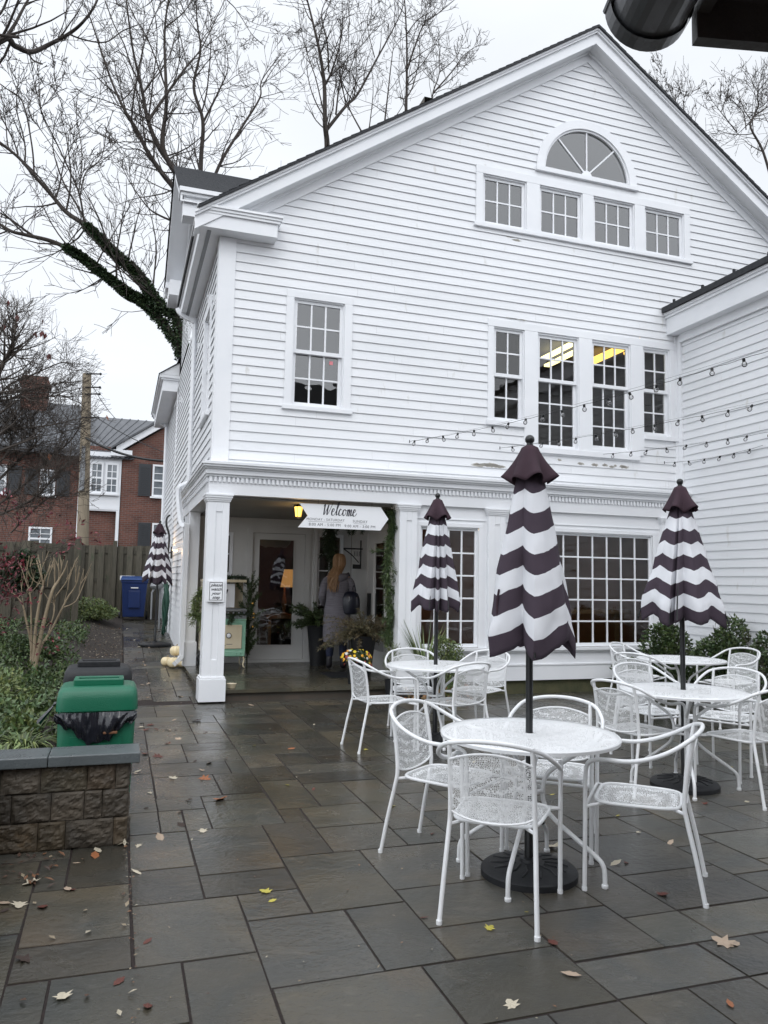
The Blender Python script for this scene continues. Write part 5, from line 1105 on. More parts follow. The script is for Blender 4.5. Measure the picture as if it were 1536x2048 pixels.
# ================================================================== the two litter bins
def litter_bin(x0, x1, y0, y1, zl, h, mt, label, bag=True, seed=1):
    cx, cy = (x0+x1)/2, (y0+y1)/2; w_, d_ = (x1-x0)/2, (y1-y0)/2; t = thing('litter_bin', (cx, cy, 0), 0, label, 'litter bin', 'pair of litter bins by the path')
    def shell(prof, mm, n=40, e=.22):
        V = []
        for sx, sy, z, dx in prof:
            for k in range(n):
                a = 2*math.pi*(k+.5)/n; c, s = math.cos(a), math.sin(a); V.append((math.copysign(abs(c)**e, c)*w_*sx, math.copysign(abs(s)**e, s)*d_*sy, z))
        mm.add(V, [(i*n+k, i*n+(k+1) % n, (i+1)*n+(k+1) % n, (i+1)*n+k) for i in range(len(prof)-1) for k in range(n)]+[tuple((len(prof)-1)*n+k for k in range(n))])
    m = MB(); shell([(.88, .86, .02, 0), (.90, .88, .1, 0), (.95, .93, zl-.02, 0), (.93, .91, zl, 0)], m); m.box(-w_*.62, w_*.62, -d_*.955, -d_*.90, .08, zl-.16); m.build('body', M[mt], t, smooth=True, bevel=0)
    m = MB(); shell([(.965, .965, zl-.004, 0), (1.0, 1.0, zl, 0), (1.0, 1.0, zl+.012, 0), (.985, .985, h-.07, 0), (.96, .95, h-.03, 0), (.90, .86, h-.008, 0), (.80, .72, h, 0)], m); hd = m.build('hood', M[mt], t, smooth=True)
    m = MB(); a, b = w_*.62, d_*.42; z = h-.004; 
    for q in ((-a, a, -b, -b+.03), (-a, a, b-.03, b), (-a, -a+.03, -b+.0301, b-.0301), (a-.03, a, -b+.0301, b-.0301)): m.box(*q, z, z+.045)
    m.build('opening_frame', M[mt], hd, bevel=.008); m = MB(); m.box(-a+.03, a-.03, -b+.03, b-.03, z, z+.006); m.build('opening', M['ink'], hd)  # opening is a solid plate, its inner shade painted as near-black
    if bag:
        r = random.Random(seed); m = MB(); nu, nv = 90, 14; V = []
        for j in range(nv+1):
            for i in range(nu+1):
                u = i/nu; v = j/nv; x = -w_*1.0+2*w_*u*.985; dr = (1-abs(2*u-1)**1.3)*.165+.035+.012*math.sin(u*21)+.01*math.sin(u*47+1)
                z = zl-.006-dr*v; y = -d_*.965-.016-.016*math.sin(math.pi*v)-.020*noise.noise(((u-.5)*11/(1.2-.5*v), v*1.2, 2.2))-.008*noise.noise(((u-.5)*31, v*3, 5.1))
                V.append((x, y, z))
        m.add(V, [(j*(nu+1)+i, j*(nu+1)+i+1, (j+1)*(nu+1)+i+1, (j+1)*(nu+1)+i) for j in range(nv) for i in range(nu)])
        V = []
        for j in range(6):
            for i in range(9):
                u, v = i/8, j/5; V.append((-w_-.012-.09*v*(1-.3*u)-.01*math.sin(9*u), -d_+.06+d_*1.2*u, zl+.03-.11*v+.02*math.sin(u*12)*v))
        m.add(V, [(j*9+i, j*9+i+1, (j+1)*9+i+1, (j+1)*9+i) for j in range(5) for i in range(8)])
        bg_ = m.build('bin_liner', mat('bin_liner', (.012, .013, .018), .22, bump=.5, bscale=18), t, smooth=True)
    return t
litter_bin(-.345, .150, 5.30, 5.72, .655, .80, 'green', 'green plastic litter bin with a black liner hanging out, behind the low wall')
litter_bin(-.36, .125, 6.12, 6.55, .66, .83, 'blackp', 'dark grey litter bin standing behind the green one', bag=False)
m = MB(); m.box(-.055, .03, 5.27, 5.295, .515, .53); tag(m.build('dead_leaf_strip', mat('rust_leaf', (.16, .07, .03), .6), bevel=.004), 'small rusty strip on the front of the green bin above the capstone', 'debris')
# ================================================================== fence, wheeled bin, pole, wires
t = thing('board_fence', (-1.4, 21, .5), 0, 'weathered wooden board fence closing the end of the side path', 'fence')
r = random.Random(3); m = MB()
def fence_run(m, x0, x1, y, z0, z1, w_=.14, gap=.115):
    x = x0; k = 0
    while x < x1:
        c = (r.uniform(.7, 1.35),)*3; dy = 0 if k % 2 else .05; h = z1+r.uniform(-.02, .02)
        m.box(x, min(x+w_, x1), y+dy, y+dy+.02, z0, h, c); x += gap; k += 1
    for z in (z0+.25, (z0+z1)/2, z1-.2): m.box(x0, x1, y+.022, y+.049, z, z+.09, (.8, .8, .8))
fence_run(m, -1.35, 1.2, 21, .45, 2.30); m.v = [tuple(Vector(v)-t.location) for v in m.v]; m.build('boards', M['fence'], t)
for x in (-1.42, -.2): m = MB(); m.box(x, x+.1, 20.9, 21.0, .4, 2.42); m.v = [tuple(Vector(v)-t.location) for v in m.v]; m.build('post', M['fence'], t)
t = thing('board_fence', (-1.6, 17.6, .4), 0, 'nearer weathered fence section at the left, behind the pruned shrub', 'fence')
m = MB(); fence_run(m, -4.5, -.95, 17.6, .3, 2.2, .16, .15); m.v = [tuple(Vector(v)-t.location) for v in m.v]; m.build('boards', M['fence'], t)
for x in (-.93, -2.6): m = MB(); m.box(x, x+.13, 17.52, 17.65, .3, 2.30); m.v = [tuple(Vector(v)-t.location) for v in m.v]; m.build('post', M['fence'], t)
m = MB(); m.box(.0, .36, 20.96, 20.985, 1.43, 1.54); tag(m.build('small_sign', M['signw']), 'small blank white plate on the fence left of the blue bin', 'sign')
bx = at(268, 1190, 20.2).x
t = thing('wheeled_bin', (bx, 20.2, gz(20.2)), 0, 'blue wheeled bin with lid in front of the fence', 'wheeled bin')
m = MB(); V = [];
for z, s in ((.08, .82), (.96, 1)): V += [(-.30*s, -.33*s, z), (.30*s, -.33*s, z), (.30*s, .33*s, z), (-.30*s, .33*s, z)]
m.add(V, [(3, 2, 1, 0), (4, 5, 6, 7), (0, 1, 5, 4), (1, 2, 6, 5), (2, 3, 7, 6), (3, 0, 4, 7)]); m.box(-.315, .315, -.345, .345, .90, .965); m.box(-.14, .14, -.335, -.30, .3, .72); m.build('body', M['blue'], t, bevel=.02)
m = MB(); V = [(-.33, -.37, .97), (.33, -.37, .97), (.33, .36, .97), (-.33, .36, .97), (-.31, -.36, 1.0), (.31, -.36, 1.0), (.30, .34, 1.07), (-.30, .34, 1.07)]; m.add(V, [(3, 2, 1, 0), (4, 5, 6, 7), (0, 1, 5, 4), (1, 2, 6, 5), (2, 3, 7, 6), (3, 0, 4, 7)]); m.build('lid', mat('blue_lid', (.010, .05, .19), .4), t, bevel=.012)
for s in (-1, 1):
    m = MB(); m.tube([(s*.30, .27, .1), (s*.345, .27, .1)], .1, 20); m.build('wheel', M['blackp'], t, smooth=True)
m = MB(); m.tube([(-.28, .40, 1.0), (.28, .40, 1.0)], .018, 8); m.build('handle', M['blue'], t, smooth=True)
m = MB(); m.box(-.085, .085, -.352, -.346, .775, .80); m.build('sticker', M['signw'], t)
# utility pole
pp = at(165, 1160, 24); t = thing('utility_pole', (pp.x, 24, .5), 0, 'weathered square-topped wooden utility pole behind the fence', 'pole')
dxp = at(174, 750, 24).x-pp.x
m = MB(); m.tube([(0, 0, 0), (dxp, 0, at(174, 748, 24).z-.5)], [.19, .125], 12); m.build('post', M['pole'], t, smooth=True)
m = MB(); m.box(-.22, -.08, -.25, -.16, 3.45, 4.3); m.box(-.2, -.1, -.24, -.15, 4.3, 4.75); m.build('grey_box', M['metal'], t, bevel=.01)
for z in (6.9, 6.5, 6.3, 5.6): m = MB(); m.tube([(dxp*.9-.05, -.12, z), (dxp*.9+.34, -.2, z+.02)], .02, 6); m.ball((dxp*.9+.36, -.2, z+.02), .04, 6); m.build('insulator', M['black'], t, smooth=True)
def wire(name, A, B, sag, rad, label):
    A, B = Vector(A), Vector(B); tt = [k/16 for k in range(17)]; m = MB(); m.tube([A.lerp(B, s)-A-Vector((0, 0, 4*sag*s*(1-s))) for s in tt], rad, 5)
    tag(m.build(name, M['black'], loc=A, smooth=True), label, 'overhead cable', 'overhead cables at the pole')
wire('overhead_cable', at(176, 755, 24), at(232, 838, 30), .1, .012, 'thin cable slanting down right from the pole top'); wire('overhead_cable', at(170, 875, 23.9), at(330, 922, 22), .15, .035, 'thick dark cable bundle from the pole to the white building')
wire('overhead_cable', at(172, 820, 23.9), at(330, 905, 22), .1, .012, 'upper thin cable from the pole to the white building'); wire('overhead_cable', at(170, 850, 23.9), at(-60, 870, 20), .2, .015, 'cable running left from the pole across the brick house')
wire('overhead_cable', at(166, 760, 23.9), at(-60, 792, 18), .2, .012, 'highest cable running left from the pole top'); wire('overhead_cable', at(166, 775, 23.9), at(-60, 758, 16), .2, .012, 'cable rising left past the chimney')
# ================================================================== brick houses behind the fence
HY = 32
def rc(x0, y0, x1, y1, Y): a, b = at(x0, y1, Y), at(x1, y0, Y); return a.x, b.x, a.z, b.z
h = thing('brick_house', (at(290, 1160, HY).x, HY, .6), 0, 'red brick house end with white gable board, right of the white bay', 'house')
def hp(m, name, mt, **k): m.v = [tuple(Vector(v)-h.location) for v in m.v]; return m.build(name, mt, h, **k)
e0, pk = at(246, 903, HY), at(365, 836, HY); xr = at(520, 900, HY).x
mid = (e0.x+xr)/2; zt = e0.z+(pk.z-e0.z)/(pk.x-e0.x)*(mid-e0.x)
m = MB(); m.prism([(e0.x, HY, .4), (xr, HY, .4), (xr, HY, e0.z), (mid, HY, zt), (e0.x, HY, e0.z)], (0, 7, 0)); hp(m, 'wall', M['brick'])
m = MB(); o = .25
for a, b in (((e0.x-.25, e0.z-.12), (mid, zt+.05)), ((mid, zt+.05), (xr+.25, e0.z-.12))):
    m.prism([(a[0], HY-o, a[1]), (b[0], HY-o, b[1]), (b[0], HY-o, b[1]+.28), (a[0], HY-o, a[1]+.28)], (0, .12, 0))
m.box(e0.x-.45, e0.x+.35, HY-o-.02, HY+.1, e0.z-.22, e0.z+.02); hp(m, 'gable_board', M['trim'])
m = MB()
for a, b in (((e0.x-.45, e0.z+.03), (mid, zt+.36)), ((mid, zt+.36), (xr+.45, e0.z+.03))): m.prism([(a[0], HY-o-.1, a[1]), (b[0], HY-o-.1, b[1]), (b[0], HY-o-.1, b[1]+.08), (a[0], HY-o-.1, a[1]+.08)], (0, 7.5, 0))
M['tinroof'] = mat('standing_seam_roof', (.075, .08, .09), .5, (.11, .115, .125), 1.5, (3, 1, .4)); M['slate'] = mat('slate_roof', (.095, .10, .11), .6, (.065, .07, .078), 4, (1, 1, 4))
hp(m, 'roof', M['tinroof'])
M['hglass'] = mat('house_glass', (.10, .115, .13), .08, (.22, .24, .26), 2.2, spec=.8); M['shut'] = mat('dark_shutter', (.03, .033, .038), .6)
def hwin(h_, x0, x1, z0, z1, y, cols=2, rows=4, shut=True):
    def b(m, name, mt, par): m.v = [tuple(Vector(v)-h_.location) for v in m.v]; return m.build(name, mt, par)
    m = MB(); f = .07
    m.box(x0, x0+f, y-.06, y-.005, z0, z1); m.box(x1-f, x1, y-.06, y-.005, z0, z1); m.box(x0+f, x1-f, y-.06, y-.005, z1-f, z1); m.box(x0+f, x1-f, y-.06, y-.005, z0, z0+f); zm = (z0+z1)/2; m.box(x0+f, x1-f, y-.055, y-.005, zm-.035, zm+.035)
    for k in range(1, cols): u = x0+f+(x1-x0-2*f)*k/cols; m.box(u-.015, u+.015, y-.045, y-.03, z0+f, z1-f)
    for k in range(1, rows):
        if k*2 != rows: u = z0+f+(z1-z0-2*f)*k/rows; m.box(x0+f, x1-f, y-.044, y-.031, u-.014, u+.014)
    m.box(x0-.06, x1+.06, y-.12, y-.0, z0-.07, z0); w_ = b(m, 'window', M['trim'], h_)
    m = MB(); m.box(x0+f, x1-f, y-.03, y-.02, z0+f, z1-f); b(m, 'pane', M['hglass'], w_)
    if shut:
        for a in ((x0-.52, x0-.05), (x1+.05, x1+.52)):
            m = MB(); m.box(a[0], a[1], y-.05, y-.01, z0, z1); k = z0+.08
            while k < z1-.1: m.box(a[0]+.06, a[1]-.06, y-.065, y-.0501, k, k+.035); k += .08
            b(m, 'shutter', M['shut'], h_)
x0, x1, z0, z1 = rc(303, 932, 352, 993, HY); hwin(h, x0, x1, z0, z1, HY)
x0, x1, z0, z1 = rc(302, 1048, 350, 1100, HY); hwin(h, x0, x1, z0, z1, HY)
h2 = h; h = thing('brick_house', (at(100, 1160, 32.6).x, 32.6, .6), 0, 'long brick house with slate roof, chimney and white window bay behind the bare shrubs', 'house')
x0, x1, z0, z1 = rc(-160, 890, 168, 1200, 32.6); m = MB(); m.box(x0, e0.x, 32.6, 38, .4, z1); hp(m, 'wall', M['brick'])
# bay
x0, x1, z0, z1 = rc(170, 916, 244, 1020, 32); m = MB(); m.box(x0, x1, 32.0, 32.59, z0, z1)
z = z0+.05
while z < z1-1.95: m.box(x0+.0, x1, 31.98, 31.999, z, z+.12); z += .15
m.box(x0-.08, x1+.1, 31.9, 32.59, z1, z1+.18); m.box(x1-.12, x1, 31.95, 31.999, .4, z0+.0); m.box(x0-.3, x0-.18, 32.3, 32.45, .4, z1+.3)
hp(m, 'white_bay', M['trim'])
hw = (x1-x0-.3)/2; _, _, zw0, zw1 = rc(170, 928, 244, 985, 32)
hwin(h, x0+.12, x0+.12+hw, zw0, zw1, 31.99, 2, 4, False); hwin(h, x0+.2+hw, x0+.2+2*hw, zw0, zw1, 31.99, 2, 4, False)
a0, a1, b0, b1 = rc(176, 1050, 230, 1092, 32.3); m = MB(); z = b0-1
m.box(a0, a1, 32.35, 32.59, b0-1, b1)
while z < b1: m.box(a0, a1, 32.33, 32.349, z, min(z+.13, b1)); z += .17
hp(m, 'garage_door', M['trim'])
m = MB(); m.box(x0, x1, 32.2, 32.59, .4, z0-.001); hp(m, 'bay_base', M['brick'])
# roofs
rl0, rl1 = at(-160, 785, 36), at(172, 812, 36); el = at(-160, 893, 32.3); er = at(170, 900, 32.3)
m = MB(); m.add([(el.x-2, 32.2, er.z), (at(172, 900, 32.2).x, 32.2, er.z), (at(172, 900, 36).x, 36, rl1.z), (el.x-2, 36, rl1.z), (el.x-2, 32.2, er.z-.12), (at(172, 900, 32.2).x, 32.2, er.z-.12)], [(0, 1, 2, 3), (0, 4, 5, 1)]); m.box(el.x-2, at(172, 900, 32.2).x, 32.0, 32.2, er.z-.25, er.z-.1); hp(m, 'slate_roof', M['slate'])
rt = at(250, 838, 37); x_a, x_b = at(160, 838, 37).x, at(420, 840, 37).x; bz = at(170, 925, 32).z+.2
m = MB(); m.add([(x_a-.2, 31.8, bz), (e0.x+.3, 31.8, bz), (x_b, 37, rt.z), (x_a, 37, rt.z)], [(0, 1, 2, 3)])
k = 0
while k < 17:
    s = k/16; A, B = Vector((x_a+(x_b-x_a)*s, 37, rt.z+.01)), Vector((x_a-.2+(e0.x+.5-x_a)*s, 31.8, bz+.01)); m.tube([A, B], .03, 4); k += 1
hp(m, 'metal_roof', M['tinroof'])
c0_, c1_, d0, d1 = rc(42, 757, 97, 812, 35.5); m = MB(); m.box(c0_, c1_, 35.2, 36.2, d0-1, d1); m.box(c0_-.08, c1_+.08, 35.12, 36.28, d1-.35, d1-.2); hp(m, 'chimney', M['brick'])
for q in ((-30, 930, 15, 985), (78, 940, 112, 990), (55, 1055, 105, 1100)): a = rc(*q, 32.6); hwin(h, *a, 32.6, 2, 4, q[0] != 55)
# ================================================================== items on the left wall
p = at(322, 1088, 16.9); t = thing('wall_lamp', p, 0, 'lit globe wall lamp on a black bracket beside the far parasol', 'wall lamp')
m = MB(); m.ball((0, 0, 0), .075, 10); m.build('globe', M['glow2'], t, smooth=True)
m = MB(); m.lathe([(.09, .055), (.07, .10), (.03, .14), (.012, .20), (.004, .22)], 16); m.lathe([(.05, -.10), (.06, -.07), (.05, -.06)], 14); m.tube([(0, 0, -.1), (.03, 0, -.19), (.12, 0, -.20), (.99-p.x, 0, -.17)], .012, 8); m.box(.985-p.x, 1.02-p.x, -.05, .05, -.30, -.05); m.build('bracket', M['black'], t, smooth=True)
p = at(349, 1092, 14.1); t = thing('wall_lamp', (.90, 14.1, p.z), 0, 'small lit floodlight on the side wall by the narrow door', 'wall lamp')
m = MB(); m.lathe([(.03, 0), (.05, -.01), (.06, -.06), (.0605, -.07)], 14); m.box(.0, .12, -.04, .04, -.02, .05); m.build('housing', M['trim'], t, smooth=True); m = MB(); m.ball((0, 0, -.06), .045, 8); m.build('bulb', M['glow2'], t, smooth=True)
for (lx, ly, lz, e) in ((p.x+.0, 14.1, p.z-.1, 4),): 
    ld = bpy.data.lights.new('floodlight', 'POINT'); ld.energy = e; ld.color = (1, .6, .28); ld.shadow_soft_size = .05; lo_ = bpy.data.objects.new('floodlight', ld); C.objects.link(lo_); lo_.location = (.86, ly, lz); 
ld = bpy.data.lights.new('globe_light', 'POINT'); ld.energy = 5; ld.color = (1, .65, .35); ld.shadow_soft_size = .08; lo_ = bpy.data.objects.new('globe_light', ld); C.objects.link(lo_); q = at(322, 1088, 16.9); lo_.location = (q.x-.02, q.y-.12, q.z)
t = thing('garden_hose', (.96, 17.0, gz(17)), 0, 'coiled dark green hose hanging on the side wall', 'garden hose')
r = random.Random(5); m = MB()
for k in range(13):
    a = r.uniform(.10, .20); b = r.uniform(.40, .58); dx = r.uniform(-.06, .02); cy = r.uniform(-.04, .04); top = 1.12+r.uniform(-.03, .03)
    m.tube([(dx+.02*math.sin(q*3), cy+a*math.sin(q), top-b+b*math.cos(q)) for q in [2*math.pi*j/28 for j in range(29)]], .011, 6)
m.build('coils', M['hose'], t, smooth=True); m = MB(); m.box(-.06, .06, -.08, .08, 1.05, 1.22); m.build('hanger', M['trim'], t, bevel=.02)
t = thing('gas_meter', (.80, 18.3, gz(18.3)), 0, 'grey gas meter with pipes on the side wall behind the far parasol', 'meter')
m = MB(); m.lathe([(.02, -.08), (.13, -.06), (.15, 0), (.13, .06), (.02, .08)], 20, (0, 0, .95)); m.box(-.14, .1, -.1, .1, 1.15, 1.42); m.build('housing', M['metal'], t, bevel=.02); m = MB(); m.tube([(.08, 0, 0), (.08, 0, 1.5)], .025, 8); m.tube([(-.1, 0, .2), (-.1, 0, .8), (-.05, 0, .9)], .02, 8); m.build('pipes', M['metal'], t, smooth=True)
m = MB(); P_ = [at(*q, 17.3) for q in ((334, 1152), (341, 1135), (336, 1112), (338, 1085), (338, 1068), (333, 1050), (334, 1036), (340, 1030))]; o = P_[0].copy(); m.tube(catmull([q-o for q in P_], 5), .022, 8); tag(m.build('conduit', M['black'], loc=o, smooth=True), 'bent black pipe running up the side wall above the hose', 'pipe')
m = MB(); m.box(0, .08, -.10, .10, -.05, .06); m.tube([(-.02, -.06, 0), (-.02, .06, 0)], .03, 8)
tag(m.build('security_camera', M['metal'], loc=(.93, 13.6, 2.45)), 'small grey camera under the porch cornice on the side wall', 'camera')
# ================================================================== pumpkins
def pumpkin(x, y, z, rad, label, a=0):
    t = thing('pumpkin', (x, y, z), a, label, 'pumpkin', 'cream pumpkins by the porch'); m = MB(); n, k_ = 60, 16; V = []
    for j in range(k_+1):
        ph = math.pi*j/k_
        for i in range(n):
            th = 2*math.pi*i/n; rb = 1-.07*abs(math.cos(5*th))**3 ; s = math.sin(ph)**.85*rb; zz = -math.cos(ph)*.86*(1-.12*math.exp(-(math.sin(ph)*2.6)**2))
            V.append((rad*s*math.cos(th), rad*s*math.sin(th), rad*(.76+zz)))
    m.add(V, [(j*n+i, j*n+(i+1) % n, (j+1)*n+(i+1) % n, (j+1)*n+i) for j in range(k_) for i in range(n)]); m.build('flesh', M['pumpkin'], t, smooth=True)
    m = MB(); m.tube([(0, 0, rad*1.35), (.008, 0, rad*1.6), (.03, .01, rad*1.75)], [.014, .009, .011], 7); m.build('stem', M['tanbark'], t, smooth=True)
Zp = gz(12.9)
pumpkin(.765, 12.98, Zp, .09, 'leftmost cream pumpkin at the foot of the downspout'); pumpkin(.86, 12.72, Zp, .10, 'front cream pumpkin in the middle of the pile', 1); pumpkin(1.0-.02, 12.75, Zp, .105, 'right cream pumpkin under the downspout end', 2); pumpkin(.90, 12.92, Zp+.165, .098, 'cream pumpkin sitting on top of the pile', .5)
# ================================================================== porch things
# antique enamel stove
t = thing('antique_stove', (1.2, 12.0, .15), 0, 'antique cream and mint green enamel stove behind the porch column', 'stove')
m = MB(); m.box(0, .24, .03, .45, .25, 1.32); m.box(.241, .66, .40, .45, .75, 1.30); m.box(-.01, .67, .12, .46, 1.301, 1.345); m.build('back_cabinet', M['cream'], t, bevel=.01)
m = MB(); m.box(.242, .66, 0, .39, .18, .73); m.box(.236, .67, -.012, .395, .731, .75); m.build('oven', M['stoveg'], t, bevel=.012)
m = MB(); m.box(.30, .60, -.018, -.001, .30, .66); dr_ = m.build('oven_door', M['cream'], t, bevel=.012); m = MB(); m.lathe([(.001, 0), (.034, 0), (.034, .008), (.028, .012), (.001, .012)], 20, (0, 0, 0)); o = m.build('dial', M['signw'], dr_, smooth=True); o.location = (.40, -.02, .50); o.rotation_euler = (R(90), 0, 0)
m = MB(); m.lathe([(.034, 0), (.041, 0), (.041, .01), (.034, .01)], 20); o = m.build('dial_ring', M['black'], dr_, smooth=True); o.location = (.40, -.0195, .50); o.rotation_euler = (R(90), 0, 0)
m = MB(); m.box(.30, .36, -.0195, -.0185, .345, .353); m.box(.37, .46, -.0195, -.0185, .365, .373); m.build('badge', M['inkg'], dr_)
m = MB(); m.box(.26, .65, -.014, -.001, .19, .265); 
dwr = m.build('drawer', M['stoveg'], t, bevel=.006)
m = MB(); m.ball((.53, -.017, .225), .006, 6); m.ball((.59, -.017, .225), .006, 6); m.build('knob', M['black'], dwr)
m = MB(); m.box(.25, .66, .0, .38, .752, .80); m.tube([(.27, -.02, .87), (.66, -.02, .87)], .010, 8); m.box(.27, .66, -.01, .30, .885, .9)
for k in range(5): m.ball((.3+.08*k, -.03, .84), .014, 6)
m.build('cooktop', M['metal'], t, bevel=.004)
for x, s in ((.02, -1), (.62, 1)):
    for y in (.03, .40):
        m = MB(); m.tube(catmull([(x, y, .20), (x+s*.03, y, .13), (x+s*.015, y, .06), (x+s*.04, y, .012)], 4), [.02-.0007*k for k in range(13)], 8); m.build('leg', M['cream'] if s > 0 else M['black'], t, smooth=True)
m = MB(); m.box(.255, .50, .20, .215, .915, 1.28); bd = tag(m.build('lettered_board', M['signw'], loc=(1.2, 12.0, .15), bevel=.002), 'white lettered board propped on the antique stove, mostly behind the column', 'sign')
def text(s, size, parent, loc, mt, rot=(R(90), 0, 0), shear=0, space=1, bold=0, align='CENTER', name='lettering'):
    cu = bpy.data.curves.new(name, 'FONT'); cu.body = s; cu.size = size; cu.extrude = .0008; cu.shear = shear; cu.space_character = space; cu.offset = bold; cu.align_x = align; cu.align_y = 'CENTER'
    tmp = bpy.data.objects.new('tmp', cu); C.objects.link(tmp); bpy.context.view_layer.update()
    me = bpy.data.meshes.new_from_object(tmp.evaluated_get(bpy.context.evaluated_depsgraph_get())); bpy.data.objects.remove(tmp); me.materials.clear(); me.materials.append(mt)
    o = bpy.data.objects.new(name, me); C.objects.link(o); o.parent = parent; o.location = loc; o.rotation_euler = rot; return o
text('n!', .16, bd, (.315, .197, 1.13), M['ink'], shear=.3, bold=.002)
# evergreen sprays
def spray(m, path, n, L, r, w=.006, col=None, out=.5, thick=.05):
    P_ = catmull(path, 8)
    for _ in range(n):
        k = r.randint(0, len(P_)-2); p = P_[k].lerp(P_[k+1], r.random())+rv(r)*thick*r.random(); d = (P_[k+1]-P_[k]).normalized()*r.uniform(.3, 1)+rv(r)*out+Vector((0, 0, -.1)); leaf(m, p, d, rv(r), L*r.uniform(.6, 1.3), w*r.uniform(.7, 1.5), tintc(r, .45, 1.7, .12))
def frond(m, base, d, L, r, n=60, nl=.05, w=.006, droop=.5):
    P_ = []; p = Vector(base); d = Vector(d).normalized()
    for k in range(9): P_.append(p.copy()); p = p+d*L/8; d = (d+Vector((0, 0, -droop/8))).normalized()
    m.tube(P_, [.004*(1-k/10) for k in range(9)], 4, (.5, .4, .3)); 
    for k in range(n):
        i = r.uniform(.1, 1)*7.9; j = int(i); q = P_[j].lerp(P_[j+1], i-j); t_ = (P_[j+1]-P_[j]).normalized(); leaf(m, q, t_*.7+rv(r)*.8, rv(r), nl*r.uniform(.6, 1.2), w, tintc(r, .45, 1.6))
r = random.Random(77)
def garland(name, loc, path, n, L, label, mt='leafdk', w=.007, thick=.05, out=.7): 
    t = thing(name, loc, 0, label, 'garland'); m = MB(); spray(m, path, n, L, r, w, out=out, thick=thick)
    Pg = catmull(path, 6)
    for q in Pg[::2]: frond(m, q, rv(r)+Vector((0, 0, -.8)), r.uniform(.12, .26), r, 60, L, w, .4)
    m.build('foliage', M[mt], t); return t
garland('evergreen_garland', (3.44, 9.93, 0), [(.02, 0, 2.48), (.03, .0, 2.2), (-.02, 0, 1.9), (-.03, 0, 1.6), (.0, 0, 1.3), (.03, 0, 1.0), (.0, 0, .7)], 3600, .075, 'long evergreen garland hanging down the inside of the right porch pilaster', thick=.055, w=.009)
garland('evergreen_garland', (3.15, 12.05, 0), [(-.02, 0, 2.4), (.05, 0, 2.2), (.0, 0, 2.0), (.1, -.1, 1.85)], 1500, .075, 'dark evergreen swag hanging above the person', 'ivy', .011, .09)
garland('evergreen_garland', (3.15, 12.0, 0), [(.0, 0, 2.38), (.25, -.6, 2.36), (.35, -1.4, 2.42), (.3, -2.0, 2.45)], 1500, .06, 'evergreen garland along the porch ceiling behind the arrow sign', 'ivy', .01, .05)
garland('evergreen_garland', (1.12, 11.9, 0), [(.08, 0, 1.35), (-.03, 0, 1.2), (-.04, 0, 1.0), (.06, 0, .92), (.16, 0, 1.0)], 1300, .09, 'green cypress wreath hanging on the left side of the antique stove', 'leafyg', .008, .05)
t = thing('evergreen_branch', (1.93, 12.25, .15), 0, 'upright dark evergreen branches standing between the stove and the glazed door', 'branches'); m = MB()
for k in range(36):
    z = .08+1.15*k/36; frond(m, (r.uniform(-.03, .03), 0, z), (r.uniform(-.6, .8), r.uniform(-.3, .3), .9), r.uniform(.18, .34), r, 110, .05, .010, .3)
m.tube([(0, 0, 0), (0, 0, 1.2)], .01, 6, (.4, .3, .2)); m.build('foliage', M['leafdk'], t)
m = MB()
for q in ((.05, -.06, .98), (.07, -.08, .82), (.07, -.06, .76), (.06, -.07, .62)): m.ball(q, .022, 8)
m.build('bauble', mat('gold_bauble', (.55, .32, .08), .25, metal=.8), t, smooth=True)
garland('evergreen_garland', (1.45, 12.08, 0), [(.0, -.06, .98), (.15, -.07, .94), (.3, -.06, .97), (.4, -.05, .96)], 600, .06, 'short evergreen trim over the hob of the antique stove', 'ivy', .009, .04)
garland('evergreen_garland', (1.5, 12.2, 0), [(-.1, 0, 1.53), (.1, 0, 1.53), (.34, 0, 1.53)], 700, .05, 'evergreen trim along the top shelf of the antique stove', 'ivy', .009, .03)
# pots and planters
def pot(name, x, y, z, prof, label, mt='blackp', grp=None, cat='planter', n=28):
    t = thing(name, (x, y, z), 0, label, cat, grp); m = MB(); m.lathe(prof, n, cap=True); m.build('container', M[mt], t, smooth=True); return t
t = pot('planter', 3.08, 12.3, .15, [(.13, 0), (.15, .25), (.19, .62), (.20, .64), (.18, .64), (.17, .60)], 'tall black planter with a dark green fern left of the person')
m = MB()
for k in range(60): a = r.uniform(0, 6.28); frond(m, (0, 0, .6), (math.cos(a), math.sin(a), r.uniform(.2, 1.6)), r.uniform(.35, .66), r, 150, .06, .014, .9)
m.build('foliage', M['leafdk'], t)
t = pot('planter', 3.38, 10.85, .15, [(.12, 0), (.15, .3), (.19, .55), (.195, .57), (.17, .57), (.16, .52)], 'dark planter with drooping brown-green grasses right of the person')
m = MB()
for k in range(110): a = r.uniform(0, 6.28); frond(m, (0, 0, .52), (math.cos(a), math.sin(a)*.8, r.uniform(.2, 1.7)), r.uniform(.35, .72), r, 90, .05, .010, 1.25)
M['grassbr'] = mat('brown_grass', (.10, .095, .045), .6, (.14, .11, .07), 4, tint=True); m.build('foliage', M['grassbr'], t)
t = pot('flower_pot', 3.02, 9.98, .15, [(.10, 0), (.105, .02), (.125, .27), (.135, .29), (.12, .29), (.11, .26)], 'black pot of yellow, orange and white flowers on the porch step', cat='flower pot')
m = MB(); bush(m, (0, 0, .30), (.17, .16, .12), 700, .04, r); m.build('foliage', M['leafdk'], t)
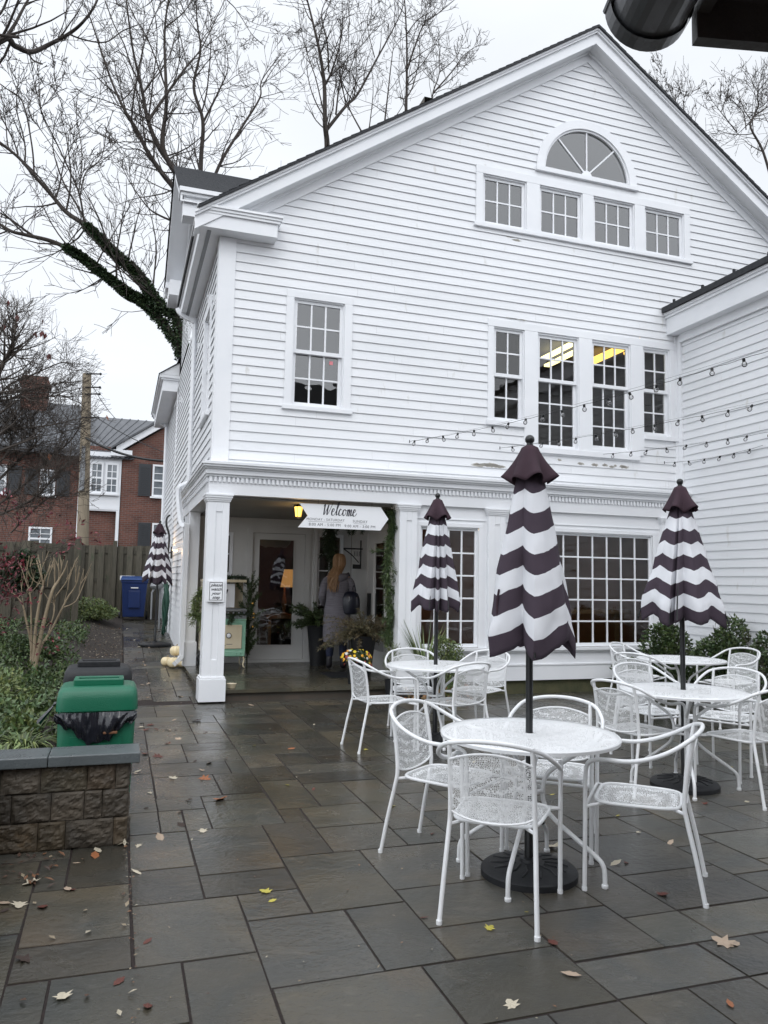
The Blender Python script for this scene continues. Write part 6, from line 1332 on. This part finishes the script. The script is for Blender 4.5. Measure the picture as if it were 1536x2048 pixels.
for k in range(62):
    m = MB()
    v = rv(r); p = Vector((v.x*.21, v.y*.17, .33+abs(v.z)*.13-.10*(k % 4 == 0))); c = r.choice([(.85, .52, .02), (.85, .40, .03), (.80, .62, .03), (.80, .78, .72), (.35, .06, .05)]); nrm = (Vector((v.x, v.y-.6, abs(v.z)+.3))).normalized(); s = nrm.orthogonal().normalized(); b = nrm.cross(s); rr_ = r.uniform(.016, .026); q = 9
    ring_ = [p+(s*math.cos(2*math.pi*i/q)+b*math.sin(2*math.pi*i/q))*rr_*(1 if i % 2 else .8) for i in range(q)]; m.add([p+nrm*.008]+ring_, [(0, 1+i, 1+(i+1) % q) for i in range(q)], c); m.build('bloom', M['leafbr'], t)
t = pot('flower_pot', 3.37, 9.52, 0, [(.08, 0), (.10, .24), (.105, .26), (.09, .26), (.085, .23)], 'small black pot with a narrow conifer beside the step', cat='flower pot')
m = MB()
for k in range(46): z = r.uniform(.25, .62); a = r.uniform(0, 6.28); frond(m, (0, 0, z), (math.cos(a), math.sin(a), 1.3), .16*(1-.6*(z-.25)/.5)+.05, r, 40, .03, .004, .2)
m.build('foliage', M['leafyg'], t)
t = pot('flower_pot', 3.78, 9.42, 0, [(.13, 0), (.16, .28), (.17, .30), (.15, .30), (.14, .26)], 'planter with spiky upright leaves in front of the narrow window', cat='flower pot')
m = MB()
for k in range(46):
    a = r.uniform(0, 6.28); d = Vector((math.cos(a)*.5, math.sin(a)*.4, 1)).normalized(); L_ = r.uniform(.55, .92); s = Vector((-math.sin(a), math.cos(a), 0)); p0 = Vector((0, 0, .27)); c = tintc(r, .5, 1.4); mid_ = p0+d*L_*.5; tip = p0+d*L_+Vector((d.x, d.y, -.1))*.12
    m.add([p0-s*.010, p0+s*.010, mid_+s*.009, tip, mid_-s*.009], [(0, 1, 2, 4), (4, 2, 3)], c)
m.build('foliage', M['leafyg'], t)
shrub('boxwood_shrub', (4.10, 9.38, 0), (.27, .22, .42), 4200, .032, 'dark boxwood with yellow-green tips under the narrow window', 'leafyg', 91, 'shrub', None, 4)
m = MB()
for _ in range(160): leaf(m, Vector((r.uniform(3.5, 4.4), r.uniform(9.15, 9.6), .02+.12*r.random())), rv(r), rv(r), .08, .05, (.30*r.uniform(.6, 1.4), .17, .08))
m.build('dry_leaves', M['leafbr'], label='drift of dry tan leaves at the foot of the plants under the narrow window', cat='leaves', kind='stuff')
# bowl
m = MB(); m.lathe([(.035, 0), (.045, .004), (.06, .05), (.066, .058), (.062, .058), (.055, .05), (.04, .012)], 28); tag(m.build('bowl', M['cream'], loc=(1.375, 9.87, .1515), smooth=True), 'small cream bowl on the porch floor beside the column', 'bowl')
# notice on the column
t = thing('notice', (1.118, 9.676, 1.35), 0, 'small white notice in black border on the porch column, please watch your step', 'sign')
m = MB(); m.box(-.098, .098, -.012, .02, -.128, .128); m.build('board', M['signw'], t, bevel=.002)
m = MB(); a, b = .080, .110
for q in ((-a, a, -b, -b+.007), (-a, a, b-.007, b)): m.box(q[0], q[1], -.0135, -.0122, q[2], q[3])
for q in (-a, a-.006): m.box(q, q+.006, -.0135, -.0122, -b+.0071, b-.0071)
m.build('border', M['ink'], t)
for k, s in enumerate(('please', 'watch', 'your', 'step')): text(s, .053, t, (0, -.0135, .075-.05*k), M['ink'], shear=.45, bold=.0006)
# arrow sign
S0 = [at(x, y, 9.80) for x, y in ((599, 1006), (761.4, 1014.4), (777, 1035), (761.4, 1061), (596, 1054.5), (614, 1030.8))]
sx0, sx1, szt, szb = S0[0].x, S0[1].x, (S0[0].z+S0[1].z)/2, (S0[3].z+S0[4].z)/2; szm = (szt+szb)/2
t = thing('arrow_sign', ((sx0+sx1)/2, 9.80, szm), 0, 'white arrow-shaped welcome sign with opening hours hanging in the porch', 'sign')
ox = (sx0+sx1)/2; H = (szt-szb)/2; W_ = (sx1-sx0)/2
m = MB(); m.prism([(-W_, 0, H), (-W_+.115, 0, 0), (-W_-.01, 0, -H), (W_, 0, -H), (S0[2].x-ox, 0, 0), (W_, 0, H)], (0, .018, 0)); m.build('board', M['signw'], t)
m = MB(); 
for x in (-W_+.25, W_-.12): m.tube([(x, .01, H), (x, .01, 2.55-szm)], .003, 5)
m.build('hanger', M['black'], t)
# brush lettering "Welcome"
def brush(m, pts, w_, y):
    P_ = catmull([(x, 0, z) for x, z in pts], 6); n = len(P_)
    for i in range(n-1):
        a, b = P_[i], P_[i+1]; d = (b-a)
        if d.length < 1e-6: continue
        wa = w_*(.5+.8*max(0, -d.normalized().z)); s = Vector((-d.z, 0, d.x)).normalized()*wa/2; e = d.normalized()*wa*.25
        yy = Vector((0, y-.00002*i, 0)); m.add([a-s-e+yy, b-s+e+yy, b+s+e+yy, a+s-e+yy], [(0, 1, 2, 3)])
G_ = {'W': ([(0, .8), (.10, 1.0), (.12, .6), (.16, .05), (.32, .45), (.44, .95), (.42, .5), (.46, .05), (.64, .5), (.80, 1.15)], .82), 'e': ([(0, .28), (.20, .40), (.24, .58), (.12, .62), (.04, .35), (.10, .05), (.28, .05), (.40, .28)], .38), 'l': ([(0, .28), (.16, .7), (.24, 1.2), (.15, 1.2), (.10, .6), (.14, .06), (.32, .22)], .30), 'c': ([(.26, .55), (.14, .62), (.04, .35), (.10, .05), (.26, .06), (.40, .28)], .38), 'o': ([(.20, .60), (.06, .50), (.05, .18), (.18, .03), (.32, .25), (.26, .55), (.20, .58), (.32, .50), (.46, .50)], .42), 'm': ([(0, .5), (.07, .58), (.06, .02), (.10, .40), (.20, .60), (.24, .02), (.28, .40), (.38, .60), (.41, .10), (.50, .06), (.58, .25)], .56)}
m = MB(); x = 0; sc_w = .142
for ch in 'Welcome':
    pts, adv = G_[ch]; brush(m, [((px_+x+.18*pz)*sc_w-.25, (pz)*sc_w) for px_, pz in pts], .0125, -.0018); x += adv*1.0
m.v = [(vx, vy, vz+.015) for vx, vy, vz in m.v]; m.build('lettering', M['ink'], t)
text('MONDAY - SATURDAY', .046, t, (-.20, -.001, -.045), M['inkg'], space=1.1); text('8:00 AM - 5:00 PM', .050, t, (-.21, -.001, -.112), M['inkg'], space=1.12)
text('SUNDAY', .048, t, (.27, -.001, -.050), M['inkg'], space=1.12); text('9:00 AM - 3:00 PM', .050, t, (.27, -.001, -.116), M['inkg'], space=1.12)
m = MB(); m.box(-.43, .03, -.0018, -.0004, -.076, -.0728); m.box(.18, .36, -.0018, -.0004, -.081, -.0778); m.build('underline', M['inkg'], t)
# porch lantern
p = at(597, 1022, 10.25); t = thing('porch_lantern', (p.x, p.y, p.z), 0, 'lit black lantern hanging from the porch ceiling beside the arrow sign', 'lantern')
m = MB(); m.lathe([(.062, .06), (.075, .055), (.045, .10), (.02, .12), (.012, .13)], 6); m.tube([(0, 0, .12), (0, 0, 2.50-p.z)], .006, 6); m.lathe([(.035, -.095), (.045, -.085), (.045, -.078)], 6)
for k in range(6): a = math.pi/3*k; m.tube([(.045*math.cos(a), .045*math.sin(a), -.085), (.064*math.cos(a), .064*math.sin(a), .06)], .004, 4)
m.build('frame', M['black'], t); m = MB(); m.lathe([(.060, 2.50-p.z), (.055, 2.515-p.z)], 20); m.build('ceiling_rose', mat('brass_rose', (.6, .35, .15), .4, metal=.6), t, smooth=True)
m = MB(); m.lathe([(.038, -.08), (.056, .055)], 6, cap=False); m.build('glass', M['glow'], t)
ld = bpy.data.lights.new('lantern_light', 'POINT'); ld.energy = 2.5; ld.color = (1, .6, .25); ld.shadow_soft_size = .05; lo_ = bpy.data.objects.new('lantern_light', ld); C.objects.link(lo_); lo_.location = (p.x, p.y, p.z-.16)
# door mat
m = MB(); m.box(2.85, 3.35, 10.6, 11.25, .1525, .162); tag(m.build('door_mat', M['blackp']), 'dark door mat on the porch floor behind the flower pot', 'mat')
# iron bracket in the porch
p = at(706, 1105, 12.0); t = thing('iron_bracket', p, 0, 'ornate black iron bracket above the person', 'bracket'); m = MB()
m.tube([(-.16, 0, .06), (.16, 0, .06)], .012, 6); m.tube([(.13, 0, -.22), (.13, 0, .2)], .012, 6); m.tube(catmull([(-.15, 0, .05), (-.02, 0, -.04), (.10, 0, -.16)], 5), .009, 6); m.box(.0, .14, -.01, .01, -.26, -.19)
for k in range(5): m.tube([(.02+.03*k, 0, .02), (.03+.025*k, 0, -.06)], .005, 5)
m.build('ironwork', M['black'], t)
# ================================================================== people
def skin(name, chains, mt, parent, loc=(0, 0, 0), sub=2):
    vs, es, rs_ = [], [], []
    idx = {}
    for ch in chains:
        prev = None
        for (p, rad) in ch:
            key = tuple(round(c, 4) for c in p)
            if key not in idx: idx[key] = len(vs); vs.append(p); rs_.append(rad)
            k = idx[key]
            if prev is not None: es.append((prev, k))
            prev = k
    me = bpy.data.meshes.new('tmp'); me.from_pydata(vs, es, []); ob = bpy.data.objects.new('tmp', me); C.objects.link(ob)
    s = ob.modifiers.new('s', 'SKIN'); 
    for i, v in enumerate(me.skin_vertices[0].data): rr_ = rs_[i]; v.radius = rr_ if isinstance(rr_, tuple) else (rr_, rr_)
    me.skin_vertices[0].data[0].use_root = True
    q = ob.modifiers.new('q', 'SUBSURF'); q.levels = sub; bpy.context.view_layer.update()
    m2 = bpy.data.meshes.new_from_object(ob.evaluated_get(bpy.context.evaluated_depsgraph_get())); bpy.data.objects.remove(ob)
    m2.materials.clear(); m2.materials.append(mt); m2.polygons.foreach_set('use_smooth', [True]*len(m2.polygons))
    o = bpy.data.objects.new(name, m2); C.objects.link(o); o.parent = parent; o.location = loc; return o
M['skin'] = mat('skin', (.50, .30, .22), .55); M['denim'] = mat('dark_denim', (.012, .018, .045), .8); M['boot'] = mat('dark_boot', (.015, .014, .018), .5)
M['knit'] = mat('grey_knit', (.20, .19, .215), .95, (.12, .115, .135), 22, (.3, .3, 5), bump=.8, bscale=70, bstretch=(.5, .5, 3)); M['hair'] = mat('blonde_hair', (.40, .24, .12), .5, (.20, .11, .055), 30, (4, 4, .4), bump=.4, bscale=60, bstretch=(5, 5, .3))
M['navy'] = mat('navy_leather', (.006, .008, .018), .35)
px0 = (3.22, 11.72); t = thing('person', (px0[0], px0[1], .152), R(-14), 'blonde long-haired person in grey knit tunic, back turned, at the porch door', 'person')
def ring_loft(name, rings, mt, parent, n=28, cap=True):
    m = MB(); V = []
    for cx, cy, z, a, b in rings:
        for k in range(n): th = 2*math.pi*k/n; V.append((cx+a*math.cos(th), cy+b*math.sin(th), z))
    L_ = len(rings); m.add(V, [(i*n+k, i*n+(k+1) % n, (i+1)*n+(k+1) % n, (i+1)*n+k) for i in range(L_-1) for k in range(n)]+([tuple((L_-1)*n+k for k in range(n))] if cap else []))
    return m.build(name, mt, parent, smooth=True)
arm = lambda s: [((0, 0, 1.36), (.13, .10)), ((s*.17, .0, 1.40), .055), ((s*.235, .01, 1.12), .042), ((s*.20, .17, .98), .034), ((s*.15, .27, 1.02), .026), ((s*.14, .31, 1.03), .02)]
leg = lambda s: [((0, 0, .92), (.13, .10)), ((s*.095, 0, .84), .085), ((s*.10, .01, .47), .058), ((s*.105, -.01, .12), .042), ((s*.105, -.02, .06), .04), ((s*.115, .12, .03), .034)]
body = skin('body', [[((0, 0, .92), (.13, .10)), ((0, 0, 1.12), (.12, .09)), ((0, 0, 1.36), (.13, .10)), ((0, .005, 1.49), .048), ((.01, .02, 1.56), .06), ((.015, .025, 1.63), (.078, .088)), ((.015, .02, 1.70), .06)], arm(-1), arm(1), leg(-1), leg(1)], M['skin'], t)
for s in (-1, 1):
    chains = []; b = Vector((s*.14, .31, 1.03))
    for k in range(4): f = (k-1.5)*.016; chains.append([(tuple(b), .014), ((b.x+f, b.y+.05, b.z+.005), .009), ((b.x+f*1.2, b.y+.08, b.z-.005), .008), ((b.x+f*1.2, b.y+.095-.004*abs(k-1), b.z-.025), .007)])
    chains.append([(tuple(b), .014), ((b.x-s*.03, b.y+.02, b.z+.01), .009), ((b.x-s*.04, b.y+.045, b.z+.012), .008)])
    skin('hand', chains, M['skin'], t, sub=1)
for s in (-1, 1): skin('trouser_leg', [[((s*.085, 0, .86), .105), ((s*.10, .01, .47), .074), ((s*.105, -.01, .16), .06)]], M['denim'], t); skin('boot', [[((s*.105, -.012, .22), .055), ((s*.105, -.03, .05), .05), ((s*.115, .06, .04), .045), ((s*.12, .13, .034), .036)]], M['boot'], t)
ring_loft('tunic', [(0, -.03, .42, .205, .165), (0, -.01, .46, .215, .17), (0, -.01, .75, .215, .165), (0, 0, .92, .20, .155), (0, 0, 1.08, .175, .135), (0, 0, 1.22, .18, .135), (0, 0, 1.33, .195, .13), (0, -.005, 1.40, .175, .115), (0, 0, 1.44, .12, .09), (0, .005, 1.47, .07, .065)], M['knit'], t, 36)
for s in (-1, 1): skin('sleeve', [[((s*.10, 0, 1.39), .085), ((s*.19, 0, 1.34), .08), ((s*.215, 0, 1.26), .07), ((s*.245, .01, 1.10), .062), ((s*.215, .15, .985), .050), ((s*.17, .23, 1.0), .042)]], M['knit'], t)
m = MB(); V = []; n = 20
for j in range(7):
    v = j/6
    for i in range(n+1): th = math.pi*(1.0+i/n); rr_ = .12+.035*math.sin(math.pi*v)+.01; V.append((rr_*math.cos(th)*(1-.15*v), -.02+rr_*.85*math.sin(th)*(1-.2*v), 1.47-.13*v*(abs(math.sin(th))**.6)-.01))
m.add(V, [(j*(n+1)+i, j*(n+1)+i+1, (j+1)*(n+1)+i+1, (j+1)*(n+1)+i) for j in range(6) for i in range(n)]); hd = m.build('hood', M['knit'], t, smooth=True); q = hd.modifiers.new('t', 'SOLIDIFY'); q.thickness = .018
r = random.Random(55); m = MB()
for k in range(210):
    th = r.uniform(-math.pi*1.05, .12*math.pi); rr_ = r.uniform(.080, .098); top = Vector((.015+.02*math.cos(th), .02+.02*math.sin(th), 1.775)); c_, s_ = math.cos(th), math.sin(th)
    L_ = r.uniform(.34, .58) if s_ < .1 else .12; x_ = -.05*r.random()+.03*math.sin(k*1.7)
    P_ = [top, Vector((.015+rr_*.75*c_, .02+rr_*.8*s_, 1.755)), Vector((.015+rr_*c_, .02+rr_*1.1*s_, 1.68)), Vector((.012+rr_*.95*c_, .01+rr_*1.1*s_, 1.58)), Vector((-.02+rr_*.62*c_+x_, -.05+rr_*.9*s_-.02, 1.47)), Vector((-.06+rr_*.42*c_+x_, -.065+rr_*.7*s_-.055, 1.75-L_))]
    if s_ > .1: P_ = P_[:4]
    m.tube(catmull(P_, 4), [.006]*((len(P_)-1)*4)+[.002], 5)
m.build('hair', M['hair'], t, smooth=True)
m = MB(); m.ball((.015, .112, 1.635), .016, 6, 1.3); 
m.build('nose', M['skin'], t, smooth=True); m = MB()
for s in (-1, 1): m.ball((.015+s*.032, .102, 1.655), .009, 6)
m.build('eyes', M['signw'], t, smooth=True); m = MB(); m.box(-.005, .035, .105, .112, 1.59, 1.597); m.build('mouth', mat('lips', (.4, .12, .1), .5), t, bevel=.002)
t2 = thing('backpack', (px0[0]+.175, px0[1]-.125, .152), R(-14), 'dark navy leather backpack slung over the right shoulder of the person', 'backpack')
m = MB(); rings = [(.0, 0, .88, .09, .05), (.0, 0, .90, .125, .075), (.0, 0, 1.0, .13, .085), (.0, 0, 1.12, .125, .08), (0, 0, 1.2, .10, .06), (0, 0, 1.235, .05, .03)]; rings = [(cx, cy, z-.04, a*1.15, b*1.15) for cx, cy, z, a, b in rings]; ring_loft('bag_body', rings, M['navy'], t2)
m = MB(); m.tube(catmull([(-.04, .02, 1.2), (-.07, .05, 1.36), (-.045, .12, 1.475), (-.02, .20, 1.42), (.0, .2, 1.2), (.02, .08, .95)], 6), .014, 6); m.tube(catmull([(.02, -.02, 1.22), (.05, -.03, 1.29), (.08, -.01, 1.2)], 5), .008, 6); m.build('strap', M['navy'], t2, smooth=True)
m = MB(); m.box(-.03, -.022, -.092, -.08, 1.03, 1.12); m.box(-.02, .0, -.092, -.08, 1.06, 1.07); m.build('zip', M['metal'], t2)
# person inside
M['orange'] = mat('orange_jacket', (.62, .16, .03), .8)
t = thing('person', (6.75, 11.75, .15), R(150), 'person in an orange top standing inside behind the big window', 'person')
skin('body', [[((0, 0, .92), (.13, .10)), ((0, 0, 1.12), (.12, .09)), ((0, 0, 1.36), (.13, .10)), ((0, .005, 1.49), .048), ((0, .02, 1.56), .06), ((0, .025, 1.63), (.078, .088)), ((0, .02, 1.70), .06)], [((0, 0, 1.36), (.13, .10)), ((-.17, 0, 1.4), .055), ((-.25, .02, 1.13), .042), ((-.2, .18, 1.0), .034), ((-.15, .25, 1.05), .025)], [((0, 0, 1.36), (.13, .10)), ((.17, 0, 1.4), .055), ((.26, .06, 1.22), .042), ((.24, .24, 1.38), .034), ((.23, .30, 1.46), .025)], leg(-1), leg(1)], M['skin'], t)
ring_loft('jacket', [(0, 0, .80, .19, .14), (0, 0, .95, .18, .135), (0, 0, 1.1, .165, .125), (0, 0, 1.3, .185, .13), (0, 0, 1.40, .17, .11), (0, 0, 1.46, .08, .07)], M['orange'], t)
skin('sleeve', [[((-.15, 0, 1.385), .07), ((-.25, .02, 1.13), .058), ((-.2, .18, 1.0), .045)]], M['orange'], t); skin('sleeve', [[((.15, 0, 1.385), .07), ((.26, .06, 1.22), .058), ((.24, .22, 1.36), .045)]], M['orange'], t)
for s in (-1, 1): skin('trouser_leg', [[((s*.085, 0, .86), .105), ((s*.10, .01, .47), .074), ((s*.105, -.01, .1), .06)]], M['denim'], t)
m = MB(); m.ball((0, .0, 1.675), .105, 10, 1.05); m.build('hair', M['barkdk'], t, smooth=True)
# ================================================================== fallen leaves
LM = {}
for nm, prof in (('oval', [(0, 0), (.14, .10), (.3, .24), (.45, .22), (.6, .27), (.8, .13), (1, 0)]), ('lobed', [(0, 0), (.12, .15), (.1, .5), (.35, .30), (.5, .62), (.62, .25), (.85, .22), (1, 0)])):
    up = [(x-.5, y*.9) for x, y in prof]; pts = up+[(x, -y) for x, y in up[::-1][1:-1]]
    m = MB(); n = len(pts); m.add([(0, 0, .08)]+[(x, y, .03+.5*y*y+.12*x*x) for x, y in pts], [(0, 1+k, 1+(k+1) % n) for k in range(n)]); LM[nm] = m
cols = {'red-brown': (.13, .035, .022), 'pale tan': (.50, .38, .28), 'yellow': (.55, .48, .08), 'rust orange': (.36, .13, .05), 'dark brown': (.05, .028, .02), 'cream': (.62, .55, .42)}
LMe = {}
for nm in LM:
    for c, v in cols.items():
        q = MB(); q.add(LM[nm].v, [f for f in LM[nm].f], v); o = q.build('tmp', M['leafbr']); LMe[(nm, c)] = o.data; bpy.data.objects.remove(o)
r = random.Random(19); nleaf = 0
def drop(x, y, s, c, nm='oval', z=None):
    o = bpy.data.objects.new('fallen_leaf', LMe[(nm, c)]); C.objects.link(o); o.location = (x, y, (gz(y) if z is None else z)+.003); k = s/1.0
    o.scale = (k, k*r.uniform(.7, 1.1), k*r.uniform(.5, 1.2)); o.rotation_euler = (r.uniform(-.25, .25), r.uniform(-.25, .25), r.uniform(0, 6.28))
    wh = ('at the foot of the low block wall' if x < .12 and y < 4.8 else 'beside the soil strip' if x < .1 else 'on the narrow side path beyond the porch' if y > 9.6 else 'on the path beside the litter bins' if x < .7 and y > 4.8 else 'on the paving just before the porch step' if y > 7.3 else 'on the paving among the white tables' if x > 1.5 and y > 3.2 else 'on the nearest flagstones at the bottom edge' if y < 3.2 else 'on the open paving left of the tables')
    lb_ = '%s %s dead leaf %s' % (c, 'pointed' if nm == 'lobed' else 'curled', wh); tag(o, lb_, 'fallen leaf', lb_[:60])
def gpt(px, py): 
    d = AX*((px-768)/FPX)-AY*((py-1024)/FPX)+AF; q = EYE+d*(-EYE.z/d.z); return q.x, q.y
for px, py, c, s, nm in ((1142, 1951, 'pale tan', .075, 'oval'), (1022, 2010, 'cream', .05, 'lobed'), (1445, 1886, 'pale tan', .09, 'lobed'), (1470, 1889, 'pale tan', .07, 'oval'), (980, 1858, 'yellow', .05, 'lobed'), (125, 1995, 'cream', .06, 'lobed'), (295, 2015, 'red-brown', .06, 'oval'), (238, 1965, 'red-brown', .06, 'oval'), (48, 1920, 'dark brown', .07, 'lobed'), (530, 1784, 'yellow', .06, 'lobed'), (545, 1803, 'yellow', .04, 'oval'),
 (295, 1884, 'red-brown', .05, 'oval'), (195, 1702, 'cream', .09, 'oval'), (190, 1712, 'rust orange', .09, 'oval'), (153, 1727, 'pale tan', .04, 'oval'), (320, 1676, 'pale tan', .10, 'oval'), (277, 1693, 'cream', .04, 'lobed'), (273, 1746, 'cream', .07, 'oval'), (62, 1768, 'cream', .08, 'lobed'), (85, 1815, 'red-brown', .08, 'oval'), (38, 1812, 'cream', .07, 'lobed'), (8, 1808, 'pale tan', .08, 'oval'), (135, 1780, 'pale tan', .07, 'oval'), (145, 1781, 'red-brown', .05, 'oval'),
 (410, 1559, 'rust orange', .10, 'lobed'), (345, 1557, 'cream', .07, 'lobed'), (440, 1601, 'rust orange', .10, 'lobed'), (362, 1651, 'dark brown', .08, 'oval'), (405, 1663, 'cream', .06, 'lobed'), (418, 1527, 'red-brown', .08, 'oval'), (275, 1544, 'cream', .07, 'oval'), (290, 1509, 'red-brown', .08, 'lobed'), (315, 1514, 'red-brown', .09, 'lobed'), (300, 1451, 'red-brown', .08, 'lobed'), (312, 1459, 'red-brown', .07, 'oval'), (283, 1455, 'cream', .06, 'lobed'), (293, 1460, 'red-brown', .07, 'lobed'),
 (393, 1442, 'red-brown', .09, 'lobed'), (575, 1571, 'yellow', .06, 'oval'), (627, 1579, 'red-brown', .05, 'oval'), (583, 1498, 'rust orange', .08, 'oval'), (502, 1411, 'pale tan', .07, 'oval'), (732, 1500, 'yellow', .04, 'lobed'), (785, 1613, 'yellow', .045, 'lobed'), (740, 1520, 'pale tan', .04, 'oval'), (1341, 1686, 'pale tan', .07, 'oval'), (1232, 1728, 'cream', .08, 'oval'), (1105, 1695, 'cream', .09, 'lobed'), (1180, 1700, 'cream', .05, 'oval'), (1326, 1790, 'red-brown', .06, 'lobed'), (1106, 1887, 'red-brown', .06, 'oval'), (1236, 1632, 'yellow', .04, 'oval'), (1494, 1605, 'cream', .06, 'oval'), (1105, 1590, 'yellow', .04, 'oval'), (1105, 1779, 'rust orange', .05, 'oval'), (1460, 2010, 'rust orange', .05, 'oval'), (475, 1355, 'dark brown', .06, 'oval'), (700, 1466, 'cream', .05, 'lobed'), (695, 1442, 'cream', .05, 'oval')):
    x, y = gpt(px, py); drop(x, y, s*1.1, c, nm)
for _ in range(95):
    x = r.uniform(.12, .9); y = r.uniform(5.2, 19); drop(x, y, r.uniform(.03, .07), r.choice(['red-brown', 'pale tan', 'cream', 'dark brown', 'pale tan']), r.choice(['oval', 'lobed']))
for _ in range(45):
    x = r.uniform(-.9, 6.5); y = r.uniform(2.3, 9.5); drop(x, y, r.uniform(.025, .05), r.choice(['red-brown', 'cream', 'dark brown', 'yellow']), r.choice(['oval', 'lobed']))
m = MB()
for _ in range(1500):
    u = r.random()
    if u < .12: x, y = PX0+r.gauss(0, .012), r.uniform(1.5, 6)
    elif u < .7: x, y = r.uniform(-.5, .1), r.uniform(8.5, 18)
    else: x, y = r.uniform(-.6, 2.0), r.uniform(2.3, 12)
    z = (bedz(x, y) if (x < PX0-.02 and y > 5) else gz(y))+.006; c = r.choice([(.3, .24, .16), (.2, .10, .05), (.10, .05, .03), (.45, .4, .3)]); leaf(m, Vector((x, y, z)), Vector((r.uniform(-1, 1), r.uniform(-1, 1), .15)), Vector((0, 0, 1)), r.uniform(.006, .02) if x > .1 else r.uniform(.02, .05), r.uniform(.004, .012) if x > .1 else .02, c)
m.build('leaf_litter', M['leafbr'], label='fine crumbs of dead leaves scattered over paving and mulch', cat='leaf litter', kind='stuff')
m = MB()
for k in range(90):
    x, y = r.uniform(-1.0, -.2), 4.6+r.random()*.1-abs(r.gauss(0, .2)); leaf(m, Vector((x, y, .008)), Vector((r.uniform(-1, 1), r.uniform(-1, 1), .2)), Vector((0, 0, 1)), r.uniform(.02, .06), .02, r.choice([(.10, .05, .03), (.2, .09, .04), (.06, .035, .025)]))
m.build('leaf_litter', M['leafbr'], label='wet brown leaf fragments gathered at the foot of the block wall', cat='leaf litter', kind='stuff')
